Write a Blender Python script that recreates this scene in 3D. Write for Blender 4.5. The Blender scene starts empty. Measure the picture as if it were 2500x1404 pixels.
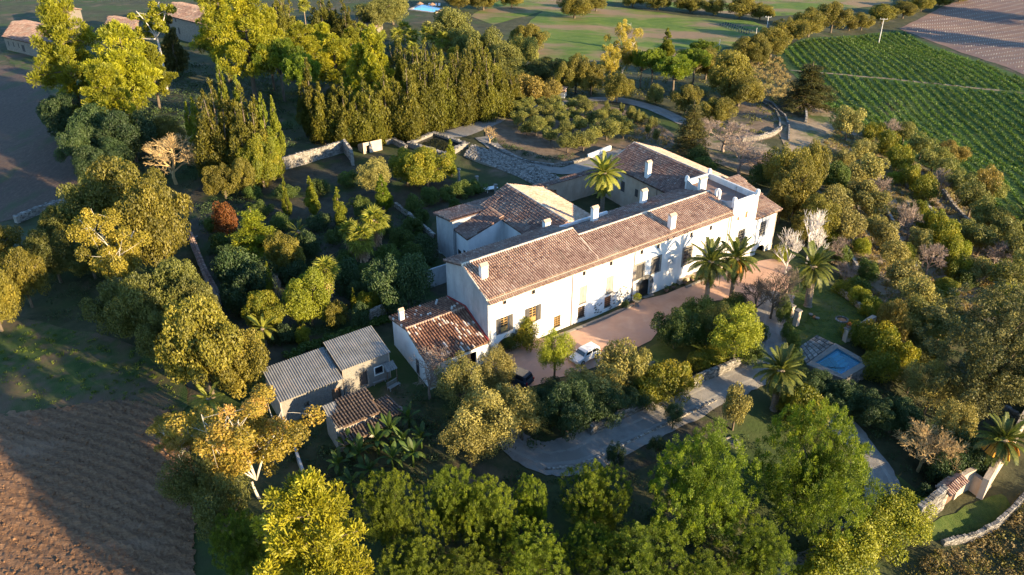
import bpy, math, random
import numpy as np
from mathutils import Vector
from mathutils.geometry import delaunay_2d_cdt

SC = bpy.context.scene
COL = SC.collection
R = math.radians
rng = np.random.default_rng(7)
random.seed(7)

# ------------------------------------------------------------------ camera
CAM_H, CAM_PITCH, FOC = 54.0, R(29.0), 1950.0     # focal length in units of a 2500 wide frame
cam_data = bpy.data.cameras.new('camera')
cam = bpy.data.objects.new('camera', cam_data)
COL.objects.link(cam)
cam.location = (0, 0, CAM_H)
cam.rotation_euler = (math.pi/2 - CAM_PITCH, 0, 0)
cam_data.sensor_width = 36.0
cam_data.lens = 36.0*FOC/2500.0
cam_data.clip_start = 0.5
cam_data.clip_end = 9000.0
SC.camera = cam

# ------------------------------------------------------------------ sun and sky
HU = np.array([0.80326, 0.59562, 0.0])             # house frame: along the facade
HV = np.array([-0.52335, 0.85212, 0.0])            # into the house
HA = np.array([-2.8186, 79.897, 0.0])              # near corner of the facade
SUN_AZ, SUN_EL = R(18.0), R(12.5)                  # measured from the facade normal
_n = np.array([HU[1], -HU[0], 0.0])
sun_h = _n*math.cos(SUN_AZ) + HU*math.sin(SUN_AZ)
sun_dir = Vector((sun_h[0]*math.cos(SUN_EL), sun_h[1]*math.cos(SUN_EL), math.sin(SUN_EL)))
sd = bpy.data.lights.new('sun', 'SUN')
sd.energy = 5.0
sd.angle = R(0.5)
sd.color = (1.0, 0.78, 0.48)
sun = bpy.data.objects.new('sun', sd)
COL.objects.link(sun)
sun.location = (80, -40, 120)
sun.rotation_euler = sun_dir.to_track_quat('Z', 'Y').to_euler()
world = bpy.data.worlds.new('World')
SC.world = world
world.use_nodes = True
wn = world.node_tree
bg = wn.nodes['Background']
sky = wn.nodes.new('ShaderNodeTexSky')
sky.sky_type = 'NISHITA'
sky.sun_disc = False
sky.sun_elevation = SUN_EL
sky.sun_rotation = math.atan2(sun_dir.x, sun_dir.y)
sky.air_density = 1.0
sky.dust_density = 0.2
sky.ozone_density = 4.0
wn.links.new(sky.outputs[0], bg.inputs[0])
bg.inputs[1].default_value = 0.135
SC.view_settings.view_transform = 'Standard'
SC.view_settings.look = 'None'
SC.view_settings.exposure = 1.75
SC.view_settings.gamma = 1.0
SC.cycles.max_bounces = 5
SC.cycles.diffuse_bounces = 3
SC.cycles.transmission_bounces = 3
SC.cycles.transparent_max_bounces = 4
SC.cycles.use_denoising = True
SC.cycles.caustics_reflective = False
SC.cycles.caustics_refractive = False

# ------------------------------------------------------------------ places
_fw = np.array([0, math.cos(CAM_PITCH), -math.sin(CAM_PITCH)])
_up = np.array([0, math.sin(CAM_PITCH), math.cos(CAM_PITCH)])
_C = np.array([0, 0, CAM_H])
def sight(px, py):
    d = _fw*FOC + _up*(702.0-py)
    d[0] += px-1250.0
    return d
def at(px, py, z=0.0):
    d = sight(px, py)
    return _C + d*((z-CAM_H)/d[2])
def H(u, v, z=0.0):
    return HA + HU*u + HV*v + np.array([0, 0, z])

# terrain heights known at spots (px, py, z); smoothly spread between them
SPOTS = [(1300,860,0),(1400,820,0),(1560,760,0),(1700,700,-.2),(1500,640,0),(1300,600,0),(1200,520,0),(1600,450,0),(1800,500,-.4),(1450,480,0),
 (1870,640,-.9),(1880,720,-.9),(1890,800,-1.0),(1860,880,-1.2),(1760,940,-1.5),(1600,1020,-1.9),(1480,1080,-2.1),(1350,1120,-2.2),(1310,1095,-2.1),
 (1420,960,-.4),(1600,900,-.4),(1740,850,-.5),(1650,820,-.3),(1300,980,-.4),(1430,1040,-.7),(1580,955,-.6),(1700,900,-.7),
 (1500,1250,-3.2),(1800,1150,-3),(1700,1380,-4),(1200,1200,-2.4),(900,1300,-2.4),(1250,1400,-3.6),(1000,1100,-1.2),(800,1050,-.9),
 (1980,770,-.9),(2050,800,-1.0),(1980,850,-1.0),(2090,920,-3.2),(2020,990,-2.9),(1960,960,-2.2),(2060,1040,-3.4),(2130,1130,-4),(2170,1230,-4.6),(2020,1400,-5.4),(1900,1400,-5),
 (2300,1200,-5.5),(2200,1350,-6.2),(2400,1350,-6.6),(2480,1100,-6.2),(2300,1000,-5),(2150,880,-3),
 (1990,560,-1.5),(1990,460,-1.2),(2080,620,-2.6),(2160,720,-3.6),(2150,500,-3.2),(2260,600,-4.8),(2350,700,-6),(2250,430,-4.8),(2360,530,-6.2),(2450,650,-7),
 (2100,250,-4.5),(2300,300,-6.5),(2450,380,-7.5),(2490,520,-8),(1950,150,-4),(2250,100,-6.5),(2450,80,-8),(1930,270,-1.8),(1830,280,-.8),(1800,380,-.6),
 (700,500,-.8),(800,650,-.8),(600,700,-1),(950,600,-.6),(700,820,-.7),(900,830,-.4),(1000,470,-.6),(1100,440,-.6),(1150,470,-.6),(1250,420,.3),(1200,340,.4),
 (1080,350,.5),(900,370,-.2),(1350,290,.4),(1500,330,.3),(1550,250,.2),(1650,220,-.5),(1400,130,-1.5),(1700,80,-3),(1200,100,-1.5),(1900,20,-5),
 (500,300,-.5),(300,320,-1.6),(80,300,-2.4),(80,500,-2.4),(300,520,-1.8),(100,800,-2.4),(300,950,-2.2),(150,1050,-2.5),(400,1250,-2.6),(100,1350,-3),(600,950,-1.4),(600,1250,-2.4),(0,150,-2.4),(500,100,-1),(800,100,-1.2),(1000,20,-2)]
_sp = np.array([list(at(a, b, c)[:2])+[c] for a, b, c in SPOTS])
def _raw_h(X, Y):
    s = np.zeros_like(X); w = np.zeros_like(X)
    for x, y, z in _sp:
        d2 = (X-x)**2 + (Y-y)**2 + 4.0
        k = d2**-1.6
        s += k*z; w += k
    far = 2e-7
    return (s + far*-3.5)/(w + far)
def _axis(lo, hi, step, grow, end_lo, end_hi):
    a = list(np.arange(lo, hi+step/2, step))
    s = step; b = []
    x = lo
    while x > end_lo:
        s *= grow; x -= s; b.append(x)
    s = step; x = a[-1]; c = []
    while x < end_hi:
        s *= grow; x += s; c.append(x)
    return np.array(b[::-1]+a+c)
GX = _axis(-120, 130, 1.25, 1.22, -4000, 4000)
GY = _axis(36, 330, 1.25, 1.22, -1500, 6000)
_MX, _MY = np.meshgrid(GX, GY, indexing='ij')
GZ = _raw_h(_MX, _MY)
GZ += 0.10*np.sin(_MX*.31+_MY*.17)*np.sin(_MY*.23-_MX*.11)*np.clip(np.hypot(_MX-16,_MY-95)/60-.5, 0, 1)
def ground_h(x, y):
    i = int(np.clip(np.searchsorted(GX, x)-1, 0, len(GX)-2)); j = int(np.clip(np.searchsorted(GY, y)-1, 0, len(GY)-2))
    fx = (x-GX[i])/(GX[i+1]-GX[i]); fy = (y-GY[j])/(GY[j+1]-GY[j])
    a, b, c, d = GZ[i,j], GZ[i+1,j], GZ[i,j+1], GZ[i+1,j+1]
    if fx+fy <= 1: return float(a + (b-a)*fx + (c-a)*fy)      # same diagonal as the mesh
    return float(d + (c-d)*(1-fx) + (b-d)*(1-fy))
def on_ground(px, py):
    z = 0.0
    for _ in range(14):
        p = at(px, py, z); z = .5*z + .5*ground_h(p[0], p[1])
    p = at(px, py, z)
    return np.array([p[0], p[1], ground_h(p[0], p[1])])
def height_at(p, py):
    """height above spot p whose top is seen on picture line py"""
    d = sight(1250, py)
    return float(CAM_H + d[2]*(p[1]/d[1]) - p[2])
def scale_at(p):
    return FOC/float((np.array(p)-_C) @ _fw)       # picture units per metre

# ------------------------------------------------------------------ materials
MATS = {}
def _nodes(name):
    m = bpy.data.materials.new(name); m.use_nodes = True
    nt = m.node_tree; nt.nodes.clear()
    out = nt.nodes.new('ShaderNodeOutputMaterial')
    MATS[name] = m
    return m, nt, out
def _ramp(nt, cols):
    r = nt.nodes.new('ShaderNodeValToRGB'); e = r.color_ramp.elements
    while len(e) < len(cols): e.new(.5)
    for k, (p, c) in enumerate(cols):
        e[k].position = p; e[k].color = (c[0], c[1], c[2], 1)
    return r
def surface(name, cols, scale=1.0, rough=.9, bump=.0, bscale=None, detail=6, coord='pos', stretch=(1,1,1), attr=None, big=None, spec=.2, metal=0.0, rot=0.0, wave=None, distort=.3):
    """noise coloured surface; attr mixes a per face value into the ramp; big adds slow patches (scale, colour, lo, hi)"""
    m, nt, out = _nodes(name); N = nt.nodes.new; L = nt.links.new
    b = N('ShaderNodeBsdfPrincipled'); L(b.outputs[0], out.inputs[0])
    b.inputs['Roughness'].default_value = rough; b.inputs['Specular IOR Level'].default_value = spec; b.inputs['Metallic'].default_value = metal
    mp = N('ShaderNodeMapping'); mp.inputs['Scale'].default_value = stretch; mp.inputs['Rotation'].default_value = (0, 0, rot)
    if coord == 'pos':
        g = N('ShaderNodeNewGeometry'); L(g.outputs['Position'], mp.inputs[0])
    else:
        g = N('ShaderNodeTexCoord'); L(g.outputs['Object'], mp.inputs[0])
    nz = N('ShaderNodeTexNoise'); nz.inputs['Scale'].default_value = scale; nz.inputs['Detail'].default_value = detail; nz.inputs['Roughness'].default_value = .65; nz.inputs['Distortion'].default_value = distort
    L(mp.outputs[0], nz.inputs['Vector'])
    fac = nz.outputs['Fac']
    if attr is not None:
        a = N('ShaderNodeAttribute'); a.attribute_name = 'tint'
        mx = N('ShaderNodeMix'); mx.data_type = 'FLOAT'; mx.inputs[0].default_value = attr
        L(nz.outputs['Fac'], mx.inputs[2]); L(a.outputs['Fac'], mx.inputs[3]); fac = mx.outputs[0]
    if wave:
        wv = N('ShaderNodeTexWave'); wv.inputs['Scale'].default_value = wave[0]; wv.inputs['Distortion'].default_value = wave[2]; wv.inputs['Detail'].default_value = 3
        L(mp.outputs[0], wv.inputs['Vector'])
        mw = N('ShaderNodeMix'); mw.data_type = 'FLOAT'; mw.inputs[0].default_value = wave[1]
        L(fac, mw.inputs[2]); L(wv.outputs['Fac'], mw.inputs[3]); fac = mw.outputs[0]
    r = _ramp(nt, cols); L(fac, r.inputs[0]); col = r.outputs[0]
    for bb in ([big] if big and not isinstance(big, list) else (big or [])):
        n2 = N('ShaderNodeTexNoise'); n2.inputs['Scale'].default_value = bb[0]; n2.inputs['Detail'].default_value = 5; n2.inputs['Roughness'].default_value = .6
        L(mp.outputs[0], n2.inputs['Vector'])
        mr = N('ShaderNodeMapRange'); mr.inputs[1].default_value = bb[2]; mr.inputs[2].default_value = bb[3]; L(n2.outputs['Fac'], mr.inputs[0])
        mc = N('ShaderNodeMix'); mc.data_type = 'RGBA'; L(mr.outputs[0], mc.inputs[0]); L(col, mc.inputs[6]); mc.inputs[7].default_value = (*bb[1], 1)
        col = mc.outputs[2]
    L(col, b.inputs['Base Color'])
    if bump:
        nb = N('ShaderNodeTexNoise'); nb.inputs['Scale'].default_value = bscale or scale*3; nb.inputs['Detail'].default_value = 5; L(mp.outputs[0], nb.inputs['Vector'])
        bp = N('ShaderNodeBump'); bp.inputs['Strength'].default_value = min(1, bump); bp.inputs['Distance'].default_value = .12*max(1, bump); L(nb.outputs['Fac'], bp.inputs['Height']); L(bp.outputs[0], b.inputs['Normal'])
    return m
def leafy(name, dark, mid, light, trans=.38, vary=.012, val=.2, rough=.6):
    """leaf material: per leaf tint, per plant variation, light passing through"""
    m, nt, out = _nodes(name); N = nt.nodes.new; L = nt.links.new
    a = N('ShaderNodeAttribute'); a.attribute_name = 'tint'
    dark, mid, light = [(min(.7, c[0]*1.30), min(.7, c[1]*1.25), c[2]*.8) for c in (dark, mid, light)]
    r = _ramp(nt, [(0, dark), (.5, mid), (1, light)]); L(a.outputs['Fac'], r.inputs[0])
    oi = N('ShaderNodeObjectInfo'); hs = N('ShaderNodeHueSaturation')
    mh = N('ShaderNodeMapRange'); mh.inputs[3].default_value = .5-vary/2; mh.inputs[4].default_value = .5+vary/2; L(oi.outputs['Random'], mh.inputs[0]); L(mh.outputs[0], hs.inputs['Hue'])
    mm = N('ShaderNodeMath'); mm.operation = 'MULTIPLY'; mm.inputs[1].default_value = 7.31; L(oi.outputs['Random'], mm.inputs[0])
    fr = N('ShaderNodeMath'); fr.operation = 'FRACT'; L(mm.outputs[0], fr.inputs[0])
    mv = N('ShaderNodeMapRange'); mv.inputs[3].default_value = 1-val; mv.inputs[4].default_value = 1+val; L(fr.outputs[0], mv.inputs[0]); L(mv.outputs[0], hs.inputs['Value'])
    L(r.outputs[0], hs.inputs['Color'])
    d = N('ShaderNodeBsdfDiffuse'); t = N('ShaderNodeBsdfTranslucent'); L(hs.outputs[0], d.inputs[0]); L(hs.outputs[0], t.inputs[0])
    ms = N('ShaderNodeMixShader'); ms.inputs[0].default_value = trans; L(d.outputs[0], ms.inputs[1]); L(t.outputs[0], ms.inputs[2])
    gl = N('ShaderNodeBsdfGlossy'); gl.inputs['Roughness'].default_value = rough; gl.inputs[0].default_value = (.9, .9, .9, 1)
    m2 = N('ShaderNodeMixShader'); m2.inputs[0].default_value = .025; L(ms.outputs[0], m2.inputs[1]); L(gl.outputs[0], m2.inputs[2])
    L(m2.outputs[0], out.inputs[0])
    return m
def plain(name, col, rough=.7, metal=0.0, spec=.3):
    m, nt, out = _nodes(name)
    b = nt.nodes.new('ShaderNodeBsdfPrincipled'); nt.links.new(b.outputs[0], out.inputs[0])
    nz = nt.nodes.new('ShaderNodeTexNoise'); nz.inputs['Scale'].default_value = 3.0; nz.inputs['Detail'].default_value = 4
    r = _ramp(nt, [(.3, tuple(c*.86 for c in col)), (.7, tuple(min(1, c*1.08) for c in col))]); nt.links.new(nz.outputs['Fac'], r.inputs[0]); nt.links.new(r.outputs[0], b.inputs['Base Color'])
    b.inputs['Roughness'].default_value = rough; b.inputs['Metallic'].default_value = metal; b.inputs['Specular IOR Level'].default_value = spec
    return m

# ------------------------------------------------------------------ mesh helpers
def world_loc(o):
    p = Vector((0, 0, 0))
    while o is not None:
        p += o.location; o = o.parent
    return p
def mesh_np(name, V, F, mat=None, tint=None, smooth=False):
    """V (n,3) array, F list of equal length faces as (m,k) array"""
    me = bpy.data.meshes.new(name)
    V = np.asarray(V, dtype=np.float32); F = np.asarray(F, dtype=np.int32)
    me.vertices.add(len(V)); me.vertices.foreach_set('co', V.ravel())
    m, k = F.shape
    me.loops.add(m*k); me.loops.foreach_set('vertex_index', F.ravel())
    me.polygons.add(m); me.polygons.foreach_set('loop_start', np.arange(0, m*k, k, dtype=np.int32)); me.polygons.foreach_set('loop_total', np.full(m, k, dtype=np.int32))
    if smooth: me.polygons.foreach_set('use_smooth', np.ones(m, dtype=bool))
    if tint is not None:
        at_ = me.attributes.new('tint', 'FLOAT', 'FACE'); at_.data.foreach_set('value', np.asarray(tint, dtype=np.float32))
    me.update(calc_edges=True)
    if mat: me.materials.append(mat)
    return me
class MB:
    """collects faces in world coordinates and links them as one mesh"""
    def __init__(s): s.v = []; s.f = []; s.t = []
    def poly(s, pts, t=.5):
        k = len(s.v); s.v += [tuple(map(float, p)) for p in pts]; s.f.append(tuple(range(k, k+len(pts)))); s.t.append(t)
    def hexa(s, a, b, t=.5):
        """a: four bottom corners ccw, b: four top corners"""
        k = len(s.v); s.v += [tuple(map(float, p)) for p in list(a)+list(b)]
        s.f += [(k+3,k+2,k+1,k), (k+4,k+5,k+6,k+7), (k,k+1,k+5,k+4), (k+1,k+2,k+6,k+5), (k+2,k+3,k+7,k+6), (k+3,k,k+4,k+7)]
        s.t += [t]*6
    def hbox(s, u0, u1, v0, v1, z0, z1, t=.5):
        """box in the house frame"""
        s.hexa([H(u0,v0,z0),H(u1,v0,z0),H(u1,v1,z0),H(u0,v1,z0)], [H(u0,v0,z1),H(u1,v0,z1),H(u1,v1,z1),H(u0,v1,z1)], t)
    def box(s, c, sx, sy, z0, z1, ang=0.0, taper=1.0, t=.5):
        ca, sa = math.cos(ang), math.sin(ang)
        def q(x, y, z): return (c[0]+x*ca-y*sa, c[1]+x*sa+y*ca, z)
        a = [(-1,-1),(1,-1),(1,1),(-1,1)]
        s.hexa([q(x*sx/2, y*sy/2, z0) for x, y in a], [q(x*sx/2*taper, y*sy/2*taper, z1) for x, y in a], t)
    def bar(s, p, q, w, h=None, t=.5):
        p = Vector(p); q = Vector(q); d = (q-p).normalized()
        a = d.cross(Vector((0,0,1)));
        if a.length < 1e-4: a = Vector((1,0,0))
        a.normalize(); b = a.cross(d); a *= w/2; b *= (h or w)/2
        s.hexa([p-a-b, p+a-b, q+a-b, q-a-b], [p-a+b, p+a+b, q+a+b, q-a+b], t)
    def tube(s, pts, rad, n=6, t=.5, cap=True):
        pts = [Vector(p) for p in pts]; k0 = len(s.v)
        ref = None
        for i, p in enumerate(pts):
            d = (pts[min(i+1, len(pts)-1)]-pts[max(i-1, 0)]).normalized()
            a = d.cross(Vector((0,0,1)) if abs(d.z) < .95 else Vector((1,0,0))).normalized() if ref is None else (ref-d*ref.dot(d)).normalized()
            ref = a; b = d.cross(a)
            r = rad[i] if isinstance(rad, (list, tuple)) else rad
            for j in range(n):
                w = 2*math.pi*j/n
                s.v.append(tuple(p+a*(math.cos(w)*r)+b*(math.sin(w)*r)))
        for i in range(len(pts)-1):
            for j in range(n):
                s.f.append((k0+i*n+j, k0+i*n+(j+1)%n, k0+(i+1)*n+(j+1)%n, k0+(i+1)*n+j)); s.t.append(t)
        if cap:
            s.f.append(tuple(k0+(len(pts)-1)*n+j for j in range(n))); s.t.append(t)
            s.f.append(tuple(k0+j for j in reversed(range(n)))); s.t.append(t)
    def lathe(s, c, prof, n=12, t=.5):
        k0 = len(s.v)
        for r, z in prof:
            for j in range(n):
                w = 2*math.pi*j/n; s.v.append((c[0]+r*math.cos(w), c[1]+r*math.sin(w), c[2]+z))
        for i in range(len(prof)-1):
            for j in range(n):
                s.f.append((k0+i*n+j, k0+i*n+(j+1)%n, k0+(i+1)*n+(j+1)%n, k0+(i+1)*n+j)); s.t.append(t)
        s.f.append(tuple(k0+(len(prof)-1)*n+j for j in range(n))); s.t.append(t)
    def mesh(s, name, mat, origin=(0,0,0), smooth=False):
        me = bpy.data.meshes.new(name)
        o = origin
        me.from_pydata([(x-o[0], y-o[1], z-o[2]) for x, y, z in s.v], [], s.f)
        a = me.attributes.new('tint', 'FLOAT', 'FACE'); a.data.foreach_set('value', s.t)
        if smooth:
            for p in me.polygons: p.use_smooth = True
        if mat: me.materials.append(mat)
        me.update()
        return me
    def build(s, name, mat, parent=None, smooth=False, kind=None):
        o = world_loc(parent) if parent is not None else None
        if o is None:
            lo = np.array(s.v).min(0); hi = np.array(s.v).max(0); o = ((lo[0]+hi[0])/2, (lo[1]+hi[1])/2, lo[2])
        ob = bpy.data.objects.new(name, s.mesh(name, mat, o, smooth))
        COL.objects.link(ob)
        if parent is not None: ob.parent = parent
        else: ob.location = o
        if kind: ob['kind'] = kind
        return ob
def tag(o, label, cat, group=None):
    o['label'] = label; o['category'] = cat
    if group: o['group'] = group
    return o
def root(name, loc, label, cat, group=None, rz=0.0, sc=(1,1,1)):
    o = bpy.data.objects.new(name, None); COL.objects.link(o)
    o.empty_display_size = .3
    o.location = tuple(map(float, loc)); o.rotation_euler = (0, 0, rz); o.scale = sc
    return tag(o, label, cat, group)
def child(name, mesh, parent, loc=(0,0,0), rot=(0,0,0), sc=(1,1,1), mat=None):
    o = bpy.data.objects.new(name, mesh); COL.objects.link(o); o.parent = parent
    o.location = loc; o.rotation_euler = rot; o.scale = sc
    if mat is not None and o.material_slots:
        o.material_slots[0].link = 'OBJECT'; o.material_slots[0].material = mat
    return o
def structure(o): o['kind'] = 'structure'; return o
def stuff(o, label=None, cat=None):
    o['kind'] = 'stuff'
    if label: o['label'] = label; o['category'] = cat
    return o
# ------------------------------------------------------------------ palette
m_ground = surface('dry_ground', [(.25,(.030,.030,.014)),(.5,(.055,.056,.024)),(.75,(.10,.088,.042))], .35, bump=.6, bscale=3, big=[(.05,(.045,.07,.016),.48,.62),(.11,(.14,.095,.06),.58,.72)])
m_soil = surface('ploughed_soil', [(.25,(.105,.054,.030)),(.5,(.18,.097,.050)),(.78,(.28,.165,.09))], 1.6, bump=1.2, bscale=5, stretch=(1,3,1), rot=-.42, big=[(.07,(.25,.15,.09),.52,.7)])
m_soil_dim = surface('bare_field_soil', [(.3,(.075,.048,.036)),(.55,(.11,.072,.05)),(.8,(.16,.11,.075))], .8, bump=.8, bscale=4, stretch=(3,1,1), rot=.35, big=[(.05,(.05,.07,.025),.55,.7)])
m_grass_field = surface('grassy_field', [(.3,(.026,.048,.010)),(.5,(.048,.076,.016)),(.75,(.09,.10,.03))], .5, bump=.8, bscale=6, big=[(.09,(.13,.08,.05),.44,.60),(.4,(.12,.085,.05),.5,.66)])
m_far_field = surface('far_meadow', [(.3,(.07,.12,.014)),(.52,(.11,.16,.02)),(.75,(.17,.19,.04))], .22, bump=.5, bscale=3, big=[(.028,(.24,.16,.085),.47,.60),(.09,(.05,.10,.012),.58,.72)], stretch=(1,2,1), rot=.5)
m_vine_ground = surface('vineyard_sward', [(.3,(.024,.055,.009)),(.5,(.044,.085,.015)),(.8,(.10,.115,.03))], .6, bump=.8, bscale=4, big=(.06,(.05,.075,.02),.52,.72))
m_tilled = surface('tilled_vineyard_soil', [(.3,(.16,.10,.075)),(.55,(.23,.145,.105)),(.8,(.31,.21,.15))], .5, bump=.7, bscale=3, stretch=(1,4,1), rot=1.3, big=(.03,(.17,.11,.09),.45,.6))
m_gravel = surface('courtyard_gravel', [(.25,(.37,.21,.135)),(.5,(.47,.28,.185)),(.75,(.57,.36,.245))], .45, bump=.4, bscale=14, big=[(.10,(.41,.27,.21),.45,.65),(.3,(.50,.34,.245),.56,.7)])
m_road = surface('dirt_road', [(.25,(.17,.155,.135)),(.5,(.235,.215,.188)),(.75,(.31,.285,.25))], .7, bump=.5, bscale=9, big=[(.16,(.23,.20,.165),.48,.66),(.5,(.35,.29,.22),.6,.72)])
m_rut = surface('worn_wheel_track', [(.25,(.20,.185,.16)),(.5,(.27,.25,.215)),(.75,(.35,.32,.28))], .9, bump=.4, bscale=9, big=[(.6,(.27,.245,.21),.42,.6)])
m_lawn = surface('lawn', [(.3,(.034,.055,.010)),(.5,(.058,.086,.014)),(.8,(.10,.115,.025))], 1.2, bump=.6, bscale=12, big=(.2,(.085,.085,.03),.5,.7))
m_garden = surface('garden_soil', [(.3,(.032,.028,.018)),(.5,(.055,.048,.030)),(.8,(.09,.078,.05))], .6, bump=.7, bscale=5, big=(.13,(.035,.055,.014),.5,.62))
m_grove = surface('grove_soil', [(.3,(.11,.078,.05)),(.5,(.17,.12,.078)),(.8,(.24,.175,.115))], .8, bump=.6, bscale=6, big=(.12,(.075,.085,.03),.52,.68))
m_terr_soil = surface('terrace_soil', [(.3,(.17,.13,.085)),(.5,(.25,.19,.125)),(.8,(.36,.28,.19))], .7, bump=.8, bscale=5, big=[(.14,(.06,.085,.02),.50,.62),(.06,(.23,.16,.11),.55,.7)])
m_water_d = None
m_stone = surface('dry_stone', [(.2,(.16,.135,.11)),(.5,(.31,.27,.22)),(.8,(.46,.42,.36))], 2.5, bump=.9, bscale=7, attr=.6)
m_stone_house = surface('rubble_masonry', [(.2,(.14,.115,.09)),(.5,(.24,.20,.155)),(.8,(.34,.29,.23))], 2.2, bump=.5, bscale=5)
m_stone_pale = surface('weathered_stone', [(.2,(.11,.10,.085)),(.5,(.215,.195,.165)),(.85,(.36,.33,.29))], 3.0, bump=.8, bscale=8, attr=.6)
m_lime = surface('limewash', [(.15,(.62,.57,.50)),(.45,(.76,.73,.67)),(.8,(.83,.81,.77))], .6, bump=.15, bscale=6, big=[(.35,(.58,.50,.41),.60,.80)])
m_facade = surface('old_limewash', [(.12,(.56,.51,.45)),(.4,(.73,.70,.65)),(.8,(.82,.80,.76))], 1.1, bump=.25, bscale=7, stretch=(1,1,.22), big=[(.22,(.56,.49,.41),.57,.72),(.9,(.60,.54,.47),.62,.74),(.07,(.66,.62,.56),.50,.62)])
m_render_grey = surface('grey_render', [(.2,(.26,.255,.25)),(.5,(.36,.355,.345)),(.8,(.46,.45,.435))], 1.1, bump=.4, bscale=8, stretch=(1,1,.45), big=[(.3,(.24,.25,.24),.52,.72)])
m_render_pale = surface('pale_render', [(.2,(.48,.47,.46)),(.5,(.60,.59,.57)),(.8,(.68,.67,.65))], .9, bump=.2, bscale=8, stretch=(1,1,.4), big=[(.4,(.38,.385,.38),.56,.76)])
m_render_warm = surface('ochre_render', [(.2,(.36,.27,.19)),(.5,(.47,.365,.27)),(.8,(.55,.45,.35))], .9, bump=.3, bscale=7, stretch=(1,1,.5), big=[(.3,(.33,.255,.19),.52,.74)])
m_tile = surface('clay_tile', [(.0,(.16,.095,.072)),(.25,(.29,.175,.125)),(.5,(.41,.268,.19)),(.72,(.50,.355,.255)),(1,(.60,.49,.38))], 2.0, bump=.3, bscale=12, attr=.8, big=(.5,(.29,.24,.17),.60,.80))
m_tile_old_shade = surface('weathered_shaded_clay_tile', [(.0,(.10,.06,.05)),(.3,(.17,.10,.08)),(.55,(.24,.15,.115)),(.8,(.33,.235,.185)),(1,(.50,.43,.36))], 2.0, bump=.3, bscale=12, attr=.75, big=(.4,(.22,.19,.16),.50,.72))  # old clay, also darkened to paint shade on slopes turned from the sun
m_tile_barn = surface('patched_clay_tile', [(.0,(.10,.055,.04)),(.35,(.19,.095,.062)),(.66,(.29,.155,.095)),(.82,(.42,.26,.17)),(.9,(.62,.52,.42)),(1,(.70,.61,.52))], 1.5, bump=.3, bscale=12, attr=.97)
m_tile_deck = surface('tile_channels', [(.2,(.06,.035,.028)),(.5,(.10,.06,.045)),(.8,(.15,.09,.065))], 2.0, bump=.3, bscale=9)  # darkened so the channels between tile columns look deeper
m_tile_ruin = surface('shaded_old_tile', [(.0,(.06,.045,.037)),(.4,(.115,.085,.066)),(.7,(.165,.125,.10)),(1,(.26,.215,.175))], 2.0, bump=.3, bscale=12, attr=.7)  # hut tiles, old clay darkened for the shade on that roof
m_cap = surface('mortared_ridge', [(.2,(.48,.38,.28)),(.5,(.60,.50,.38)),(.8,(.70,.61,.49))], 2.0, bump=.4, bscale=9)
m_corr = surface('corrugated_fibre_sheet', [(.2,(.15,.14,.125)),(.5,(.215,.205,.185)),(.8,(.30,.285,.26))], .8, bump=.25, bscale=8, big=[(.35,(.30,.25,.21),.55,.75)], rough=.8)
m_shutter = surface('weathered_shutter', [(.2,(.20,.19,.165)),(.5,(.28,.265,.235)),(.8,(.36,.345,.31))], 4, bump=.2, stretch=(1,1,.3))
m_shut_dark = surface('dark_shutter', [(.2,(.045,.042,.040)),(.5,(.075,.068,.062)),(.8,(.11,.10,.09))], 4, bump=.2, stretch=(1,1,.3))
m_wood_y = surface('varnished_wood', [(.2,(.26,.15,.05)),(.5,(.36,.22,.08)),(.8,(.45,.30,.13))], 5, stretch=(1,1,.3))
m_wood = surface('old_wood', [(.2,(.09,.055,.035)),(.5,(.16,.10,.065)),(.8,(.25,.17,.11))], 4, bump=.3, stretch=(1,1,.25))
m_brickred = surface('brick_fill', [(.2,(.30,.12,.055)),(.5,(.42,.18,.08)),(.8,(.50,.25,.12))], 3, bump=.2)
m_glass = plain('dark_pane', (.02,.022,.026), .08, 0, .6)
m_void = surface('dark_interior', [(.3,(.014,.013,.012)),(.7,(.03,.027,.024))], 1)  # near-black colour stands in for unlit interiors behind openings
m_iron = plain('iron', (.035,.032,.03), .6, .3)
m_red = plain('red_flashing', (.33,.045,.035), .7)
m_bark = surface('bark', [(.2,(.07,.05,.035)),(.5,(.13,.10,.07)),(.8,(.22,.18,.13))], 3, coord='obj', stretch=(1,1,.3), bump=.6)
m_bark_pale = surface('pale_bark', [(.2,(.36,.31,.25)),(.5,(.52,.47,.39)),(.8,(.66,.61,.53))], 2, coord='obj', stretch=(1,1,.3), bump=.3)
m_bark_pink = surface('bare_twigs', [(.2,(.17,.12,.095)),(.5,(.27,.20,.155)),(.8,(.40,.32,.25))], 2, coord='obj')
m_bark_white = surface('whitish_twigs', [(.2,(.40,.35,.31)),(.5,(.55,.50,.45)),(.8,(.68,.63,.58))], 2, coord='obj')
m_bark_gold = surface('golden_twigs', [(.2,(.30,.19,.08)),(.5,(.42,.29,.13)),(.8,(.55,.42,.22))], 2, coord='obj')
m_palmtrunk = surface('palm_trunk', [(.2,(.12,.09,.065)),(.5,(.22,.17,.125)),(.8,(.34,.28,.21))], 3, coord='obj', stretch=(1,1,2.5), bump=.9, bscale=8)
m_skirt = surface('dead_palm_skirt', [(.2,(.20,.11,.06)),(.5,(.34,.20,.11)),(.8,(.48,.32,.19))], 3, coord='obj', bump=.5, attr=.6)

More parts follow.
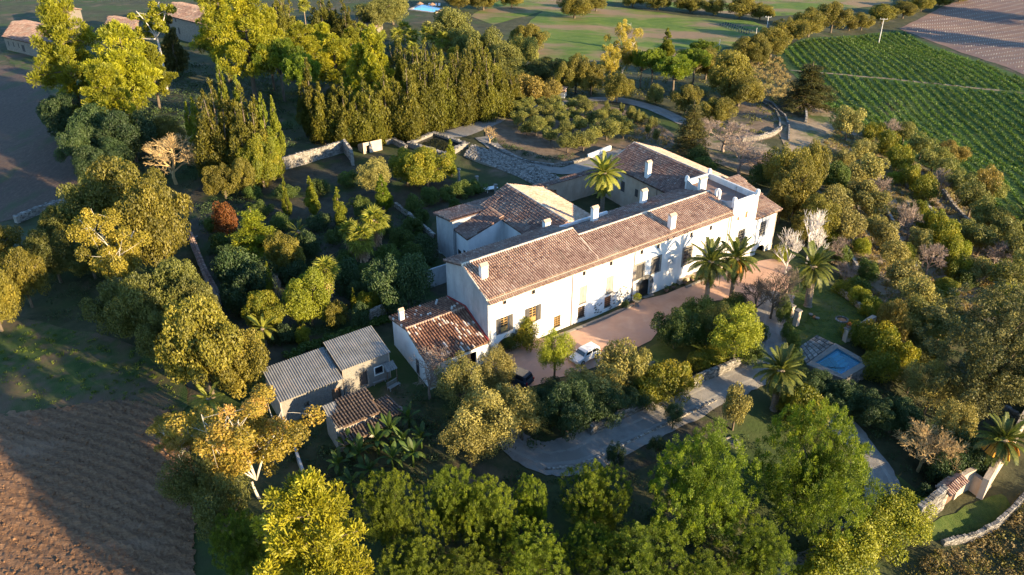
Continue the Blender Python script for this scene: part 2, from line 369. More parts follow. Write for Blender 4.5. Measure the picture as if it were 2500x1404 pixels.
# leaves
l_pine = leafy('pine_needles', (.085,.100,.006), (.19,.195,.010), (.34,.31,.016), .42)
l_pine_green = leafy('stone_pine_needles', (.036,.060,.005), (.100,.142,.008), (.23,.265,.013), .40)
l_pine_yellow = leafy('yellow_pine_needles', (.12,.118,.008), (.225,.21,.014), (.36,.32,.026), .42)
l_carob = leafy('carob_leaves', (.052,.050,.009), (.125,.112,.018), (.25,.205,.036), .30)
l_carob_dim = leafy('shaded_carob_leaves', (.038,.046,.012), (.082,.088,.022), (.16,.15,.04), .28)  # copy of the carob leaves, darkened for trees standing in shade
l_olive = leafy('olive_leaves', (.060,.068,.018), (.135,.140,.038), (.26,.24,.075), .28)
l_olive_pale = leafy('pale_olive_leaves', (.095,.090,.030), (.195,.175,.060), (.33,.285,.11), .28)
l_cyp = leafy('cypress_sprays', (.030,.034,.005), (.076,.077,.009), (.155,.14,.018), .22, vary=.02, val=.34)
l_cyp_bright = leafy('bright_cypress_sprays', (.060,.080,.007), (.12,.14,.012), (.21,.21,.022), .28)
l_cedar = leafy('cedar_sprays', (.034,.038,.014), (.072,.070,.026), (.135,.115,.042), .22)
l_euca = leafy('eucalyptus_leaves', (.13,.11,.015), (.235,.19,.026), (.37,.28,.05), .35)
l_euca_red = leafy('reddish_gold_leaves', (.115,.092,.014), (.22,.17,.028), (.35,.20,.075), .35)
l_shrub = leafy('shrub_leaves', (.026,.048,.010), (.060,.092,.018), (.12,.15,.035), .32)
l_shrub_dark = leafy('dark_shrub_leaves', (.016,.034,.014), (.034,.060,.024), (.070,.10,.042), .30)
l_citrus = leafy('citrus_leaves', (.060,.085,.006), (.135,.145,.010), (.30,.24,.018), .35)
l_lime = leafy('lime_green_leaves', (.09,.12,.008), (.18,.20,.014), (.31,.31,.03), .38)
l_red = leafy('autumn_red_leaves', (.10,.034,.010), (.18,.062,.015), (.26,.11,.025), .38)
l_orange = leafy('russet_leaves', (.105,.078,.020), (.19,.145,.036), (.29,.225,.066), .38)
l_palm = leafy('date_palm_fronds', (.030,.042,.008), (.066,.082,.014), (.15,.15,.028), .28)
l_palm_lit = leafy('sunlit_date_palm_fronds', (.11,.13,.020), (.19,.20,.035), (.29,.29,.065), .35)  # copy of the palm fronds, lightened to put sunlight into the colour
l_fan = leafy('fan_palm_leaves', (.09,.105,.012), (.18,.19,.022), (.32,.31,.055), .38)
l_banana = leafy('banana_leaves', (.022,.044,.007), (.042,.076,.012), (.085,.115,.022), .35)
l_vine = leafy('vine_row_leaves', (.022,.056,.007), (.048,.10,.012), (.105,.145,.022), .38)
l_grass = leafy('grass_blades', (.040,.062,.010), (.085,.12,.018), (.16,.18,.035), .4)
l_drygrass = leafy('dry_grass_blades', (.14,.10,.05), (.23,.17,.085), (.33,.27,.15), .4)

# ------------------------------------------------------------------ ground
def make_terrain():
    nx, ny = _MX.shape
    V = np.stack([_MX, _MY, GZ], -1).reshape(-1, 3)
    i, j = np.meshgrid(np.arange(nx-1), np.arange(ny-1), indexing='ij')
    a = (i*ny+j).ravel(); b = ((i+1)*ny+j).ravel(); c = (i*ny+j+1).ravel(); d = ((i+1)*ny+j+1).ravel()
    F = np.concatenate([np.stack([a, b, c], 1), np.stack([b, d, c], 1)])
    o = bpy.data.objects.new('ground', mesh_np('ground', V, F, m_ground)); COL.objects.link(o)
    structure(o)
make_terrain()

def smooth_line(pts, n=6):
    """Catmull-Rom through xy points"""
    P = [np.array(p[:2], float) for p in pts]; P = [2*P[0]-P[1]]+P+[2*P[-1]-P[-2]]
    out = []
    for i in range(1, len(P)-2):
        for k in range(n):
            t = k/n; a, b, c, d = P[i-1:i+3]
            out.append(.5*((2*b)+(-a+c)*t+(2*a-5*b+4*c-d)*t*t+(-a+3*b-3*c+d)*t**3))
    out.append(P[-2]); return out
def patch(name, pts, mat, step=2.5, lift=.08, rough_edge=.5, seed=1, relief=None):
    """a sheet draped on the ground inside an outline given as xy points"""
    r = random.Random(seed)
    ring = []
    for k in range(len(pts)):
        a = np.array(pts[k][:2]); b = np.array(pts[(k+1) % len(pts)][:2]); n = max(1, int(np.linalg.norm(b-a)/step))
        for i in range(n):
            p = a+(b-a)*i/n; ring.append((p[0]+r.uniform(-1, 1)*rough_edge*.5, p[1]+r.uniform(-1, 1)*rough_edge*.5))
    A = np.array(ring); x0, y0 = A.min(0); x1, y1 = A.max(0)
    gx, gy = np.meshgrid(np.arange(x0, x1, step), np.arange(y0, y1, step)); Q = np.stack([gx.ravel(), gy.ravel()], 1)
    Q = Q[inside(Q, A)]
    co = [Vector(p) for p in ring]+[Vector(p) for p in Q]
    n = len(ring)
    res = delaunay_2d_cdt(co, [(k, (k+1) % n) for k in range(n)], [list(range(n))], 1, 1e-5)
    V = [(p.x, p.y, ground_h(p.x, p.y)+lift+(relief(p.x, p.y) if relief else 0)) for p in res[0]]
    F = [f for f in res[2]]
    me = bpy.data.meshes.new(name); me.from_pydata(V, [], F); me.materials.append(mat); me.update()
    o = bpy.data.objects.new(name, me); COL.objects.link(o)
    return structure(o)
def inside(Q, A):
    x, y = Q[:, 0], Q[:, 1]; c = np.zeros(len(Q), bool); n = len(A); j = n-1
    for i in range(n):
        xi, yi = A[i]; xj, yj = A[j]
        h = ((yi > y) != (yj > y)) & (x < (xj-xi)*(y-yi)/(yj-yi+1e-12)+xi); c ^= h; j = i
    return c
def G(pts): return [on_ground(x, y) for x, y in pts]
def GS(pts, n=5):
    """closed smooth outline"""
    g = [p[:2] for p in G(pts)]; m = len(g)
    q = smooth_line([g[-1]]+g+[g[0], g[1]], n)
    return q[n:n*(m+1)]
def ribbon(name, line, w, mat, lift=.05, across=5, kind='structure', seed=3):
    r = random.Random(seed); V = []; n = len(line)
    ww = w if isinstance(w, (list, tuple)) else [w]*n
    for i, p in enumerate(line):
        d = np.array(line[min(i+1, n-1)])-np.array(line[max(i-1, 0)]); d = d/np.linalg.norm(d); nn = np.array([-d[1], d[0]])
        wi = np.interp(i/(n-1), np.linspace(0, 1, len(ww)), ww)
        for k in range(across+1):
            s = (k/across-.5)*wi*(1+(r.uniform(-.06, .06) if k in (0, across) else 0)); q = np.array(p)+nn*s
            V.append((q[0], q[1], ground_h(q[0], q[1])+lift+(-.02 if k in (0, across) else 0)))
    F = [(i*(across+1)+k+1, i*(across+1)+k, (i+1)*(across+1)+k, (i+1)*(across+1)+k+1) for i in range(n-1) for k in range(across)]
    me = bpy.data.meshes.new(name); me.from_pydata(V, [], F); me.materials.append(mat); me.update()
    o = bpy.data.objects.new(name, me); COL.objects.link(o)
    if kind: o['kind'] = kind
    return o

# fields
_fr = random.Random(3)
def furrow(x, y):
    s = x*math.sin(.42)+y*math.cos(.42)+.25*math.sin(x*.33)
    return .10+.065*math.sin(s*5.6)+_fr.uniform(-.05, .06)+(.12 if _fr.random() < .02 else 0)
patch('ploughed_field', GS([(-700,980),(-100,1010),(120,1000),(300,980),(420,1010),(470,1120),(480,1250),(470,1404),(440,1560),(-200,1600),(-800,1300)],3), m_soil, .30, 0.062, .5, 2, furrow)
patch('grass_strip', GS([(-700,820),(-50,780),(100,790),(260,820),(380,880),(450,960),(430,1015),(300,985),(120,1005),(-100,1015),(-700,985)],4), m_grass_field, 2.0, 0.095, 1.0, 3)
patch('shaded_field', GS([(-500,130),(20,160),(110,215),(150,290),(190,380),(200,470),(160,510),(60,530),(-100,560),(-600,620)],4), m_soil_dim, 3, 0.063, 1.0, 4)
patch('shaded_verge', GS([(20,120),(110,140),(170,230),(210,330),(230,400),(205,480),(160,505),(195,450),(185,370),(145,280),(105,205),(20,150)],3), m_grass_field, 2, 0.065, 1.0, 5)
patch('vineyard_field', G([(1893,130),(1960,95),(2120,82),(2200,75),(2330,130),(2500,190),(2760,270),(2760,760),(2480,560),(2350,470),(2250,400),(2120,330),(2030,290),(1985,235),(1930,175)]), m_vine_ground, 4, 0.063, .6, 6)
patch('tilled_vineyard', G([(2195,70),(2290,20),(2440,-30),(2700,-60),(2800,250),(2500,182),(2330,122)]), m_tilled, 5, 0.063, .6, 7)
patch('meadow', G([(1270,120),(1290,60),(1330,20),(1480,15),(1600,30),(1720,45),(1840,52),(1880,70),(1800,110),(1700,130),(1560,150),(1400,150),(1300,150)]), m_far_field, 4, 0.063, 1.5, 8)
patch('far_meadow', G([(1150,40),(1260,-20),(1500,-60),(1900,-90),(2200,-60),(2180,10),(1980,35),(1860,40),(1700,28),(1550,5),(1380,10),(1290,40),(1200,60)]), m_far_field, 6, 0.062, 1.5, 9)
patch('courtyard', GS([(1200,880),(1240,850),(1392,806),(1540,742),(1590,728),(1700,690),(1790,660),(1880,632),(1930,650),(1925,700),(1910,760),(1850,750),(1790,735),(1700,745),(1620,790),(1590,830),(1470,890),(1360,925),(1270,950),(1210,930)],3), m_gravel, 1.5, 0.063, .3, 10)
road_line = smooth_line([p[:2] for p in G([(1900,715),(1890,755),(1882,795),(1885,860),(1835,905),(1760,945),(1640,1005),(1520,1060),(1420,1105),(1350,1120),(1290,1105),(1230,1060)])], 7)
ribbon('driveway', road_line, [4.5, 4.2, 4.2, 4.6, 5.0, 5, 5, 5.4, 5.6, 5.2, 4, 3], m_road, .13)
low_line = smooth_line([p[:2] for p in G([(1960,960),(2010,1000),(2060,1045),(2110,1105),(2150,1170),(2160,1235),(2110,1310),(2030,1370),(1930,1420),(1800,1480)])], 7)
ribbon('lower_road', low_line, [3.6, 3.8, 3.4, 3.2, 3.6, 4.2, 4, 4, 4, 4], m_road, .13)
for _k, _ln in (('d', road_line), ('l', low_line)):
    for _s in (-.85, .85):
        _q = []
        for _i, _p in enumerate(_ln):
            _d = np.array(_ln[min(_i+1, len(_ln)-1)])-np.array(_ln[max(_i-1, 0)]); _d = _d/np.linalg.norm(_d); _q.append(np.array(_p)+np.array([-_d[1], _d[0]])*(_s+.12*math.sin(_i*.7)))
        ribbon('wheel_track', _q, .5, m_rut, .145, 2)
back_line = smooth_line([p[:2] for p in G([(1060,330),(1120,325),(1190,300),(1240,275),(1300,262),(1380,252),(1460,243),(1540,250),(1620,275),(1690,310)])], 6)
ribbon('back_track', back_line, [5, 6, 5, 3.5, 3, 3.5, 4, 4, 4, 3.5], m_road, .13)
rear_line = smooth_line([p[:2] for p in G([(1180,335),(1215,365),(1290,400),(1370,418),(1430,405),(1480,388),(1530,375)])], 6)
ribbon('rear_drive', rear_line, [4, 2.6, 2.6, 3.6, 4.4, 4.6, 4.4], m_road, .14)
ribbon('vineyard_path', smooth_line([p[:2] for p in G([(1930,172),(2060,183),(2200,196),(2350,212),(2500,228),(2700,250)])], 8), 1.3, m_terr_soil, .12)
patch('olive_grove_ground', GS([(1185,325),(1225,280),(1300,250),(1400,245),(1500,262),(1600,300),(1650,340),(1610,380),(1520,370),(1440,390),(1370,405),(1290,390),(1215,355)],3), m_grove, 2.5, 0.095, .6, 12)
patch('walled_garden', GS([(470,470),(560,440),(690,420),(840,380),(1000,420),(1110,440),(1200,465),(1230,500),(1060,540),(1080,640),(1095,730),(960,770),(800,840),(650,900),(600,840),(540,750),(470,600)],3), m_garden, 2.5, 0.063, .6, 13)
patch('lawn', GS([(1935,705),(2010,690),(2100,740),(2130,780),(2110,815),(2060,840),(1990,850),(1950,860),(1925,800)],3), m_lawn, 1.5, 0.064, .4, 14)
patch('bed_lawn', GS([(1540,880),(1590,845),(1640,830),(1700,830),(1720,860),(1680,900),(1600,930),(1550,925)],3), m_lawn, 1.2, 0.064, .4, 15)
patch('verge_lawn', GS([(1390,1140),(1500,1085),(1640,1020),(1740,970),(1800,1000),(1770,1060),(1650,1110),(1500,1170),(1400,1190)],3), m_garden, 1.5, 0.063, .5, 16)
patch('gate_lawn', GS([(2250,1290),(2330,1250),(2420,1210),(2470,1230),(2440,1280),(2350,1310),(2280,1325)],3), m_lawn, 1.5, 0.064, .5, 17)
patch('side_lawn', GS([(2110,1170),(2190,1160),(2240,1210),(2190,1250),(2165,1220)],3), m_lawn, 1.5, 0.064, .5, 18)
patch('terraces', GS([(1900,280),(1990,250),(2060,300),(2200,380),(2340,470),(2500,590),(2560,760),(2480,800),(2300,750),(2150,760),(2060,690),(2010,600),(1960,480),(1920,380)],3), m_terr_soil, 3, 0.063, .8, 19)
patch('threshing_floor', GS([(1775,280),(1800,255),(1850,240),(1900,258),(1920,290),(1905,325),(1850,345),(1790,330)],4), m_grove, 2, 0.065, .4, 20)
patch('rear_yard', GS([(1700,350),(1760,330),(1830,345),(1900,370),(1930,420),(1880,440),(1800,420),(1730,390)],4), m_terr_soil, 2, 0.105, .5, 21)
patch('pine_floor', GS([(900,1180),(1200,1170),(1400,1190),(1600,1150),(1800,1080),(2000,1250),(2080,1320),(1900,1440),(1500,1560),(900,1560),(650,1450),(700,1280)],3), m_ground, 3, 0.063, .6, 22)
# ------------------------------------------------------------------ buildings
def roof_tiles(E0, E1, R1, R0, lo=0.0, hi=1.0, pitch=.33, tl=.46, seed=1, white=0.0, patchy=.35, mb=None, poly=None, singles=None):
    """barrel tiles in columns up the slope E (eave) -> R (ridge), clipped to the quad"""
    r = random.Random(seed); mb = mb or MB()
    E0, E1, R1, R0 = [np.array(p, float) for p in (E0, E1, R1, R0)]
    e = (E1-E0)/np.linalg.norm(E1-E0); n = np.cross(E1-E0, R0-E0); n /= np.linalg.norm(n)
    if n[2] < 0: n = -n
    s = np.cross(n, e);
    if s @ (R0-E0) < 0: s = -s
    Q = np.array([[(p-E0) @ e, (p-E0) @ s] for p in (poly if poly is not None else (E0, E1, R1, R0))])
    x0, y0 = Q.min(0); x1, y1 = Q.max(0)
    nx = max(1, int(round((x1-x0)/pitch))); ny = max(1, int(round((y1-y0)/tl)))
    px = (x1-x0)/nx; py = (y1-y0)/ny
    cx = x0+(np.arange(nx)+.5)*px; cy = y0+(np.arange(ny)+.5)*py
    C = np.array([[a, b] for a in cx for b in cy]); ok = inside(C, Q)
    ph = [r.uniform(0, 6.3) for _ in range(6)]
    for (x, y), k in zip(C, ok):
        if not k: continue
        sl = math.sin(x*.55+ph[0])*math.sin(y*.9+ph[1]+x*.21)+.6*math.sin(x*1.7+ph[2])*math.sin(y*1.3+ph[3])
        t = .5+.26*r.gauss(0, 1)*.75+patchy*.32*sl
        t = lo+(hi-lo)*min(1, max(0, t))
        if r.random() < white*(1+1.2*sl): t = r.uniform(.88, 1)
        elif white: t = min(t, .74)
        x_ = x+r.uniform(-.02, .02); w = px*.5*.72; h = px*.5
        y_ = y+r.uniform(-.03, .03); a = y_-py*.56; b = y_+py*.56; la, lb = .045+r.uniform(0, .015), .012
        sag = -.05*math.sin(math.pi*min(1, max(0, (y-y0)/(y1-y0+1e-6))))*(1+.6*math.sin(x*.7+ph[4]))+r.uniform(0, .02)
        def P(q, yy, z): return E0+e*q+s*yy+n*(z+sag+.05)
        p = [P(x_-w, a, la-.02), P(x_-w*.55, a, la+h), P(x_+w*.55, a, la+h), P(x_+w, a, la-.02)]
        q = [P(x_-w*.86, b, lb-.02), P(x_-w*.48, b, lb+h*.9), P(x_+w*.48, b, lb+h*.9), P(x_+w*.86, b, lb-.02)]
        if singles is not None:
            singles.append((p, q, t)); continue
        k0 = len(mb.v); mb.v += [tuple(c) for c in p+q]
        mb.f += [(k0, k0+1, k0+5, k0+4), (k0+1, k0+2, k0+6, k0+5), (k0+2, k0+3, k0+7, k0+6), (k0+3, k0+2, k0+1, k0)]; mb.t += [t]*4
    return mb
def slab(pts, th=.14):
    mb = MB(); dn = np.array([0, 0, -th]); k = len(pts)
    pts = [np.array(p, float) for p in pts]
    nrm = np.cross(pts[1]-pts[0], pts[2]-pts[0])
    if nrm[2] < 0: pts = pts[::-1]
    mb.poly(pts); mb.poly([p+dn for p in pts[::-1]])
    for i in range(k): j = (i+1) % k; mb.poly([pts[j], pts[i], pts[i]+dn, pts[j]+dn])
    return mb
def pitched(parent, E0, E1, R1, R0, mat, deck_mat, name='roof_slope', **kw):
    """one slope of a roof: a deck with its tiles"""
    E0, E1, R1, R0 = [np.array(p, float) for p in (E0, E1, R1, R0)]
    d = slab([E0, E1, R1, R0]).build(name, deck_mat, parent)
    t = roof_tiles(E0, E1, R1, R0, **kw).build('roof_tiles', mat, d); stuff(t)
    return d
def ridge(parent, a, b, r=.17, mat=None, name='ridge_cap'):
    a = np.array(a, float); b = np.array(b, float); n = max(2, int(np.linalg.norm(b-a)/.5)); mb = MB(); rr = random.Random(int(abs(a[0])*10))
    pts = [a+(b-a)*i/n+np.array([0, 0, rr.uniform(-.02, .02)]) for i in range(n+1)]
    mb.tube(pts, [r*rr.uniform(.9, 1.1) for _ in pts], 6); return mb.build(name, mat or m_cap, parent)
def prism(mb, poly2, c0, c1, f):
    """extrude the outline poly2 = [(a, z)] between c0 and c1; f(a, c, z) gives the point"""
    k = len(poly2); A = [f(a, c0, z) for a, z in poly2]; B = [f(a, c1, z) for a, z in poly2]
    mb.poly(A); mb.poly(B[::-1])
    for i in range(k): j = (i+1) % k; mb.poly([A[j], A[i], B[i], B[j]])
def wall_holes(mb, u0, u1, z0, z1, v, ops, depth=.32, f=None):
    """front face of a wall with real openings [(ua, ub, za, zb)] and their reveals; f maps (u, v, z)"""
    f = f or H
    us = sorted({u0, u1, *[o[0] for o in ops], *[o[1] for o in ops]}); zs = sorted({z0, z1, *[o[2] for o in ops], *[o[3] for o in ops]})
    for a, b in zip(us, us[1:]):
        for c, d in zip(zs, zs[1:]):
            m, n = (a+b)/2, (c+d)/2
            if any(o[0] < m < o[1] and o[2] < n < o[3] for o in ops): continue
            mb.poly([f(a, v, c), f(b, v, c), f(b, v, d), f(a, v, d)])
    w = v+depth
    for a, b, c, d in ops:
        mb.poly([f(a, v, c), f(a, v, d), f(a, w, d), f(a, w, c)]); mb.poly([f(b, v, c), f(b, w, c), f(b, w, d), f(b, v, d)])
        mb.poly([f(a, v, d), f(b, v, d), f(b, w, d), f(a, w, d)]); mb.poly([f(a, v, c), f(a, w, c), f(b, w, c), f(b, v, c)])
def chimney(parent, u, v, zb, zt, w=.62, d=.62, mat=None, cap=True):
    mb = MB(); mb.hbox(u-w/2, u+w/2, v-d/2, v+d/2, zb, zt); mb.hbox(u-w/2-.05, u+w/2+.05, v-d/2-.05, v+d/2+.05, zt, zt+.08)
    c = mb.build('chimney', mat or m_lime, parent)
    if cap:
        k = MB()
        k.hexa([H(u-w*.62, v-d*.66, zt+.082), H(u+w*.62, v-d*.66, zt+.082), H(u+w*.62, v+d*.66, zt+.082), H(u-w*.62, v+d*.66, zt+.082)],
               [H(u-w*.62, v-d*.04, zt+.40), H(u+w*.62, v-d*.04, zt+.40), H(u+w*.62, v+d*.04, zt+.40), H(u-w*.62, v+d*.04, zt+.40)], .7)
        k.build('chimney_cap', m_tile, c)
        h = MB(); h.hbox(u-.09, u+.09, v-d/2-.012, v-d/2+.02, zt-.32, zt-.12); h.build('smoke_vent', m_void, c)
    return c

house = root('manor_house', H(21, 5, 0), 'long white manor house with tiled roofs around an inner courtyard', 'house')
# openings of the facade: (centre u, width, z0, z1, style)
WIN = [(2.4,.62,6.62,7.28,'attic'),(6.7,.62,6.55,7.22,'attic'),(14.8,.58,6.5,7.3,'attic'),(19.4,.6,6.5,7.25,'attic'),(24.9,.6,6.5,7.25,'attic'),(28.0,.55,6.45,7.15,'attic'),(34.5,.6,6.3,7.05,'attic'),(38.5,.6,6.25,7.0,'attic'),
 (2.4,1.15,2.85,4.95,'open'),(6.7,1.15,2.7,4.85,'open'),(14.8,1.25,2.55,5.05,'closed'),(19.4,1.3,2.5,5.0,'closed'),(24.8,1.35,2.95,5.05,'stone'),(27.9,1.4,2.95,5.1,'stone'),(34.1,1.6,2.25,4.85,'stonegrid'),(38.2,1.4,2.3,4.8,'closed'),
 (10.6,1.1,.55,2.15,'grille_y'),(14.6,1.15,.5,2.15,'grille'),(19.2,1.1,.5,2.05,'grille_r')]
DOOR = (26.0, 2.1, -.35, 2.45)
GAR = (2.5, 2.3, -.3, 1.95)
fw_ = MB()
ops = [(c-w/2, c+w/2, a, b) for c, w, a, b, s in WIN]+[(c-w/2, c+w/2, a, b) for c, w, a, b in (DOOR, GAR)]
wall_holes(fw_, 0, 42.8, -1.2, 7.85, 0, ops)
def arch_fill(mb, c, w, zt, v, depth=.32, n=10, rise=None):
    """turn the square head of an opening into a round one"""
    r = w/2; rise = rise or r; zc = zt-rise
    pts = [(c+r*math.cos(math.pi*k/n), zc+rise*math.sin(math.pi*k/n)) for k in range(n+1)]
    for k in range(n):
        (ua, za), (ub, zb) = pts[k], pts[k+1]; cu = c+r if (ua+ub)/2 > c else c-r
        mb.poly([H(ua, v, za), H(cu, v, zt), H(ub, v, zb)][::-1])
        mb.poly([H(ua, v, za), H(ub, v, zb), H(ub, v+depth, zb), H(ua, v+depth, za)])
    mb.poly([H(c+r, v, zc), H(c+r, v, zt), H(c+r, v-.0, zt)])
arch_fill(fw_, DOOR[0], DOOR[1], DOOR[3], 0); arch_fill(fw_, GAR[0], GAR[1], GAR[3], 0, rise=.75)
fw_.build('front_wall', m_facade, house)
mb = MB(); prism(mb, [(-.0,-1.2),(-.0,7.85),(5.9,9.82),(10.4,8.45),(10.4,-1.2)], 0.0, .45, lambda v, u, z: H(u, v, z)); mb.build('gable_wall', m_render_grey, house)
mb = MB(); mb.hbox(.46, 27, 10.0, 10.4, -1, 8.4); mb.hbox(27.001, 42.8, 10.45, 10.8, -1, 7.35); mb.build('rear_wall', m_render_pale, house)
mb = MB(); prism(mb, [(0,7.9),(4.8,9.35),(5.9,9.86),(10.4,8.45),(10.4,7.3),(0,7.3)], 16.98, 17.2, lambda v, u, z: H(u, v, z)); mb.build('step_wall', m_render_pale, house)
# near-black sheet behind the openings, painted as the dark of unlit rooms
mb = MB(); mb.hbox(.46, 42.7, 1.0, 1.2, -1, 7.2); mb.build('dark_backing', m_void, house)

def window(c, w, a, b, style):
    fr = MB(); v = .0
    if style.startswith('stone'):
        for (x0, x1, y0, y1) in ((c-w/2-.28, c-w/2, a-.2, b+.28), (c+w/2, c+w/2+.28, a-.2, b+.28), (c-w/2, c+w/2, b, b+.28), (c-w/2, c+w/2, a-.2, a)): fr.hbox(x0, x1, -.05, .1, y0, y1)
        m = m_stone_pale
    elif style == 'attic':
        fr.hbox(c-w/2, c+w/2, .1, .2, a, b); m = m_wood
    else:
        fr.hbox(c-w/2-.08, c+w/2+.08, -.09, .12, a-.11, a); m = m_stone_pale
    win = fr.build('window', m, house)
    if style == 'attic':
        s = MB(); s.hbox(c-w*.1, c+w*.4, .06, .098, a+.06, b-.06); s.build('pane', m_glass, win); return
    p = MB(); p.hbox(c-w/2, c+w/2, .24, .27, a, b); p.build('pane', m_glass, win)
    if style == 'open':
        f = MB()
        for x in (c-w/2+.06, c, c+w/2-.06): f.hbox(x-.05, x+.05, .15, .2, a, b)
        for k in range(5): z = a+.62+(b-a-.66)*k/4; f.hbox(c-w/2, c+w/2, .14, .21, z-.035, z+.035)
        f.build('window_frame', m_wood_y, win)
        g = MB(); g.hbox(c-w/2, c+w/2, .1, .138, a+.02, a+.6); g.build('lower_panel', m_wood_y, win)
        for sgn in (-1, 1):
            s = MB(); x0 = c+sgn*(w/2+.02); x1 = c+sgn*(w/2+.64)
            s.hbox(min(x0, x1), max(x0, x1), -.09, -.035, a-.02, b+.04)
            for k in range(14): z = a+.1+(b-a-.15)*k/14; s.hbox(min(x0, x1)+.07, max(x0, x1)-.07, -.115, -.0905, z, z+.08)
            s.build('shutter', m_shut_dark, win)
    elif style in ('closed', 'stone'):
        for sgn in (-1, 1):
            s = MB(); x0 = c+sgn*.012; x1 = c+sgn*(w/2-.01)
            lo, hi = min(x0, x1), max(x0, x1)
            s.hbox(lo, hi, .08, .13, a+.02, b-.02)
            for y in (a+.02, (a+b)/2-.06, b-.14): s.hbox(lo, hi, .05, .079, y, y+.12)
            for k in range(20):
                z = a+.16+(b-a-.32)*k/20
                if abs(z-(a+b)/2) > .1: s.hbox(lo+.09, hi-.09, .055, .079, z, z+.055)
            s.build('shutter', m_shutter if style == 'closed' else m_shut_dark, win)
    else:
        col = {'grille_y': m_wood_y, 'grille_r': m_brickred}.get(style, m_wood)
        s = MB(); s.hbox(c-w/2, c+w/2, .15, .2, a, b); s.build('inner_shutter', col if style != 'stonegrid' else m_glass, win)
        for k in range(5):
            z = a+(b-a)*(k+.5)/5; g = MB(); g.bar(H(c-w/2, -.03, z), H(c+w/2, -.03, z), .045); g.build('grille_bar', m_iron if style != 'stonegrid' else m_stone_pale, win)
        for k in range(4):
            x = c-w/2+w*(k+.5)/4; g = MB(); g.bar(H(x, -.03, a), H(x, -.03, b), .04); g.build('grille_bar', m_iron if style != 'stonegrid' else m_stone_pale, win)
for w_ in WIN: window(*w_)
# arched doorway with dressed stones
mb = MB(); c, w, a, b = DOOR; mb.hbox(c-w/2, c+w/2, .36, .42, a-.3, b); d_ = mb.build('door', m_void, house)  # doorway filled with a dark sheet in place of an unlit interior
n = 13
for k in range(n):
    t0, t1 = math.pi*k/n, math.pi*(k+.94)/n; r0, r1 = w/2+.005, w/2+.62; zc = b-w/2; s = MB()
    P = lambda r, t, v: H(c+r*math.cos(t), v, zc+r*math.sin(t))
    s.hexa([P(r0, t0, -.06), P(r1, t0, -.06), P(r1, t0, .02), P(r0, t0, .02)], [P(r0, t1, -.06), P(r1, t1, -.06), P(r1, t1, .02), P(r0, t1, .02)], random.random()); s.build('arch_stone', m_stone_pale, d_)
for sgn in (-1, 1):
    for k in range(4):
        z0 = -.35+k*(zc+.35)/4; s = MB(); x0, x1 = sorted((c+sgn*(w/2+.005), c+sgn*(w/2+.5))); s.hbox(x0, x1, -.06, .02, z0, z0+(zc+.35)/4-.03, random.random()); s.build('jamb_stone', m_stone_pale, d_)
for k in range(2): s = MB(); s.hbox(c-1.9-.0+k*.35, c+1.9-k*.35, -1.1+k*.5, -.06, -.55+k*.17, -.38+k*.17); s.build('door_step', m_stone_pale, d_)
mb = MB(); c, w, a, b = GAR; mb.hbox(c-w/2, c+w/2, .26, .32, a-.3, b); g_ = mb.build('garage_door', m_wood, house)
for k in range(7): s = MB(); x = c-w/2+w*(k+.5)/7; s.hbox(x-w/14+.015, x+w/14-.015, .22, .258, a, b-.02); s.build('plank', m_wood, g_)
# exposed rubble showing through the whitewash
def rubble(parent, name, cells, vv, seed, sz=.34, mat=None, f=None):
    r = random.Random(seed); f = f or H; k = 0
    for (u, z) in cells:
        s = MB(); a = sz*r.uniform(.6, 1.15); b = sz*r.uniform(.4, .7); t = r.random(); d = r.uniform(.02, .045)
        q = [(u-a/2, z-b/2+r.uniform(-.04, .04)), (u+a/2, z-b/2+r.uniform(-.04, .04)), (u+a/2+r.uniform(-.05, .05), z+b/2), (u-a/2+r.uniform(-.05, .05), z+b/2)]
        s.hexa([f(*(x, vv+.02, y)) for x, y in q], [f(x, vv-d, y) for x, y in q], t); s.build(name, mat or m_stone_pale, parent); k += 1
r_ = random.Random(5); cells = []
for k in range(150):
    u = r_.uniform(17, 24.3); z = r_.uniform(-.1, 2.7)*(1 if u > 20 else .6)
    if any(o[0]-.35 < u < o[1]+.35 and o[2]-.3 < z < o[3]+.3 for o in ops) or abs(u-24.0) < .25: continue
    if all(abs(u-x)+abs(z-y)*1.6 > .5 for x, y in cells): cells.append((u, z))
rubble(house, 'wall_stone', cells, 0, 3)
# sundial plaque, drain pipes
mb = MB(); mb.hbox(30.3, 31.8, -.035, .0, 3.0, 4.35); pl = mb.build('sundial_plaque', m_render_pale, house)
mb = MB(); mb.bar(H(31.05, -.05, 3.9), H(31.05, -.22, 3.55), .03); mb.build('sundial_pin', m_iron, pl)
for u in (12.9, 23.6, 42.3):
    mb = MB(); mb.tube([H(u, -.12, -.5), H(u, -.12, 7.2)], .06, 6); mb.build('drain_pipe', m_tile_old_shade, house)
# roofs of the main range
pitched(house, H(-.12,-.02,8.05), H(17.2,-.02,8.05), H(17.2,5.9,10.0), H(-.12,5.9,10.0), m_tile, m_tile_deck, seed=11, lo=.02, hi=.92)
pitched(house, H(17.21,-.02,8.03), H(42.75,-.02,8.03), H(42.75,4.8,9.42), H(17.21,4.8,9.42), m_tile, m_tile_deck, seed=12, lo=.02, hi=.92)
pitched(house, H(17.2,10.75,8.5), H(-.15,10.75,8.5), H(-.15,5.9,10.0), H(17.2,5.9,10.0), m_tile_old_shade, m_tile_deck, seed=13)
pitched(house, H(42.75,11.15,7.5), H(17.21,11.15,7.5), H(17.21,4.8,9.42), H(42.75,4.8,9.42), m_tile_old_shade, m_tile_deck, seed=14, white=.06)
ridge(house, H(-.15,5.9,10.1), H(17.2,5.9,10.1)); ridge(house, H(17.2,4.8,9.52), H(42.75,4.8,9.52))
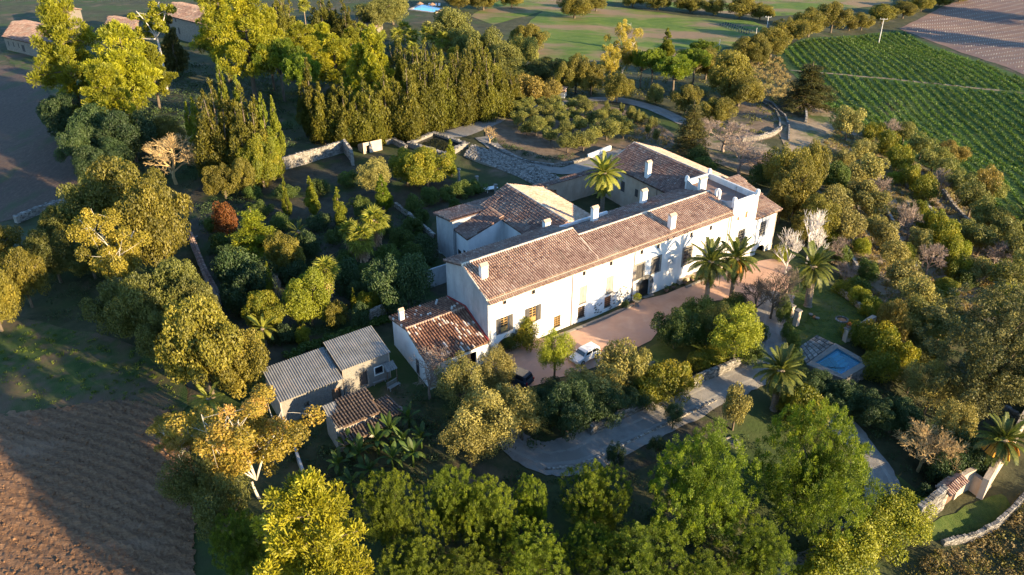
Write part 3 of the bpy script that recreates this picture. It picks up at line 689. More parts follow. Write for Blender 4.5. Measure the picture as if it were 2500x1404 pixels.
ridge(house, H(-.1,-.05,8.12), H(-.1,5.9,10.06), .12, m_cap, 'verge_cap')
ridge(house, H(17.2,.0,8.12), H(17.2,5.9,10.08), .10, m_cap, 'verge_cap')
ridge(house, H(27,11.15,7.6), H(42.7,11.15,7.6), .10, m_cap, 'eave_cap')
mb = MB(); mb.hbox(-.1, 42.79, -.16, -.03, 7.87, 8.03); mb.build('gutter', m_cap, house)
mb = MB(); mb.hbox(-.12, 42.78, -.2, -.161, 7.93, 8.0); mb.build('gutter_pipe', m_iron, house)
ev = slab([H(-.05,-.5,7.56), H(42.7,-.5,7.56), H(42.7,-.02,7.8), H(-.05,-.02,7.8)], .07).build('eave_board', m_cap, house)
stuff(roof_tiles(H(-.05,-.53,7.57), H(42.7,-.53,7.57), H(42.7,-.02,7.83), H(-.05,-.02,7.83), seed=15, pitch=.30, tl=.38, lo=.1, hi=.9).build('eave_tiles', m_tile, ev))
# roof terrace
mb = MB()
ops_t = [(44.1-.28, 44.1+.28, 6.35, 6.95), (45.9-.28, 45.9+.28, 6.3, 7.35), (45.4-.8, 45.4+.8, 2.0, 4.6)]
wall_holes(mb, 42.8, 48.2, -1.6, 9.5, -.25, ops_t); mb.poly([H(42.8,-.25,-1.6),H(42.8,-.25,9.5),H(42.8,.0,9.5),H(42.8,.0,-1.6)][::-1])
mb.hbox(42.801, 48.199, .07, .25, 8.6, 9.48)
mb.build('tower_wall', m_facade, house)
for (c, w, a, b), mm in ((( 44.1,.56,6.35,6.95), m_brickred), ((45.9,.56,6.3,7.35), m_brickred), ((45.4,1.6,2.0,4.6), m_glass)):
    s = MB(); s.hbox(c-w/2, c+w/2, -.1, -.05, a, b); w__ = s.build('window', mm, house)
    if w > 1:
        for k in range(4): g = MB(); x = c-w/2+w*(k+.5)/4; g.bar(H(x,-.2,a), H(x,-.2,b), .05); g.build('grille_bar', m_stone_pale, w__)
        for k in range(6): g = MB(); z = a+(b-a)*(k+.5)/6; g.bar(H(c-w/2,-.2,z), H(c+w/2,-.2,z), .05); g.build('grille_bar', m_stone_pale, w__)
mb = MB(); mb.hbox(47.9, 48.2, .26, 10, -1, 9.5); mb.build('tower_side_wall', m_render_pale, house)
mb = MB(); mb.hbox(42.81, 47.89, 9.7, 10.0, 5, 9.5); mb.build('parapet', m_render_pale, house)
mb = MB(); prism(mb, [(.26,7),(.26,9.5),(.8,9.35),(1.6,9.0),(2.6,8.85),(3.6,8.9),(5.0,9.2),(6.4,9.3),(7.4,9.15),(8.6,9.1),(9.69,9.6),(9.69,7)], 42.8, 43.1, lambda v, u, z: H(u, v, z)); mb.build('parapet', m_render_grey, house)
mb = MB(); mb.hbox(43.1, 47.9, .26, 9.7, 8.45, 8.6); mb.build('terrace_floor', m_tile_old_shade, house)
for u, v in ((42.95,-.05),(48.05,-.05),(48.05,9.85),(42.95,9.85)):
    mb = MB(); mb.hbox(u-.24, u+.24, v-.24, v+.24, 9.3, 10.05); mb.hbox(u-.18, u+.18, v-.18, v+.18, 10.05, 10.2); mb.build('parapet_pier', m_lime, house)
# bell arch and terrace chimney
mb = MB()
for v in (2.95, 3.65): mb.hbox(42.75, 43.15, v-.13, v+.13, 8.9, 9.9)
for k in range(6):
    t0, t1 = math.pi*k/6, math.pi*(k+1)/6
    f = lambda r, t, u: H(u, 3.3+r*math.cos(t), 9.9+r*math.sin(t))
    mb.hexa([f(.22,t0,42.75), f(.48,t0,42.75), f(.48,t0,43.15), f(.22,t0,43.15)], [f(.22,t1,42.75), f(.48,t1,42.75), f(.48,t1,43.15), f(.22,t1,43.15)])
mb.build('bell_arch', m_lime, house)
chimney(house, 43.3, 6.9, 8.3, 10.6, 1.3, .6)
chimney(house, 1.4, 3.2, 8.8, 10.7, .9, .75); chimney(house, 31.0, .8, 8.0, 10.2, .9, .75)
chimney(house, 23.6, 9.0, 7.9, 10.2, .9, .7); chimney(house, 33.9, 9.9, 7.6, 9.9, .9, .7)
mb = MB(); mb.tube([H(45.5,2,8.6), H(45.5,2,10.6)], .025, 5); mb.bar(H(45.2,2,10.4), H(45.8,2,10.4), .03); mb.build('aerial', m_iron, house)
# lower annex on the right
mb = MB(); ops_a = [(50.7-.75, 50.7+.75, 1.95, 4.4), (50.9-1.1, 50.9+1.1, -1.9, .35)]
wall_holes(mb, 48.2, 53.8, -2.4, 5.5, -.05, ops_a); arch_fill(mb, 50.9, 2.2, .35, -.05, rise=.9)
mb.build('annex_wall', m_facade, house)
mb = MB(); prism(mb, [(-.05,-2.4),(-.05,5.5),(9,7.9),(9,-2.4)], 53.5, 53.8, lambda v, u, z: H(u, v, z)); mb.build('annex_side_wall', m_render_warm, house)
mb = MB(); mb.hbox(48.3, 53.4, 1.6, 1.8, -2.4, 5); mb.build('annex_dark_backing', m_void, house)
s = MB(); s.hbox(49.95, 51.45, .2, .25, 1.95, 4.4); w__ = s.build('window', m_glass, house)
for k in range(4): g = MB(); x = 49.95+1.5*(k+.5)/4; g.bar(H(x,0,1.95), H(x,0,4.4), .06); g.build('grille_bar', m_shutter, w__)
for k in range(6): g = MB(); z = 1.95+2.45*(k+.5)/6; g.bar(H(49.95,0,z), H(51.45,0,z), .06); g.build('grille_bar', m_shutter, w__)
pitched(house, H(48.21,-.45,5.5), H(54.2,-.45,5.5), H(54.2,9,8.0), H(48.21,9,8.0), m_tile, m_tile_deck, seed=16)
# east wing
mb = MB(); prism(mb, [(42.85,-1),(42.85,6.1),(48.7,8.5),(54.8,6.3),(54.8,-1)], 28.2, 28.6, lambda u, v, z: H(u, v, z)); mb.hbox(42.85, 43.25, 10.85, 28.2, -1, 6.1); mb.hbox(54.4, 54.8, 10.01, 28.2, -1, 6.3); mb.build('east_wing_wall', m_render_warm, house)
pitched(house, H(42.5,28.9,6.15), H(42.5,10.05,6.15), H(48.7,10.05,8.72), H(48.7,28.9,8.72), m_tile_old_shade, m_tile_deck, seed=17)
pitched(house, H(55.2,10.05,6.3), H(55.2,28.9,6.3), H(48.7,28.9,8.72), H(48.7,10.05,8.72), m_tile, m_tile_deck, seed=18, lo=.3, hi=1)  # sunward slope tinted paler, sunlight put into the tiles
ridge(house, H(48.7,10,8.82), H(48.7,28.9,8.82), .15); ridge(house, H(42.5,28.9,6.25), H(48.7,28.9,8.8), .11, None, 'verge_cap'); ridge(house, H(55.2,28.9,6.4), H(48.7,28.9,8.8), .11, None, 'verge_cap')
chimney(house, 43.6, 19.4, 6.3, 9.2, .8, .8)
for v, z0, z1, w in ((24.6,2.6,4.4,.9),(21.0,2.9,4.2,.7),(20.2,-.2,1.9,.9),(26.5,3.4,4.4,.7)):
    s = MB(); s.hbox(42.8, 42.845, v-w/2, v+w/2, z0, z1); s.build('window', m_shut_dark, house)
mb = MB(); mb.tube([H(42.7,16,0), H(42.7,16,5.9)], .06, 6); mb.build('drain_pipe', m_tile_old_shade, house)
# courtyard north wall with its arch
mb = MB()
wall_holes(mb, 27, 42.85, -1, 4.2, 31.2, [(29.2, 33.2, -.5, 3.0)], .5); mb.hbox(27, 29.19, 31.72, 31.9, -1, 4.19); mb.hbox(33.21, 42.84, 31.72, 31.9, -1, 4.19); mb.hbox(29.19, 33.21, 31.72, 31.9, 3.01, 4.19)
mb.hbox(42.86, 43.2, 28.61, 31.7, -1, 4.19); mb.build('courtyard_wall', m_render_warm, house)
a_ = MB(); a_.hbox(29.2, 33.2, 31.5, 31.6, -.5, 3.0); ad = a_.build('arch_door', m_wood, house)
for k in range(15):
    t0, t1 = math.pi*k/15, math.pi*(k+.9)/15; f = lambda r, t, v: H(31.2+r*math.cos(t), v, 1.0+r*math.sin(t)); s = MB()
    s.hexa([f(1.95,t0,31.1), f(2.45,t0,31.1), f(2.45,t0,31.199), f(1.95,t0,31.199)], [f(1.95,t1,31.1), f(2.45,t1,31.1), f(2.45,t1,31.199), f(1.95,t1,31.199)]); s.build('arch_brick', m_brickred, ad)
stuff(roof_tiles(H(27,30.9,4.15), H(42.9,30.9,4.15), H(42.9,32.1,4.35), H(27,32.1,4.35), seed=19).build('coping_tiles', m_tile_old_shade, house))
# west wing
mb = MB(); mb.hbox(15.4, 15.8, 10.41, 24.6, -1, 6.2); mb.build('west_wing_wall', m_render_pale, house)
mb = MB(); mb.hbox(26.3, 26.7, 10.81, 26.5, -1, 6.1); prism(mb, [(15.81,-1),(15.81,6.2),(20,8.3),(26.29,6.1),(26.29,-1)], 26.1, 26.5, lambda u, v, z: H(u, v, z)); mb.build('west_wing_wall', m_render_warm, house)
pitched(house, H(15.1,24.8,6.25), H(15.1,10.42,6.25), H(20,10.42,8.5), H(20,24.8,8.5), m_tile_old_shade, m_tile_deck, seed=20)
pitched(house, H(26.95,10.42,6.25), H(26.95,26.8,6.25), H(20,26.8,8.5), H(20,10.42,8.5), m_tile, m_tile_deck, seed=21, lo=.3, hi=1)  # paler tiles again, painting the sunlit side of the wing
pitched(house, H(15.1,26.8,6.25), H(15.1,24.81,6.25), H(20,24.81,8.5), H(20,26.8,8.5), m_tile_old_shade, m_tile_deck, seed=22)
ridge(house, H(20,10.4,8.6), H(20,26.8,8.6), .15); ridge(house, H(26.95,10.9,6.35), H(26.95,26.8,6.35), .11, None, 'eave_cap')
chimney(house, 17.4, 12.2, 7.1, 8.6, .9, .8)
s = MB(); s.hbox(15.355, 15.395, 14.6, 15.2, 4.2, 5.1); s.build('window', m_shut_dark, house)
# stepped blocks on the garden side
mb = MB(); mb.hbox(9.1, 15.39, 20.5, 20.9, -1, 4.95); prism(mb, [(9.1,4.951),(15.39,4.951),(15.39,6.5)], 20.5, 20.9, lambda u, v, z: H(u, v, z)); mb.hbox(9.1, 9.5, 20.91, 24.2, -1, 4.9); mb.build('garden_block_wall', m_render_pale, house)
pitched(house, H(8.8,24.3,4.95), H(8.8,20.3,4.95), H(15.38,20.3,6.75), H(15.38,24.3,6.75), m_tile_old_shade, m_tile_deck, seed=23, lo=.0, hi=.8)
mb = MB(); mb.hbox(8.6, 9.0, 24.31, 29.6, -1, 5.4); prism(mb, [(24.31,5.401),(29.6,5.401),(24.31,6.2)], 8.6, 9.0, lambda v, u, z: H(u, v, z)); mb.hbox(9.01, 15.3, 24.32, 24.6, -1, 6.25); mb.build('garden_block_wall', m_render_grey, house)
pitched(house, H(20.6,29.9,5.5), H(8.3,29.9,5.5), H(8.3,24.5,6.4), H(20.6,24.5,6.4), m_tile_old_shade, m_tile_deck, seed=24, white=.05, lo=.2, hi=1)
for v, z0, z1, w in ((21.6,1.0,2.6,.8),(23.2,.0,2.0,.9)):
    s = MB(); s.hbox(9.05, 9.095, v-w/2, v+w/2, z0, z1); s.build('window', m_void, house)
mb = MB(); mb.hbox(.5, 9.0, 20.2, 20.45, -1, 2.2); mb.build('garden_yard_wall', m_render_grey, house)

# ---- barn against the gable
barn = root('barn', H(-4, 5, -.3), 'low white outbuilding with patched red tile roof against the grey gable', 'building')
mb = MB(); wall_holes(mb, -8.2, -.02, -1.4, 2.5, 0, [(-4.3, -1.7, -.6, 1.7)]); mb.build('front_wall', m_lime, barn)
mb = MB(); mb.hbox(-8.0, -.05, .9, 1.0, -1, 2.4); mb.build('dark_backing', m_void, barn)
mb = MB(); prism(mb, [(0.0,-1.4),(0.0,2.5),(5.4,4.2),(10,3.35),(10,-1.4)], -8.2, -7.9, lambda v, u, z: H(u, v, z)); mb.build('side_wall', m_lime, barn)
mb = MB(); mb.hbox(-7.89, -.02, 9.7, 10, -1.4, 3.3); mb.build('rear_wall', m_render_pale, barn)
for v, z0, z1, w in ((3.2,-.8,1.2,.8),): s = MB(); s.hbox(-8.24, -8.205, v-w/2, v+w/2, z0, z1); s.build('door', m_shut_dark, barn)
d1 = slab([H(-8.5,-.35,2.5), H(-.02,-.35,2.5), H(-.02,5.4,4.35), H(-8.5,5.4,4.35)]).build('roof_slope', m_wood, barn)
d2 = slab([H(-.02,10.3,3.4), H(-8.5,10.3,3.4), H(-8.5,5.4,4.35), H(-.02,5.4,4.35)]).build('roof_slope', m_wood, barn)
sing = []; roof_tiles(H(-8.5,-.35,2.5), H(-.02,-.35,2.5), H(-.02,5.4,4.35), H(-8.5,5.4,4.35), seed=31, pitch=.36, tl=.46, white=.17, singles=sing)
o0 = world_loc(d1); sing.sort(key=lambda a: a[0][0][1])
rest = MB()
for k, (p, q, t) in enumerate(sing):
    mb = MB() if k < 300 else rest
    k0 = len(mb.v); mb.v += [tuple(c) for c in p+q]
    mb.f += [(k0,k0+1,k0+5,k0+4), (k0+1,k0+2,k0+6,k0+5), (k0+2,k0+3,k0+7,k0+6), (k0+3,k0+2,k0+1,k0)]; mb.t += [t]*4
    if k < 300: mb.build('roof_tile', m_tile_barn, d1)
if rest.v: stuff(rest.build('roof_tiles', m_tile_barn, d1))
stuff(roof_tiles(H(-.02,10.3,3.4), H(-8.5,10.3,3.4), H(-8.5,5.4,4.35), H(-.02,5.4,4.35), seed=32, pitch=.36, tl=.46, white=.06, hi=.8).build('roof_tiles', m_tile_barn, d2))
ridge(barn, H(-8.5,5.4,4.46), H(-.1,5.4,4.46), .15, m_tile)
mb = MB(); mb.bar(H(-.12,-.3,2.72), H(-.12,5.4,4.6), .2, .14); mb.bar(H(-.12,5.4,4.6), H(-.12,10.2,3.68), .2, .14); mb.build('red_flashing', m_red, barn)
chimney(barn, -7.7, 8.2, 3.5, 5.2, .55, .55)

# ---- corrugated sheds and the ruin
def corr_sheet(parent, E0, E1, R1, R0, pitch=.28, name='corrugated_sheet', rows=2, mat=None):
    E0, E1, R1, R0 = [np.array(p, float) for p in (E0, E1, R1, R0)]
    L_ = np.linalg.norm(E1-E0); cols = max(2, int(L_/1.05)); n = np.cross(E1-E0, R0-E0); n /= np.linalg.norm(n); n *= np.sign(n[2])
    rr = random.Random(int(L_*10))
    for c in range(cols):
        for w in range(rows):
            k = max(4, int(L_/cols/pitch*4)); A = []; B = []
            f0 = w/rows-.01*(w > 0); f1 = (w+1)/rows+.02*(w < rows-1)
            lift = .01*(c % 2)+.02*w
            for i in range(k+1):
                s = (c+i/k)/cols; hgt = .055*math.cos(2*math.pi*s*L_/pitch)+lift
                a = E0+(E1-E0)*s; b = R0+(R1-R0)*s
                A.append(a+(b-a)*f0+n*hgt); B.append(a+(b-a)*f1+n*(hgt-.012))
            mb = MB(); t = rr.random()
            for i in range(k): mb.poly([A[i], A[i+1], B[i+1], B[i]], t)
            mb.build(name, mat or m_corr, parent)
shed2 = root('shed', H(-14.2, 7, -.4), 'taller grey shed with corrugated sheet roof, nearer the barn', 'shed')
shed1 = root('shed', H(-21, 6.5, -.4), 'long low shed with streaked corrugated roof below the leaning tree', 'shed')
mb = MB(); wall_holes(mb, -17.1, -11.3, -1.2, 2.75, 4.6, [(-15.2, -14.2, -.6, 1.4), (-13.2, -12.2, .3, 1.3)]); mb.hbox(-17.1, -11.3, 5.2, 5.3, -1, 2.7); mb.build('front_wall', m_stone_pale, shed2)
mb = MB(); prism(mb, [(4.61,-1.2),(4.61,2.75),(9.6,3.4),(9.6,-1.2)], -11.5, -11.2, lambda v, u, z: H(u, v, z)); prism(mb, [(4.61,-1.2),(4.61,2.75),(9.6,3.4),(9.6,-1.2)], -17.15, -16.85, lambda v, u, z: H(u, v, z)); mb.hbox(-16.8, -11.55, 9.3, 9.6, -1.2, 3.3); mb.build('side_wall', m_render_warm, shed2)
s = MB(); s.hbox(-15.2, -14.2, 4.85, 4.9, -.6, 1.4); s.build('door', m_shut_dark, shed2)
s = MB(); s.hbox(-13.32, -12.08, 4.53, 4.59, .2, .32); s.hbox(-13.32, -12.08, 4.53, 4.59, 1.28, 1.4); s.hbox(-13.32, -13.2, 4.53, 4.59, .32, 1.28); s.hbox(-12.2, -12.08, 4.53, 4.59, .32, 1.28); w__ = s.build('window', m_lime, shed2)
s = MB(); s.hbox(-13.2, -12.2, 4.8, 4.84, .3, 1.3); s.build('pane', m_glass, w__)
corr_sheet(shed2, H(-17.4,4.25,2.86), H(-11.1,4.25,2.86), H(-11.1,9.8,3.55), H(-17.4,9.8,3.55))
mb = MB(); wall_holes(mb, -24.6, -17.45, -1.4, 2.2, 3.9, [(-18.9, -17.8, -1.0, 1.1), (-22.2, -21.6, .1, .8)]); mb.hbox(-24.6, -17.45, 4.4, 4.5, -1.2, 2.1); mb.build('front_wall', m_stone_pale, shed1)
mb = MB(); prism(mb, [(3.91,-1.4),(3.91,2.2),(9.4,2.85),(9.4,-1.4)], -24.75, -24.45, lambda v, u, z: H(u, v, z)); mb.hbox(-24.44, -17.2, 9.1, 9.4, -1.4, 2.75); mb.build('side_wall', m_render_warm, shed1)
s = MB(); s.hbox(-18.9, -17.8, 4.15, 4.2, -1.0, 1.1); s.build('door', m_wood, shed1)
s = MB(); s.hbox(-22.3, -21.5, 3.82, 3.89, .0, .1); s.build('window', m_render_pale, shed1)
corr_sheet(shed1, H(-24.9,3.5,2.3), H(-17.42,3.5,2.3), H(-17.42,9.7,3.0), H(-24.9,9.7,3.0))
ruin = root('ruined_hut', H(-19, -2, -.8), 'dark ruined hut with sagging broken tile roof below the sheds', 'hut')
mb = MB(); mb.hbox(-21.2, -16.5, -3.7, -3.4, -1.4, 1.95); mb.hbox(-21.2, -16.5, -.8, -.5, -1.4, 2.5); prism(mb, [(-3.39,-1.4),(-3.39,1.95),(-.81,2.5),(-.81,-1.4)], -21.2, -20.9, lambda v, u, z: H(u, v, z)); prism(mb, [(-3.39,-1.4),(-3.39,1.95),(-.81,2.5),(-.81,-1.4)], -16.8, -16.5, lambda v, u, z: H(u, v, z)); mb.build('wall', m_stone, ruin)
d = slab([H(-20.4,-4.0,2.0), H(-16.2,-4.0,2.0), H(-16.2,-.3,2.75), H(-20.4,-.3,2.75)], .08).build('roof_slope', m_wood, ruin)
stuff(roof_tiles(H(-21.4,-4.0,2.05), H(-16.2,-4.0,2.05), H(-16.2,-.3,2.8), H(-21.4,-.3,2.8), seed=41, hi=.55, pitch=.34, tl=.46, poly=[H(-21.0,-4.0,2.05), H(-16.2,-4.0,2.05), H(-16.2,-.3,2.8), H(-19.8,-.3,2.8), H(-20.2,-1.6,2.5), H(-21.2,-2.2,2.4)]).build('roof_tiles', m_tile_ruin, d))
corr_sheet(ruin, H(-21.4,-2.0,2.5), H(-20.0,-2.0,2.5), H(-20.0,-.4,2.85), H(-21.4,-.4,2.85), rows=1)
d = slab([H(-21.0,-5.4,1.0), H(-16.4,-5.4,1.0), H(-16.4,-4.1,1.5), H(-21.0,-4.1,1.5)], .08).build('roof_slope', m_wood, ruin)
stuff(roof_tiles(H(-21.0,-5.4,1.05), H(-16.4,-5.4,1.05), H(-16.4,-4.1,1.55), H(-21.0,-4.1,1.55), seed=42, hi=.55, pitch=.34, tl=.46).build('roof_tiles', m_tile_ruin, d))
d = slab([H(-16.0,-4.6,1.2), H(-13.8,-4.2,1.0), H(-14.2,-1.6,1.7), H(-16.0,-1.8,1.8)], .08).build('roof_slope', m_wood, ruin)
stuff(roof_tiles(H(-16.0,-4.6,1.25), H(-13.8,-4.2,1.05), H(-14.2,-1.6,1.75), H(-16.0,-1.8,1.85), seed=43, hi=.55, pitch=.34, tl=.46).build('roof_tiles', m_tile_ruin, d))

# ---- distant houses among the pines
def far_house(pts, z_w, z_r, label, name='stone_house', wall=None, wins=(), mat=None, seed=1, base=None):
    """pts: three ground corners (front-left, front-right, back-right) as picture spots"""
    a, b, c = [on_ground(*p) for p in pts]; d = a+c-b; z0 = min(p[2] for p in (a, b, c))-.4
    for p in (a, b, c, d): p[2] = z0
    o = root(name, (a+c)/2, label, 'house')
    up = np.array([0, 0, 1.0]); mid0 = (a+d)/2; mid1 = (b+c)/2
    mb = MB(); mb.poly([a, b, b+up*z_w, a+up*z_w]); mb.poly([c, d, d+up*z_w, c+up*z_w]); mb.poly([b, c, c+up*z_w, mid1+up*z_r, b+up*z_w]); mb.poly([d, a, a+up*z_w, mid0+up*z_r, d+up*z_w])
    mb.build('wall', wall or m_stone_house, o)
    e = (b-a)/np.linalg.norm(b-a); g = (d-a)/np.linalg.norm(d-a)
    q = lambda p, s, t, z: p+e*s+g*t+up*z
    k = .1
    pitched(o, q(a,-.4,-.5,z_w-.15), q(b,.4,-.5,z_w-.15), q(mid1,.4,0,z_r+.1), q(mid0,-.4,0,z_r+.1), mat or m_tile_old_shade, m_tile_deck, seed=seed, pitch=.4, tl=.6)
    pitched(o, q(c,.4,.5,z_w-.15), q(d,-.4,.5,z_w-.15), q(mid0,-.4,0,z_r+.1), q(mid1,.4,0,z_r+.1), mat or m_tile_old_shade, m_tile_deck, seed=seed+1, pitch=.4, tl=.6)
    for face, s, z, w, h in wins:
        p, t_, n_ = (a, e, -g) if face == 'f' else (b, (c-b)/np.linalg.norm(c-b), e)
        s_ = MB(); w0 = p+t_*s; s_.hexa([w0-t_*w/2+up*z+n_*.01, w0+t_*w/2+up*z+n_*.01, w0+t_*w/2+up*z-n_*.1, w0-t_*w/2+up*z-n_*.1], [w0-t_*w/2+up*(z+h)+n_*.01, w0+t_*w/2+up*(z+h)+n_*.01, w0+t_*w/2+up*(z+h)-n_*.1, w0-t_*w/2+up*(z+h)-n_*.1]); s_.build('window', m_shut_dark, o)
    return o
far_house([(18,122),(125,148),(170,100)], 4.6, 6.4, 'long stone farmhouse with reddish roof at the far left edge', wall=m_stone_house, wins=[('f',2,2,.6,1.4),('f',5,2,.6,1.4),('f',8,2,.6,1.4),('f',10.5,1.2,1.6,2)], seed=51)
far_house([(120,70),(175,82),(205,58)], 5.5, 7, 'small house half hidden behind the left farmhouse', wall=m_stone_house, seed=53)
far_house([(262,90),(330,100),(350,72)], 3.6, 5, 'low tiled house between the pines and the pale trunk', wins=[('f',4,1.4,1,1.2)], seed=55)
far_house([(415,90),(512,118),(545,80)], 7.5, 9.2, 'two storey stone house behind the dark conifer', wins=[('f',7,2.4,1,2),('f',6,6,.9,1)], seed=57)
far_house([(865,75),(915,92),(935,70)], 2.6, 3.8, 'tiled roof showing between cypresses and fan palms', seed=59)
hut = far_house([(1362,238),(1378,240),(1384,232)], 2.4, 2.7, 'tiny white hut beside the back track', 'white_hut', m_lime, (), m_tile, 61)
# ------------------------------------------------------------------ plants: shapes shared between alike plants
def unit(v): return v/np.maximum(np.linalg.norm(v, axis=-1, keepdims=True), 1e-9)
def leaf_cloud(clumps, n, size, seed, shape='leaf', upbias=.25, shell=.5, spread=.9, tint_base=.5, tvar=.15):
    """n leaves spread through clumps (cx,cy,cz,rx,ry,rz,tint); returns verts, quad faces, tint"""
    g = np.random.default_rng(seed); C = np.asarray(clumps, float)
    w = (C[:, 3]*C[:, 4]+C[:, 4]*C[:, 5]+C[:, 3]*C[:, 5]); idx = g.choice(len(C), n, p=w/w.sum())
    d = unit(g.normal(size=(n, 3))+np.array([0, 0, upbias])); rad = shell+(1-shell)*np.sqrt(g.random((n, 1)))
    pos = C[idx, :3]+d*C[idx, 3:6]*rad
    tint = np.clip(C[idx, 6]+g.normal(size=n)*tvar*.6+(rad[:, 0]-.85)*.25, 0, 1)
    sz = size*g.uniform(.6, 1.35, (n, 1))
    if shape == 'needle':
        ax = unit(d*.9+g.normal(size=(n, 3))*.45+np.array([0, 0, .35])); sd_ = unit(np.cross(ax, g.normal(size=(n, 3))))
        a = pos-ax*sz*.5; b = pos+ax*sz*.9; wv = sd_*sz*.20
        V = np.stack([a-wv*.5, a+wv*.5, b+wv, b-wv], 1)
    elif shape == 'spray':
        ax = unit(d*.45+g.normal(size=(n, 3))*.3+np.array([0, 0, .9])); sd_ = unit(np.cross(ax, d+g.normal(size=(n, 3))*.4))
        V = np.stack([pos-ax*sz*.6, pos+sd_*sz*.3, pos+ax*sz*.8, pos-sd_*sz*.3], 1)
    elif shape == 'flat':
        nn = unit(np.array([0, 0, 1.])+g.normal(size=(n, 3))*.4); ax = unit(np.cross(nn, g.normal(size=(n, 3)))); sd_ = np.cross(nn, ax)
        V = np.stack([pos-ax*sz*.6, pos+sd_*sz*.32, pos+ax*sz*.6, pos-sd_*sz*.32], 1)
    else:
        nn = unit(d*.7+g.normal(size=(n, 3))*spread*.7+np.array([0, 0, .25])); ax = unit(np.cross(nn, g.normal(size=(n, 3)))); sd_ = np.cross(nn, ax)
        V = np.stack([pos-ax*sz*.55, pos+sd_*sz*.34, pos+ax*sz*.55, pos-sd_*sz*.34], 1)
    F = np.arange(n*4).reshape(n, 4)
    return V.reshape(-1, 3), F, tint
def cloud_mesh(name, *a, mat=None, **k):
    V, F, t = leaf_cloud(*a, **k); return mesh_np(name, V, F, mat, t)
def limbs(mb, base, tip, r0, r1, seed, bend=.12, n=6, sides=6):
    g = random.Random(seed); base = np.array(base, float); tip = np.array(tip, float); L_ = np.linalg.norm(tip-base)
    off = np.array([g.uniform(-1, 1), g.uniform(-1, 1), g.uniform(-.3, .6)])*bend*L_
    pts = [base+(tip-base)*t+off*math.sin(math.pi*t) for t in np.linspace(0, 1, n)]
    mb.tube(pts, [r0+(r1-r0)*t for t in np.linspace(0, 1, n)], sides); return pts
PL = {}   # species -> list of (crown mesh, trunk mesh, height, radius)
def add_species(key, crown, trunk, h, r): PL.setdefault(key, []).append((crown, trunk, h, r))
def mk_round(key, h, r, nclump, nleaf, size, seed, mat, low=.0, shape='leaf', cr=(.22,.38), squash=.8, trunk=.28, bark=None, fork=.35, flat_top=0.0, shell=.5, limb_r=.5, lim=9, upbias=.25, fr=(.45,.86), tv=.13, fill=3, rn=1.0):
    """broad crown made of clumps over a leaning dome, with a forked trunk"""
    g = np.random.default_rng(seed); cl = []; zc = h*(low+1)/2; rz = h*(1-low)/2
    asym = g.uniform(.82, 1.15, 4); ph = g.uniform(0, 6.3)
    for k in range(nclump):
        d = unit(g.normal(size=3)); d[2] = d[2]*.9+.12
        if d[2] < -.55: d[2] = -.55*g.random()
        f = g.uniform(*fr)
        az = math.atan2(d[1], d[0]); lob = 1+.16*math.sin(2*az+ph)+.10*math.sin(5*az+ph*2)
        c = np.array([d[0]*r*f*lob, d[1]*r*f*lob, zc+d[2]*rz*f*(1-flat_top*(d[2] > 0))]); q = r*g.uniform(*cr)
        cl.append([*c, q, q, q*squash, .5+g.normal()*tv])
    for k in range(fill):
        c = g.normal(size=3)*np.array([r, r, rz])*(.2 if fill < 9 else .32); q = r*(.17 if fill > 9 else .26); cl.append([c[0], c[1], zc+c[2], q, q, q, .3])  # inner fill tinted dark, painting shade into gaps between the tufts
    cr_ = cloud_mesh(key+'_crown', cl, nleaf, size, seed+1, mat=mat, shape=shape, shell=shell, upbias=upbias)
    mb = MB(); fk = h*fork; r1 = h*trunk*.10
    limbs(mb, (0, 0, -.3), (g.normal()*.1, g.normal()*.1, fk), r1, r1*.75, seed, .05)
    order = sorted(cl, key=lambda c: -c[3])[:lim]
    for k, c in enumerate(order): limbs(mb, (0, 0, fk*.92), c[:3], r1*limb_r, r1*.12, seed+k, .14, 6, 5)
    add_species(key, cr_, mb.mesh(key+'_trunk', bark or m_bark, smooth=True), h, r*rn)
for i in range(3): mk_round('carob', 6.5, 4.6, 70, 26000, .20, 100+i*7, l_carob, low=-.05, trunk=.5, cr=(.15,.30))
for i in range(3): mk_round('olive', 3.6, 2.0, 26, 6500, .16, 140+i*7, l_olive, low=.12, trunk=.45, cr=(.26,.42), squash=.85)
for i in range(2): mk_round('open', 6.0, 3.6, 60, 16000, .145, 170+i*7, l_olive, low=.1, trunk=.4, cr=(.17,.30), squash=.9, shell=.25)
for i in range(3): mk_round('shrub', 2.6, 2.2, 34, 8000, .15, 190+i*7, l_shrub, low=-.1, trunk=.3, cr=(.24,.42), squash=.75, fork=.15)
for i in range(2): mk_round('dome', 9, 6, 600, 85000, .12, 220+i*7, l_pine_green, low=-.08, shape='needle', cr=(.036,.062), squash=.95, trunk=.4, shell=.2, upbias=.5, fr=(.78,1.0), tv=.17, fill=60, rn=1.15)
for i in range(2): mk_round('stone', 10, 5.2, 90, 16000, .24, 210+i*7, l_pine_green, low=.36, shape='needle', cr=(.10,.17), squash=.85, trunk=.3, flat_top=.25, fork=.45)
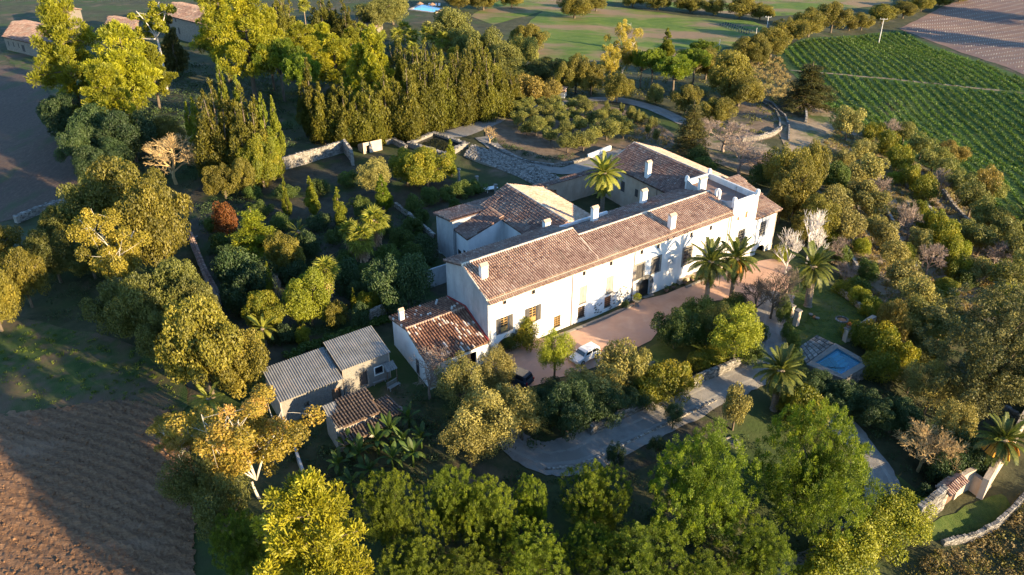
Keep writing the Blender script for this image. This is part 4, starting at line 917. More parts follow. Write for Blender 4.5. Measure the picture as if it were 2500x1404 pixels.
def mk_pine(key, h, r, seed, nleaf, mat, layers=9, bark=None, size=.34, bare=.30):
    """Aleppo pine: irregular whorls of puffs round a leaning trunk"""
    g = np.random.default_rng(seed); cl = []; mb = MB(); lean = g.normal(size=2)*r*.12
    top = np.array([lean[0], lean[1], h*.97]); r0 = h*.022
    limbs(mb, (0, 0, -.4), top, r0*1.3, r0*.25, seed, .03, 8)
    for L_ in range(layers):
        f = bare+(1-bare)*(L_+.3)/layers; rr = r*(1-((f-bare)/(1-bare))**1.6*.78)*g.uniform(.8, 1.12); nb = max(3, int(7*(1-f*.5)))
        a0 = g.uniform(0, 6.3)
        for k in range(nb):
            a = a0+k*2*math.pi/nb+g.uniform(-.35, .35); q = rr*g.uniform(.62, 1.05); b = np.array([*(lean*f), h*f*.95])
            tip = b+np.array([math.cos(a)*q, math.sin(a)*q, h*g.uniform(-.01, .07)]); limbs(mb, b, tip, r0*.42*(1-f*.5), r0*.08, seed+L_*9+k, .08, 5, 4)
            for s in (.55, .8, 1.0):
                c = b+(tip-b)*s+g.normal(size=3)*r*.06; sz = r*g.uniform(.14, .235)*(1.05-.25*s)
                cl.append([*c, sz, sz, sz*.8, .5+g.normal()*.14])
    cl.append([*top, r*.16, r*.16, r*.2, .6])
    add_species(key, cloud_mesh(key+'_crown', cl, nleaf, size, seed+1, mat=mat, shape='needle', shell=.35, upbias=.45), mb.mesh(key+'_trunk', bark or m_bark, smooth=True), h, r)
for i in range(3): mk_pine('pine', 12, 4.6, 240+i*11, 24000, l_pine, size=.22)
def mk_cypress(key, h, r, seed, nleaf, mat, size=.36, rough=.12, plumes=1):
    g = np.random.default_rng(seed); cl = []; mb = MB()
    for p in range(plumes):
        off = np.array([0., 0.]) if plumes == 1 else np.array([math.cos(p*2.4), math.sin(p*2.4)])*r*.42*(p > 0)
        hh = h*(1 if p == 0 else g.uniform(.66, .95)); rr = r if plumes == 1 else r*.62
        limbs(mb, (*off*.3, -.3), (*off, hh*.9), hh*.018, .03, seed+p, .02)
        for k in range(int(46/(plumes**.4))):
            f = g.random()**.85; prof = min(1, (f+.06)*5)*(1-f)**.62*1.12; a = g.uniform(0, 6.3); q = rr*prof*g.uniform(.35, .75)
            sz = rr*(.30+.22*prof)*g.uniform(.8, 1.15)*max(.35, prof)
            cl.append([off[0]+math.cos(a)*q, off[1]+math.sin(a)*q, hh*(.03+.95*f), sz, sz, sz*2.1, .5+g.normal()*rough])
        cl.append([*off, hh*.95, rr*.10, rr*.10, hh*.05, .6])
    add_species(key, cloud_mesh(key+'_crown', cl, nleaf, size, seed+1, mat=mat, shape='spray', shell=.5, upbias=.3), mb.mesh(key+'_trunk', m_bark), h, r)
for i in range(2): mk_cypress('cypress', 11, 1.35, 300+i*5, 10000, l_cyp, .19)
for i in range(3): mk_cypress('broadcypress', 12, 3.2, 320+i*5, 28000, l_cyp, .21, .10, 4+i)
for i in range(1): mk_round('bigconifer', 13, 6.5, 240, 52000, .20, 360+i*5, l_cedar, low=-.04, shape='flat', cr=(.06,.13), squash=.5, trunk=.3, shell=.2, fr=(.5,1.0), tv=.18, fill=60, rn=1.1)
def mk_cedar(key, h, r, seed, nleaf, mat, layers=9, size=.30, droop=.05):
    g = np.random.default_rng(seed); cl = []; mb = MB(); limbs(mb, (0, 0, -.4), (0, 0, h*.98), h*.024, .05, seed, .02)
    for L_ in range(layers):
        f = .12+.84*L_/layers; rr = r*(1-f)**.75*g.uniform(.85, 1.1); nb = 8 if f < .6 else 5; a0 = g.uniform(0, 6.3)
        for k in range(nb):
            a = a0+k*2*math.pi/nb+g.uniform(-.3, .3); q = rr*g.uniform(.7, 1.1)
            tip = np.array([math.cos(a)*q, math.sin(a)*q, h*f+h*g.uniform(-droop, .03)]); limbs(mb, (0, 0, h*f), tip, h*.007, .02, seed+L_*8+k, .05, 4, 4)
            for s in (.3, .55, .8, 1.0):
                c = np.array([0, 0, h*f])+(tip-np.array([0, 0, h*f]))*s; sz = r*g.uniform(.13, .20)
                cl.append([*(c+g.normal(size=3)*r*.05), sz*1.25, sz*1.25, sz*.42, .5+g.normal()*.15])
    cl.append([0, 0, h*.97, r*.07, r*.07, h*.05, .6])
    add_species(key, cloud_mesh(key+'_crown', cl, nleaf, size, seed+1, mat=mat, shape='flat', shell=.3), mb.mesh(key+'_trunk', m_bark), h, r)
for i in range(2): mk_cedar('cedar', 11, 4.2, 350+i*5, 20000, l_cedar, size=.24)
def mk_euca(key, h, r, seed, nleaf, mat, bark, bare=.35, size=.26, ncl=46):
    g = np.random.default_rng(seed); cl = []; mb = MB(); r0 = h*.0085
    fk = h*bare; stems = []
    limbs(mb, (0, 0, -.3), (g.normal()*.2, g.normal()*.2, fk), r0*1.5, r0*1.1, seed, .05)
    for k in range(6):
        a = k*2*math.pi/6+g.uniform(-.4, .4); q = r*g.uniform(.45, .75); tip = np.array([math.cos(a)*q, math.sin(a)*q, h*g.uniform(.55, .95)])
        p = limbs(mb, (0, 0, fk*.9), tip, r0*.85, r0*.25, seed+k, .12, 7); stems.append((np.array(p[3]), tip))
    for k in range(ncl):
        b, t = stems[k % 6]; d = unit(g.normal(size=3)); d[2] = d[2]*.7+.1; c = b+(t-b)*g.uniform(-.35 if bare < .5 else .3, 1.05)+d*r*g.uniform(.15, .62 if bare < .5 else .45); c[2] = max(c[2], h*.12)
        limbs(mb, b+(t-b)*g.uniform(.4, .95), c, r0*.25, r0*.06, seed+60+k, .1, 4, 4)
        sz = r*g.uniform(.11, .21); cl.append([*c, sz, sz, sz*.85, .5+g.normal()*.17])
    add_species(key, cloud_mesh(key+'_crown', cl, nleaf, size, seed+1, mat=mat, shell=.3, upbias=.4), mb.mesh(key+'_trunk', bark, smooth=True), h, r)
for i in range(2): mk_euca('euca', 9, 4.6, 400+i*5, 22000, l_euca, m_bark_pale, bare=.2, size=.16, ncl=64)
mk_euca('tall_euca', 14, 3.4, 415, 7000, l_pine, m_bark_white, bare=.62, ncl=40)
def mk_bare(key, h, r, seed, bark, depth=5, up=.5, fork=.22, r0=None, kids=4):
    """leafless tree: branches dividing into fine twigs, one mesh"""
    g = random.Random(seed); mb = MB()
    def grow(p, d, L_, rad, k):
        q = p+d*L_*.5+Vector((g.uniform(-1, 1), g.uniform(-1, 1), g.uniform(-.5, .8)))*L_*.06; e = p+d*L_
        mb.tube([p, q, e], [rad, rad*.8, rad*.6], 5 if k < 2 else 3, cap=False)
        if k >= depth: return
        for j in range(kids if k else kids+2):
            nd = (d*.85+Vector((g.gauss(0, 1), g.gauss(0, 1), g.gauss(up*.5, .6)))*.62).normalized()
            grow(e if j < 2 else q.lerp(e, g.random()), nd, L_*g.uniform(.58, .82), max(rad*.55, .011), k+1)
    grow(Vector((0, 0, -.2)), Vector((0, 0, 1)), h*fork+.2, r0 or h*.022, 0)
    A = np.array(mb.v); sxy = r/np.percentile(np.hypot(A[:, 0], A[:, 1]), 97); sz = h/np.percentile(A[:, 2], 99.5)
    mb.v = [(x*sxy, y*sxy, z*sz) for x, y, z in mb.v]
    add_species(key, mb.mesh(key+'_branches', bark), None, h, r)
for i in range(2): mk_bare('bare', 6, 3.2, 450+i, m_bark_pink)
mk_bare('bare_upright', 7, 2.0, 460, m_bark_white, up=2.2, depth=4)

ORD = ['first','second','third','fourth','fifth','sixth','seventh','eighth','ninth','tenth','eleventh','twelfth','thirteenth','fourteenth','fifteenth','sixteenth','seventeenth','eighteenth','nineteenth','twentieth','twenty-first','twenty-second','twenty-third','twenty-fourth','twenty-fifth','twenty-sixth','twenty-seventh','twenty-eighth','twenty-ninth','thirtieth','thirty-first','thirty-second']
_used = {}
def plant(key, p, h, r, name, label, cat, group=None, leaf=None, bark=None, var=None, rz=None):
    lib = PL[key]; k = _used.get(key, 0); _used[key] = k+1
    cr, tr, h0, r0 = lib[(k if var is None else var) % len(lib)]
    o = root(name, p, label, cat, group, rz if rz is not None else (k*2.399) % 6.283, (r/r0, r/r0*(.94+.12*((k*37) % 10)/10), h/h0))
    if tr is None:
        child('branches', cr, o, mat=bark)
    else:
        child('crown', cr, o, mat=leaf); child('trunk', tr, o, mat=bark)
    return o
def grow(key, spots, name, cat, label, group=None, leaf=None, bark=None, sort=True, labels=None, hs=1.0):
    """plants seen at (x, foot line, top line, crown width); {o} in the label is the place counted from the left"""
    idx = sorted(range(len(spots)), key=lambda i: spots[i][0]) if sort else range(len(spots))
    for n, i in enumerate(idx):
        x, by, ty, w = spots[i][:4]; p = on_ground(x, by); h = max(.5, height_at(p, ty))*hs; r = w/2/scale_at(p)
        lb = labels[i] if labels else label.format(o=ORD[n])
        plant(key, p, h, r, name, lb, cat, group, leaf, bark)
# ---- palms and bananas, each frond a part
def frond_mesh(name, L_, rise, droop, mat, seed, n=26, lw=.11, ll=.18):
    g = random.Random(seed); V = []; F = []; T = []
    P = lambda s: np.array([L_*s*(1-.10*s*s*droop), 0, L_*(rise*s-droop*s*s)])
    for i in range(8):
        a, b = P(i/8), P((i+1)/8); w = .05*(1-i/9); k = len(V)
        V += [a+[0,-w,0], a+[0,w,0], b+[0,w*.85,0], b+[0,-w*.85,0]]; F.append((k,k+1,k+2,k+3)); T.append(.75)
    for i in range(n):
        s = .10+.9*(i+.5)/n; p = P(s); t = P(min(1, s+.03))-P(s-.03); t = t/np.linalg.norm(t)
        for sd_ in (-1, 1):
            l = L_*ll*(.45+.55*math.sin(math.pi*min(1, .12+.86*s)))*g.uniform(.85, 1.15); d = t*.55+np.array([0, sd_*.8, .16-.5*s*droop*.6]); d = d/np.linalg.norm(d)
            q = p+d*l*.6; e = p+d*l-np.array([0, 0, l*.22]); w = t*lw*.5; k = len(V); tt = .5+g.gauss(0, .17)
            V += [p-w, p+w, q+w*.9, q-w*.9, e]; F += [(k,k+1,k+2,k+3), (k+3,k+2,k+4,k+4)]; T += [tt, tt]
    me = bpy.data.meshes.new(name); me.from_pydata([tuple(v) for v in V], [], [f if f[2] != f[3] else f[:3] for f in F])
    a = me.attributes.new('tint', 'FLOAT', 'FACE'); a.data.foreach_set('value', np.clip(T, 0, 1)); me.materials.append(mat); me.update(); return me
FR = [frond_mesh('frond', 1.0*3.2, .55, .35, l_palm, 1), frond_mesh('frond', 3.2, .42, .55, l_palm, 2), frond_mesh('frond', 3.0, .25, .75, l_palm, 3), frond_mesh('frond', 2.8, .05, .85, l_palm, 4)]
def trunk_mesh(name, h, r0, r1, bulge=1.25, rings=18):
    mb = MB(); g = random.Random(int(h*100)); prof = [(r0*1.35, -.3), (r0*1.2, .15)]
    for i in range(rings*2): f = i/(rings*2); prof.append(((r0+(r1-r0)*f)*(1.06 if i % 2 else .96)*(1+(bulge-1)*max(0, f-.86)/.14), .3+(h-.3)*f))
    prof.append((r1*bulge*1.1, h)); prof.append((r1*.7, h+.25)); mb.lathe((0, 0, 0), prof, 10); return mb.mesh(name, m_palmtrunk)
DATE_M = mb = MB()
def date_mesh():
    g = random.Random(9); mb = MB()
    for k in range(26):
        a = g.uniform(0, 6.3); p = Vector((.25*math.cos(a), .25*math.sin(a), 0)); q = p+Vector((math.cos(a)*.55, math.sin(a)*.55, -.15)); e = q+Vector((math.cos(a)*.25, math.sin(a)*.25, -.55)); mb.tube([p, q, e], [.03, .05, .09], 4)
    return mb.mesh('date_cluster', m_dates)
m_dates = surface('orange_dates', [(.3,(.42,.16,.02)),(.7,(.60,.28,.04))], 4, coord='obj')
DM = date_mesh()
def date_palm(p, h, R_, label, nf=60, leaf=None, dates=False, lean=0.0, seed=1, group=None, tr=.26, name='date_palm', spread=1.0, lean_az=0.0):
    g = random.Random(seed); o = root(name, p, label, 'palm', group, g.uniform(0, 6.3))
    t = child('trunk', trunk_mesh('palm_trunk', h, tr*1.1, tr), o, rot=(lean*math.sin(lean_az), lean*math.cos(lean_az), 0))
    top = t.rotation_euler.to_matrix() @ Vector((0, 0, h+.1))
    for k in range(nf):
        f = (k+.5)/nf; el = R(76)-f**.85*R(128)*spread; az = k*2.39996+g.uniform(-.2, .2)
        m = FR[0] if f < .3 else FR[1] if f < .62 else FR[2] if f < .86 else FR[3]
        s = R_/3.75*g.uniform(.85, 1.12)
        child('frond', m, o, top+Vector((math.cos(az)*.15, math.sin(az)*.15, -.25*f)), (g.uniform(-.25, .25), -(el-R(18)), az), (s, s, s), leaf)
    if dates: child('date_cluster', DM, o, top+Vector((0, 0, -.25)), sc=(1.6,)*3)
    return o
def fan_leaf(name, mat, seed):
    g = random.Random(seed); V = []; F = []; T = []; k = 0
    V += [np.array([0,-.025,0]), np.array([0,.025,0]), np.array([.9,.02,.22]), np.array([.9,-.02,.22])]; F.append((0,1,2,3)); T.append(.7)
    n = 15
    for i in range(n):
        a0 = R(-125)+R(250)*i/n; a1 = R(-125)+R(250)*(i+.95)/n; am = (a0+a1)/2; l = .95*g.uniform(.85, 1.1); c = np.array([.85, 0, .2])
        def q(a, r, dz): return c+np.array([math.cos(a)*r, math.sin(a)*r, dz])
        z = (.04 if i % 2 else -.02); k = len(V); V += [c, q(a0, l*.55, z), q(am, l*.62, -z-.04), q(a1, l*.55, z), q(am, l, -.28)]
        F += [(k,k+1,k+2), (k,k+2,k+3), (k+1,k+4,k+2), (k+2,k+4,k+3)]; t = .5+g.gauss(0, .2); T += [t]*4
    me = bpy.data.meshes.new(name); me.from_pydata([tuple(v) for v in V], [], F); a = me.attributes.new('tint', 'FLOAT', 'FACE'); a.data.foreach_set('value', np.clip(T, 0, 1)); me.materials.append(mat); me.update(); return me
FL = [fan_leaf('fan_leaf', l_fan, k) for k in range(3)]
def skirt_mesh(h, r):
    g = random.Random(4); mb = MB()
    for k in range(240):
        a = g.uniform(0, 6.3); z = h*(1-g.random()*.95); rr = r*(.30+.25*(z/h)+.35*g.random()); l = .8; p = Vector((math.cos(a)*rr*.5, math.sin(a)*rr*.5, z)); e = p+Vector((math.cos(a)*rr, math.sin(a)*rr, -l)); w = Vector((-math.sin(a), math.cos(a), 0))*.12
        mb.poly([p-w*.5, p+w*.5, e+w, e-w], g.random())
    return mb.mesh('dead_leaf_skirt', m_skirt)
SK = skirt_mesh(1.8, 1.1)
def fan_palm(p, h, R_, label, nf=30, skirt=True, seed=1, group=None, leaf=None, tr=.2):
    g = random.Random(seed); o = root('fan_palm', p, label, 'palm', group, g.uniform(0, 6.3))
    child('trunk', trunk_mesh('fan_palm_trunk', h, tr*1.3, tr, 1.1), o)
    for k in range(nf):
        f = (k+.5)/nf; el = R(82)-f*R(125); az = k*2.39996+g.uniform(-.25, .25); s = R_/1.7*g.uniform(.88, 1.1)
        child('fan_leaf', FL[k % 3], o, (0, 0, h-.3*f), (g.uniform(-.4, .4), -(el-R(10)), az), (s, s, s), leaf)
    if skirt: s = min(h*.55/1.8, R_/1.2); child('dead_leaf_skirt', SK, o, (0, 0, h-1.75*s), sc=(R_/2.6, R_/2.6, s))
    return o
def banana_leaf(name, seed, droop):
    g = random.Random(seed); V = []; F = []; T = []; n = 9; L_ = 2.3
    for i in range(n+1):
        s = i/n; w = .30*math.sin(math.pi*min(1, max(0, (s-.06)/.94)))**.7+.02; x = L_*s*(1-.25*s*droop); z = L_*(.55*s-droop*s*s); V += [(x, -w, z-.10*w), (x, 0, z+.02), (x, w, z-.10*w)]
    for i in range(n):
        for j in (0, 1): k = i*3+j; F.append((k, k+1, k+4, k+3)); T.append(.5+g.gauss(0, .14)+(.1 if j else 0))
    me = bpy.data.meshes.new(name); me.from_pydata(V, [], F); a = me.attributes.new('tint', 'FLOAT', 'FACE'); a.data.foreach_set('value', np.clip(T, 0, 1)); me.materials.append(l_banana); me.update(); return me
BL = [banana_leaf('banana_leaf', 1, .35), banana_leaf('banana_leaf', 2, .6), banana_leaf('banana_leaf', 3, .9)]
mb = MB(); mb.tube([(0,0,-.2), (.03,0,.8), (0,.03,1.7), (0,0,2.1)], [.15,.13,.11,.07], 7); BST = mb.mesh('banana_stem', l_banana)
def banana(p, s, label, seed):
    g = random.Random(seed); o = root('banana_plant', p, label, 'banana plant', 'banana plants', g.uniform(0, 6.3), (s, s, s)); child('stem', BST, o)
    for k in range(9): f = k/9; child('leaf', BL[0 if f < .35 else 1 if f < .7 else 2], o, (0, 0, 2.0-.15*f), (g.uniform(-.3, .3), -(R(55)-f*R(75)), k*2.4+g.uniform(-.2, .2)), (g.uniform(.85, 1.1),)*3)

def palm_at(x, by, ty, w, label, **k):
    p = on_ground(x, by); h = height_at(p, ty); r = w/2/scale_at(p); date_palm(p, max(.6, h-r*.75), r*1.12, label, **k)
palm_at(1722, 752, 602, 118, 'date palm with grey leaning trunk before the facade, the left of two', seed=3, tr=.30, lean=.06)
palm_at(1783, 738, 592, 116, 'date palm hung with orange dates before the facade', dates=True, seed=5, tr=.28)
palm_at(1972, 748, 615, 118, 'date palm with thick pale trunk on the lawn', seed=7, tr=.45, lean=.10, lean_az=.2)
palm_at(1888, 1000, 862, 135, 'dark date palm beside the bend of the driveway', seed=9, tr=.34)
palm_at(2408, 1185, 1035, 130, 'date palm with orange fruit by the boundary wall', dates=True, seed=11, tr=.34)
palm_at(1468, 545, 385, 105, 'pale feathery date palm inside the house courtyard', leaf=l_palm_lit, seed=13, nf=76, tr=.32, spread=1.12)
palm_at(2492, 600, 505, 90, 'date palm at the right edge above the terraces', dates=True, seed=15)
palm_at(648, 845, 775, 85, 'young date palm at the corner of the walled garden', leaf=l_palm_lit, seed=17, nf=26, tr=.2)
palm_at(522, 1030, 945, 90, 'young date palm in the sun left of the sheds', leaf=l_palm_lit, seed=19, nf=22, tr=.2)
palm_at(735, 610, 545, 60, 'short dark palm behind the bright conifer in the garden', seed=21, nf=26)
def fan_at(x, by, ty, w, label, **k):
    p = on_ground(x, by); h = height_at(p, ty); r = w/2/scale_at(p); fan_palm(p, max(.6, h-r*.8), r, label, **k)
fan_at(806, 745, 632, 72, 'fan palm with russet skirt of dead leaves in the garden', seed=3)
fan_at(888, 655, 552, 82, 'fan palm, the lower of the sunlit pair in the garden', seed=5)
fan_at(920, 620, 510, 78, 'fan palm, the upper right of the sunlit pair in the garden', seed=7)
fan_at(862, 640, 540, 60, 'darker fan palm left of the sunlit garden pair', seed=9)
fan_at(748, 72, -2, 36, 'solitary tall thin fan palm against the dark conifers at the top', seed=11, skirt=False, tr=.14)
for k, (x, by, ty, w) in enumerate([(885,115,55,40),(910,125,60,42),(975,150,70,48),(1010,150,72,44),(1045,155,65,44),(1082,165,78,46),(1012,190,105,44),(1110,185,115,42),(1150,180,105,38),(990,125,52,40)]):
    fan_at(x, by, ty, w, '%s fan palm from the left in the far palm thicket' % ORD[sorted([885,910,975,1010,1045,1082,1012,1110,1150,990]).index(x)], seed=30+k, nf=22, skirt=False, group='palms of the far thicket')
for k, (x, y, s) in enumerate([(850,1120,1.0),(880,1140,1.1),(905,1175,.9),(925,1110,1.1),(955,1085,1.2),(985,1105,1.0),(1000,1050,1.0),(1010,1140,1.1),(960,1150,1.0),(830,1160,.9),(860,1210,1.0),(1030,1095,.9)]):
    banana(on_ground(x, y), s*.85, '%s banana plant from the left in the clump below the ruined hut' % ORD[sorted([850,880,905,925,955,985,1000,1010,960,830,860,1030]).index(x)], k)

# ---- foreground
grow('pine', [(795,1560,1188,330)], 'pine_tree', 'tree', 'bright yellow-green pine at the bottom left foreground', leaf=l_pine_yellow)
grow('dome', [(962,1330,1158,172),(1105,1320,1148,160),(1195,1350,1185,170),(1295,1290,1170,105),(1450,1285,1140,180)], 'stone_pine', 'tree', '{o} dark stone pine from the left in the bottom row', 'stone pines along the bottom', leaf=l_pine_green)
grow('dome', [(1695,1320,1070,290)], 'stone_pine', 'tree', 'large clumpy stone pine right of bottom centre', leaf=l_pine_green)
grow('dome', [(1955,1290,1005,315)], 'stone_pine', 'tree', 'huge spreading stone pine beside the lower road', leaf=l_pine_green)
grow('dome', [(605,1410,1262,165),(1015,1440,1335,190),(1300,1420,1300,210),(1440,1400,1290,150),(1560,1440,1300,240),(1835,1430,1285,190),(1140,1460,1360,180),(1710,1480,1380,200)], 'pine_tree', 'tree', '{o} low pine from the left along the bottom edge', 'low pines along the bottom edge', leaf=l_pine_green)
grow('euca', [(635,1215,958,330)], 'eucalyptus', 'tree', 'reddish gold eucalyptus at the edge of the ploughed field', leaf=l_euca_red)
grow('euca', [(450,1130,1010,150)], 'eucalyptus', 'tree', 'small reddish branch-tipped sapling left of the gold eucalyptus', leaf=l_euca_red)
grow('open', [(478,1250,1110,150),(565,1330,1160,170),(535,1260,1130,120)], 'raised_shade_shrub', 'tree', '{o} dim shrub made taller for shade from the left below the gold eucalyptus', leaf=l_carob_dim)  # dark shrubs raised in height to throw shade over the ploughed field
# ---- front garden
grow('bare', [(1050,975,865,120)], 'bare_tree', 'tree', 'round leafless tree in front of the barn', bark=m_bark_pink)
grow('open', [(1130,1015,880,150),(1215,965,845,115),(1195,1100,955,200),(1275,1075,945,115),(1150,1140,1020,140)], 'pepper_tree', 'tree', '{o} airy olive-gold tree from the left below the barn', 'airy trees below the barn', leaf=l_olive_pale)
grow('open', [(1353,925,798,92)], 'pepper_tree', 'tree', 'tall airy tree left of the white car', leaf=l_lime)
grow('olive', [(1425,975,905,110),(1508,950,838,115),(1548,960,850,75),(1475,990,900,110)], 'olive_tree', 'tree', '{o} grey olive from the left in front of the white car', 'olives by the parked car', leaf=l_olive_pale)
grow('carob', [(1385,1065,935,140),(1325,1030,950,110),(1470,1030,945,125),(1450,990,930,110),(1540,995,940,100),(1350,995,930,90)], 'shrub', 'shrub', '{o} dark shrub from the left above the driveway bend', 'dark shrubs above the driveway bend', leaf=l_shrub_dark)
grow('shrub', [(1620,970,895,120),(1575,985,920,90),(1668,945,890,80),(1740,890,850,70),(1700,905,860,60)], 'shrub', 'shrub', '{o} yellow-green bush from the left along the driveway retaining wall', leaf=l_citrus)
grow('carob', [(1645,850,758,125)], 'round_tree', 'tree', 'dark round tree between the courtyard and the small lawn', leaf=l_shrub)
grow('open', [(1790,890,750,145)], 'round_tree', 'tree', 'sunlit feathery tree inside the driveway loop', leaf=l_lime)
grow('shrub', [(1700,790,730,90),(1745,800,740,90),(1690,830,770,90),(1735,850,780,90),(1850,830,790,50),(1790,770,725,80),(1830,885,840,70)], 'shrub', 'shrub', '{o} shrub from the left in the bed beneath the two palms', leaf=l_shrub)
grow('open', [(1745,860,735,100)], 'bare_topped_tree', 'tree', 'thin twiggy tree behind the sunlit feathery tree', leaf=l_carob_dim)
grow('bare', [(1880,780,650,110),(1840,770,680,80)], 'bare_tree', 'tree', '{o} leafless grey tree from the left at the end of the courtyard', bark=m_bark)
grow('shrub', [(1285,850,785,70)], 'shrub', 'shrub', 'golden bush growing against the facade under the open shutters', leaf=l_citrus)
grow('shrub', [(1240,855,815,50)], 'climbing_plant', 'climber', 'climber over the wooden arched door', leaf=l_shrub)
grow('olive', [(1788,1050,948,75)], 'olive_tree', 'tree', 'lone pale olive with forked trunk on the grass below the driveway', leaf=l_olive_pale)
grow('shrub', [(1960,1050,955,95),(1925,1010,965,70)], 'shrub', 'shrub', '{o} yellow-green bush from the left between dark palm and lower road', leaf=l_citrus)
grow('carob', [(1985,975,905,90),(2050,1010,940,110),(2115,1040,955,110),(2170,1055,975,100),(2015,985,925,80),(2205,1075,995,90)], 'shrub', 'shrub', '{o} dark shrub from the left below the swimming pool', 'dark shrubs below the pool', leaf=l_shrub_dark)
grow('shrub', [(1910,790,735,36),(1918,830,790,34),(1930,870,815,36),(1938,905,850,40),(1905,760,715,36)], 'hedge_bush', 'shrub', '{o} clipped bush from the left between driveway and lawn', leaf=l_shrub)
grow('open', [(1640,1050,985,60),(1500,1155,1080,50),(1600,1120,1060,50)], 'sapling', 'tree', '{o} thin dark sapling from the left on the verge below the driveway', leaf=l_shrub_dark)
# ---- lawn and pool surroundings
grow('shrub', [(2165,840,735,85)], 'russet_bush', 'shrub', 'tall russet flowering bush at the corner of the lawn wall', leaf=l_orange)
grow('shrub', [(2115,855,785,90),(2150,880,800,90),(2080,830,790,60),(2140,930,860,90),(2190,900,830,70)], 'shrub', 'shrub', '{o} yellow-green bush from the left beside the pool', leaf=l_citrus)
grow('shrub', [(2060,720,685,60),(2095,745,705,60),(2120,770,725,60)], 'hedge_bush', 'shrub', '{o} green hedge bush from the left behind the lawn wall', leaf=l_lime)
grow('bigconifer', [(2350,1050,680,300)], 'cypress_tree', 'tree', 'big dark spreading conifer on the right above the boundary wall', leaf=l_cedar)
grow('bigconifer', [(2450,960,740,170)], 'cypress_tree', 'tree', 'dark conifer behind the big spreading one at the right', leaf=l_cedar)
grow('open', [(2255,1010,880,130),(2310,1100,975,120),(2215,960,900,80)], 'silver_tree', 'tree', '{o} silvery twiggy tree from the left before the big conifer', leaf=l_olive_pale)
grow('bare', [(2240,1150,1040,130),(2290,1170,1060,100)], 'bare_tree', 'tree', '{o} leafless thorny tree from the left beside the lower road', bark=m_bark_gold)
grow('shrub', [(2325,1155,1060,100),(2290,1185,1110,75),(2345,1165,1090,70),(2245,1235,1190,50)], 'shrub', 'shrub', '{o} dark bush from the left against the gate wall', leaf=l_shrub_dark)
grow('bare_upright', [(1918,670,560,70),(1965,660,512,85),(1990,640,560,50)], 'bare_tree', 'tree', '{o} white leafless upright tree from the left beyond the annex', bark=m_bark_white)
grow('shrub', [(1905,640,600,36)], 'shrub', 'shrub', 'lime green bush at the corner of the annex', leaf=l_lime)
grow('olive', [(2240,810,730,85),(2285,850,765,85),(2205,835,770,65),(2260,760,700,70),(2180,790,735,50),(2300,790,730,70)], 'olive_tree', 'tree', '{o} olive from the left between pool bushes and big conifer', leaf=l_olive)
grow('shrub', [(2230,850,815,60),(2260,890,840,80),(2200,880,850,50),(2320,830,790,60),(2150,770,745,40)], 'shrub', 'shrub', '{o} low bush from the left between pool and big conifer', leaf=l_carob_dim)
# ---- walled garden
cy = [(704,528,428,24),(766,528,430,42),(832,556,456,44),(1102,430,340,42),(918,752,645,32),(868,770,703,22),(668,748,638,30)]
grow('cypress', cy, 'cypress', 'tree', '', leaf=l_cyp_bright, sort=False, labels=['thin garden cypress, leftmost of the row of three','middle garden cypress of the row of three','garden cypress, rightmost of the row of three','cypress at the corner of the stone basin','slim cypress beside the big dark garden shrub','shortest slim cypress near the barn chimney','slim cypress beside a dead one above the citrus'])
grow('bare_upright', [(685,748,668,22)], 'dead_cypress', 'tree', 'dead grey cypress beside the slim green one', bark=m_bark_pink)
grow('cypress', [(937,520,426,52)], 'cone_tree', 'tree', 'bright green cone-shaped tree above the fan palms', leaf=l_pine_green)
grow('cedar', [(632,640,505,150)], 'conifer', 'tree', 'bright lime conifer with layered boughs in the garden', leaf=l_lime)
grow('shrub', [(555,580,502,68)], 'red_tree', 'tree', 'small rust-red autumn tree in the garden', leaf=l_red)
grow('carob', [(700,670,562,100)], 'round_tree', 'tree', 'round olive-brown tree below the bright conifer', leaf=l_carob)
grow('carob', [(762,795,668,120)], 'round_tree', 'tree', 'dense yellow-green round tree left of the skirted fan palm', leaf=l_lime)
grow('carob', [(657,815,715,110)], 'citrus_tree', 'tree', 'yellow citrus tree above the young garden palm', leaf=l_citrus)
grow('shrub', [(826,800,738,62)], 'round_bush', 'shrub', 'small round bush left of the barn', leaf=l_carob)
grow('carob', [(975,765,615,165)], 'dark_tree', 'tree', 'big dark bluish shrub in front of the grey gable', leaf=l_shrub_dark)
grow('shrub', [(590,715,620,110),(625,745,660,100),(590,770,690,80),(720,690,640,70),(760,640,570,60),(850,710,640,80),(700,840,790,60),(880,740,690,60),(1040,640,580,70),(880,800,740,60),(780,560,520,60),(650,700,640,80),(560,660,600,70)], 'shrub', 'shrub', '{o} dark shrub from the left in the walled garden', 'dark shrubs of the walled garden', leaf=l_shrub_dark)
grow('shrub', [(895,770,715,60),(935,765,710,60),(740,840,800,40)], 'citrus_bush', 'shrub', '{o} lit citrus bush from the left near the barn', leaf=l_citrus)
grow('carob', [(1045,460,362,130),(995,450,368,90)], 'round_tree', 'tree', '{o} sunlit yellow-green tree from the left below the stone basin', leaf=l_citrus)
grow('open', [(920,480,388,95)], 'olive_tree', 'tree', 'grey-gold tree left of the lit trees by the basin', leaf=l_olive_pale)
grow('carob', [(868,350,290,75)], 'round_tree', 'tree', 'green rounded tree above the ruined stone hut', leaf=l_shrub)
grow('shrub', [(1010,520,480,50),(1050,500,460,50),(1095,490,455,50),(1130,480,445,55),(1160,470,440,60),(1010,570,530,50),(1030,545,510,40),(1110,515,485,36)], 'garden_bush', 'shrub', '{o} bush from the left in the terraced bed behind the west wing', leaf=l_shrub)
grow('shrub', [(800,300,255,80),(1020,320,265,70),(980,330,280,60),(1080,300,250,80)], 'shrub', 'shrub', '{o} golden bush from the left at the foot of the cypress wood', leaf=l_orange)
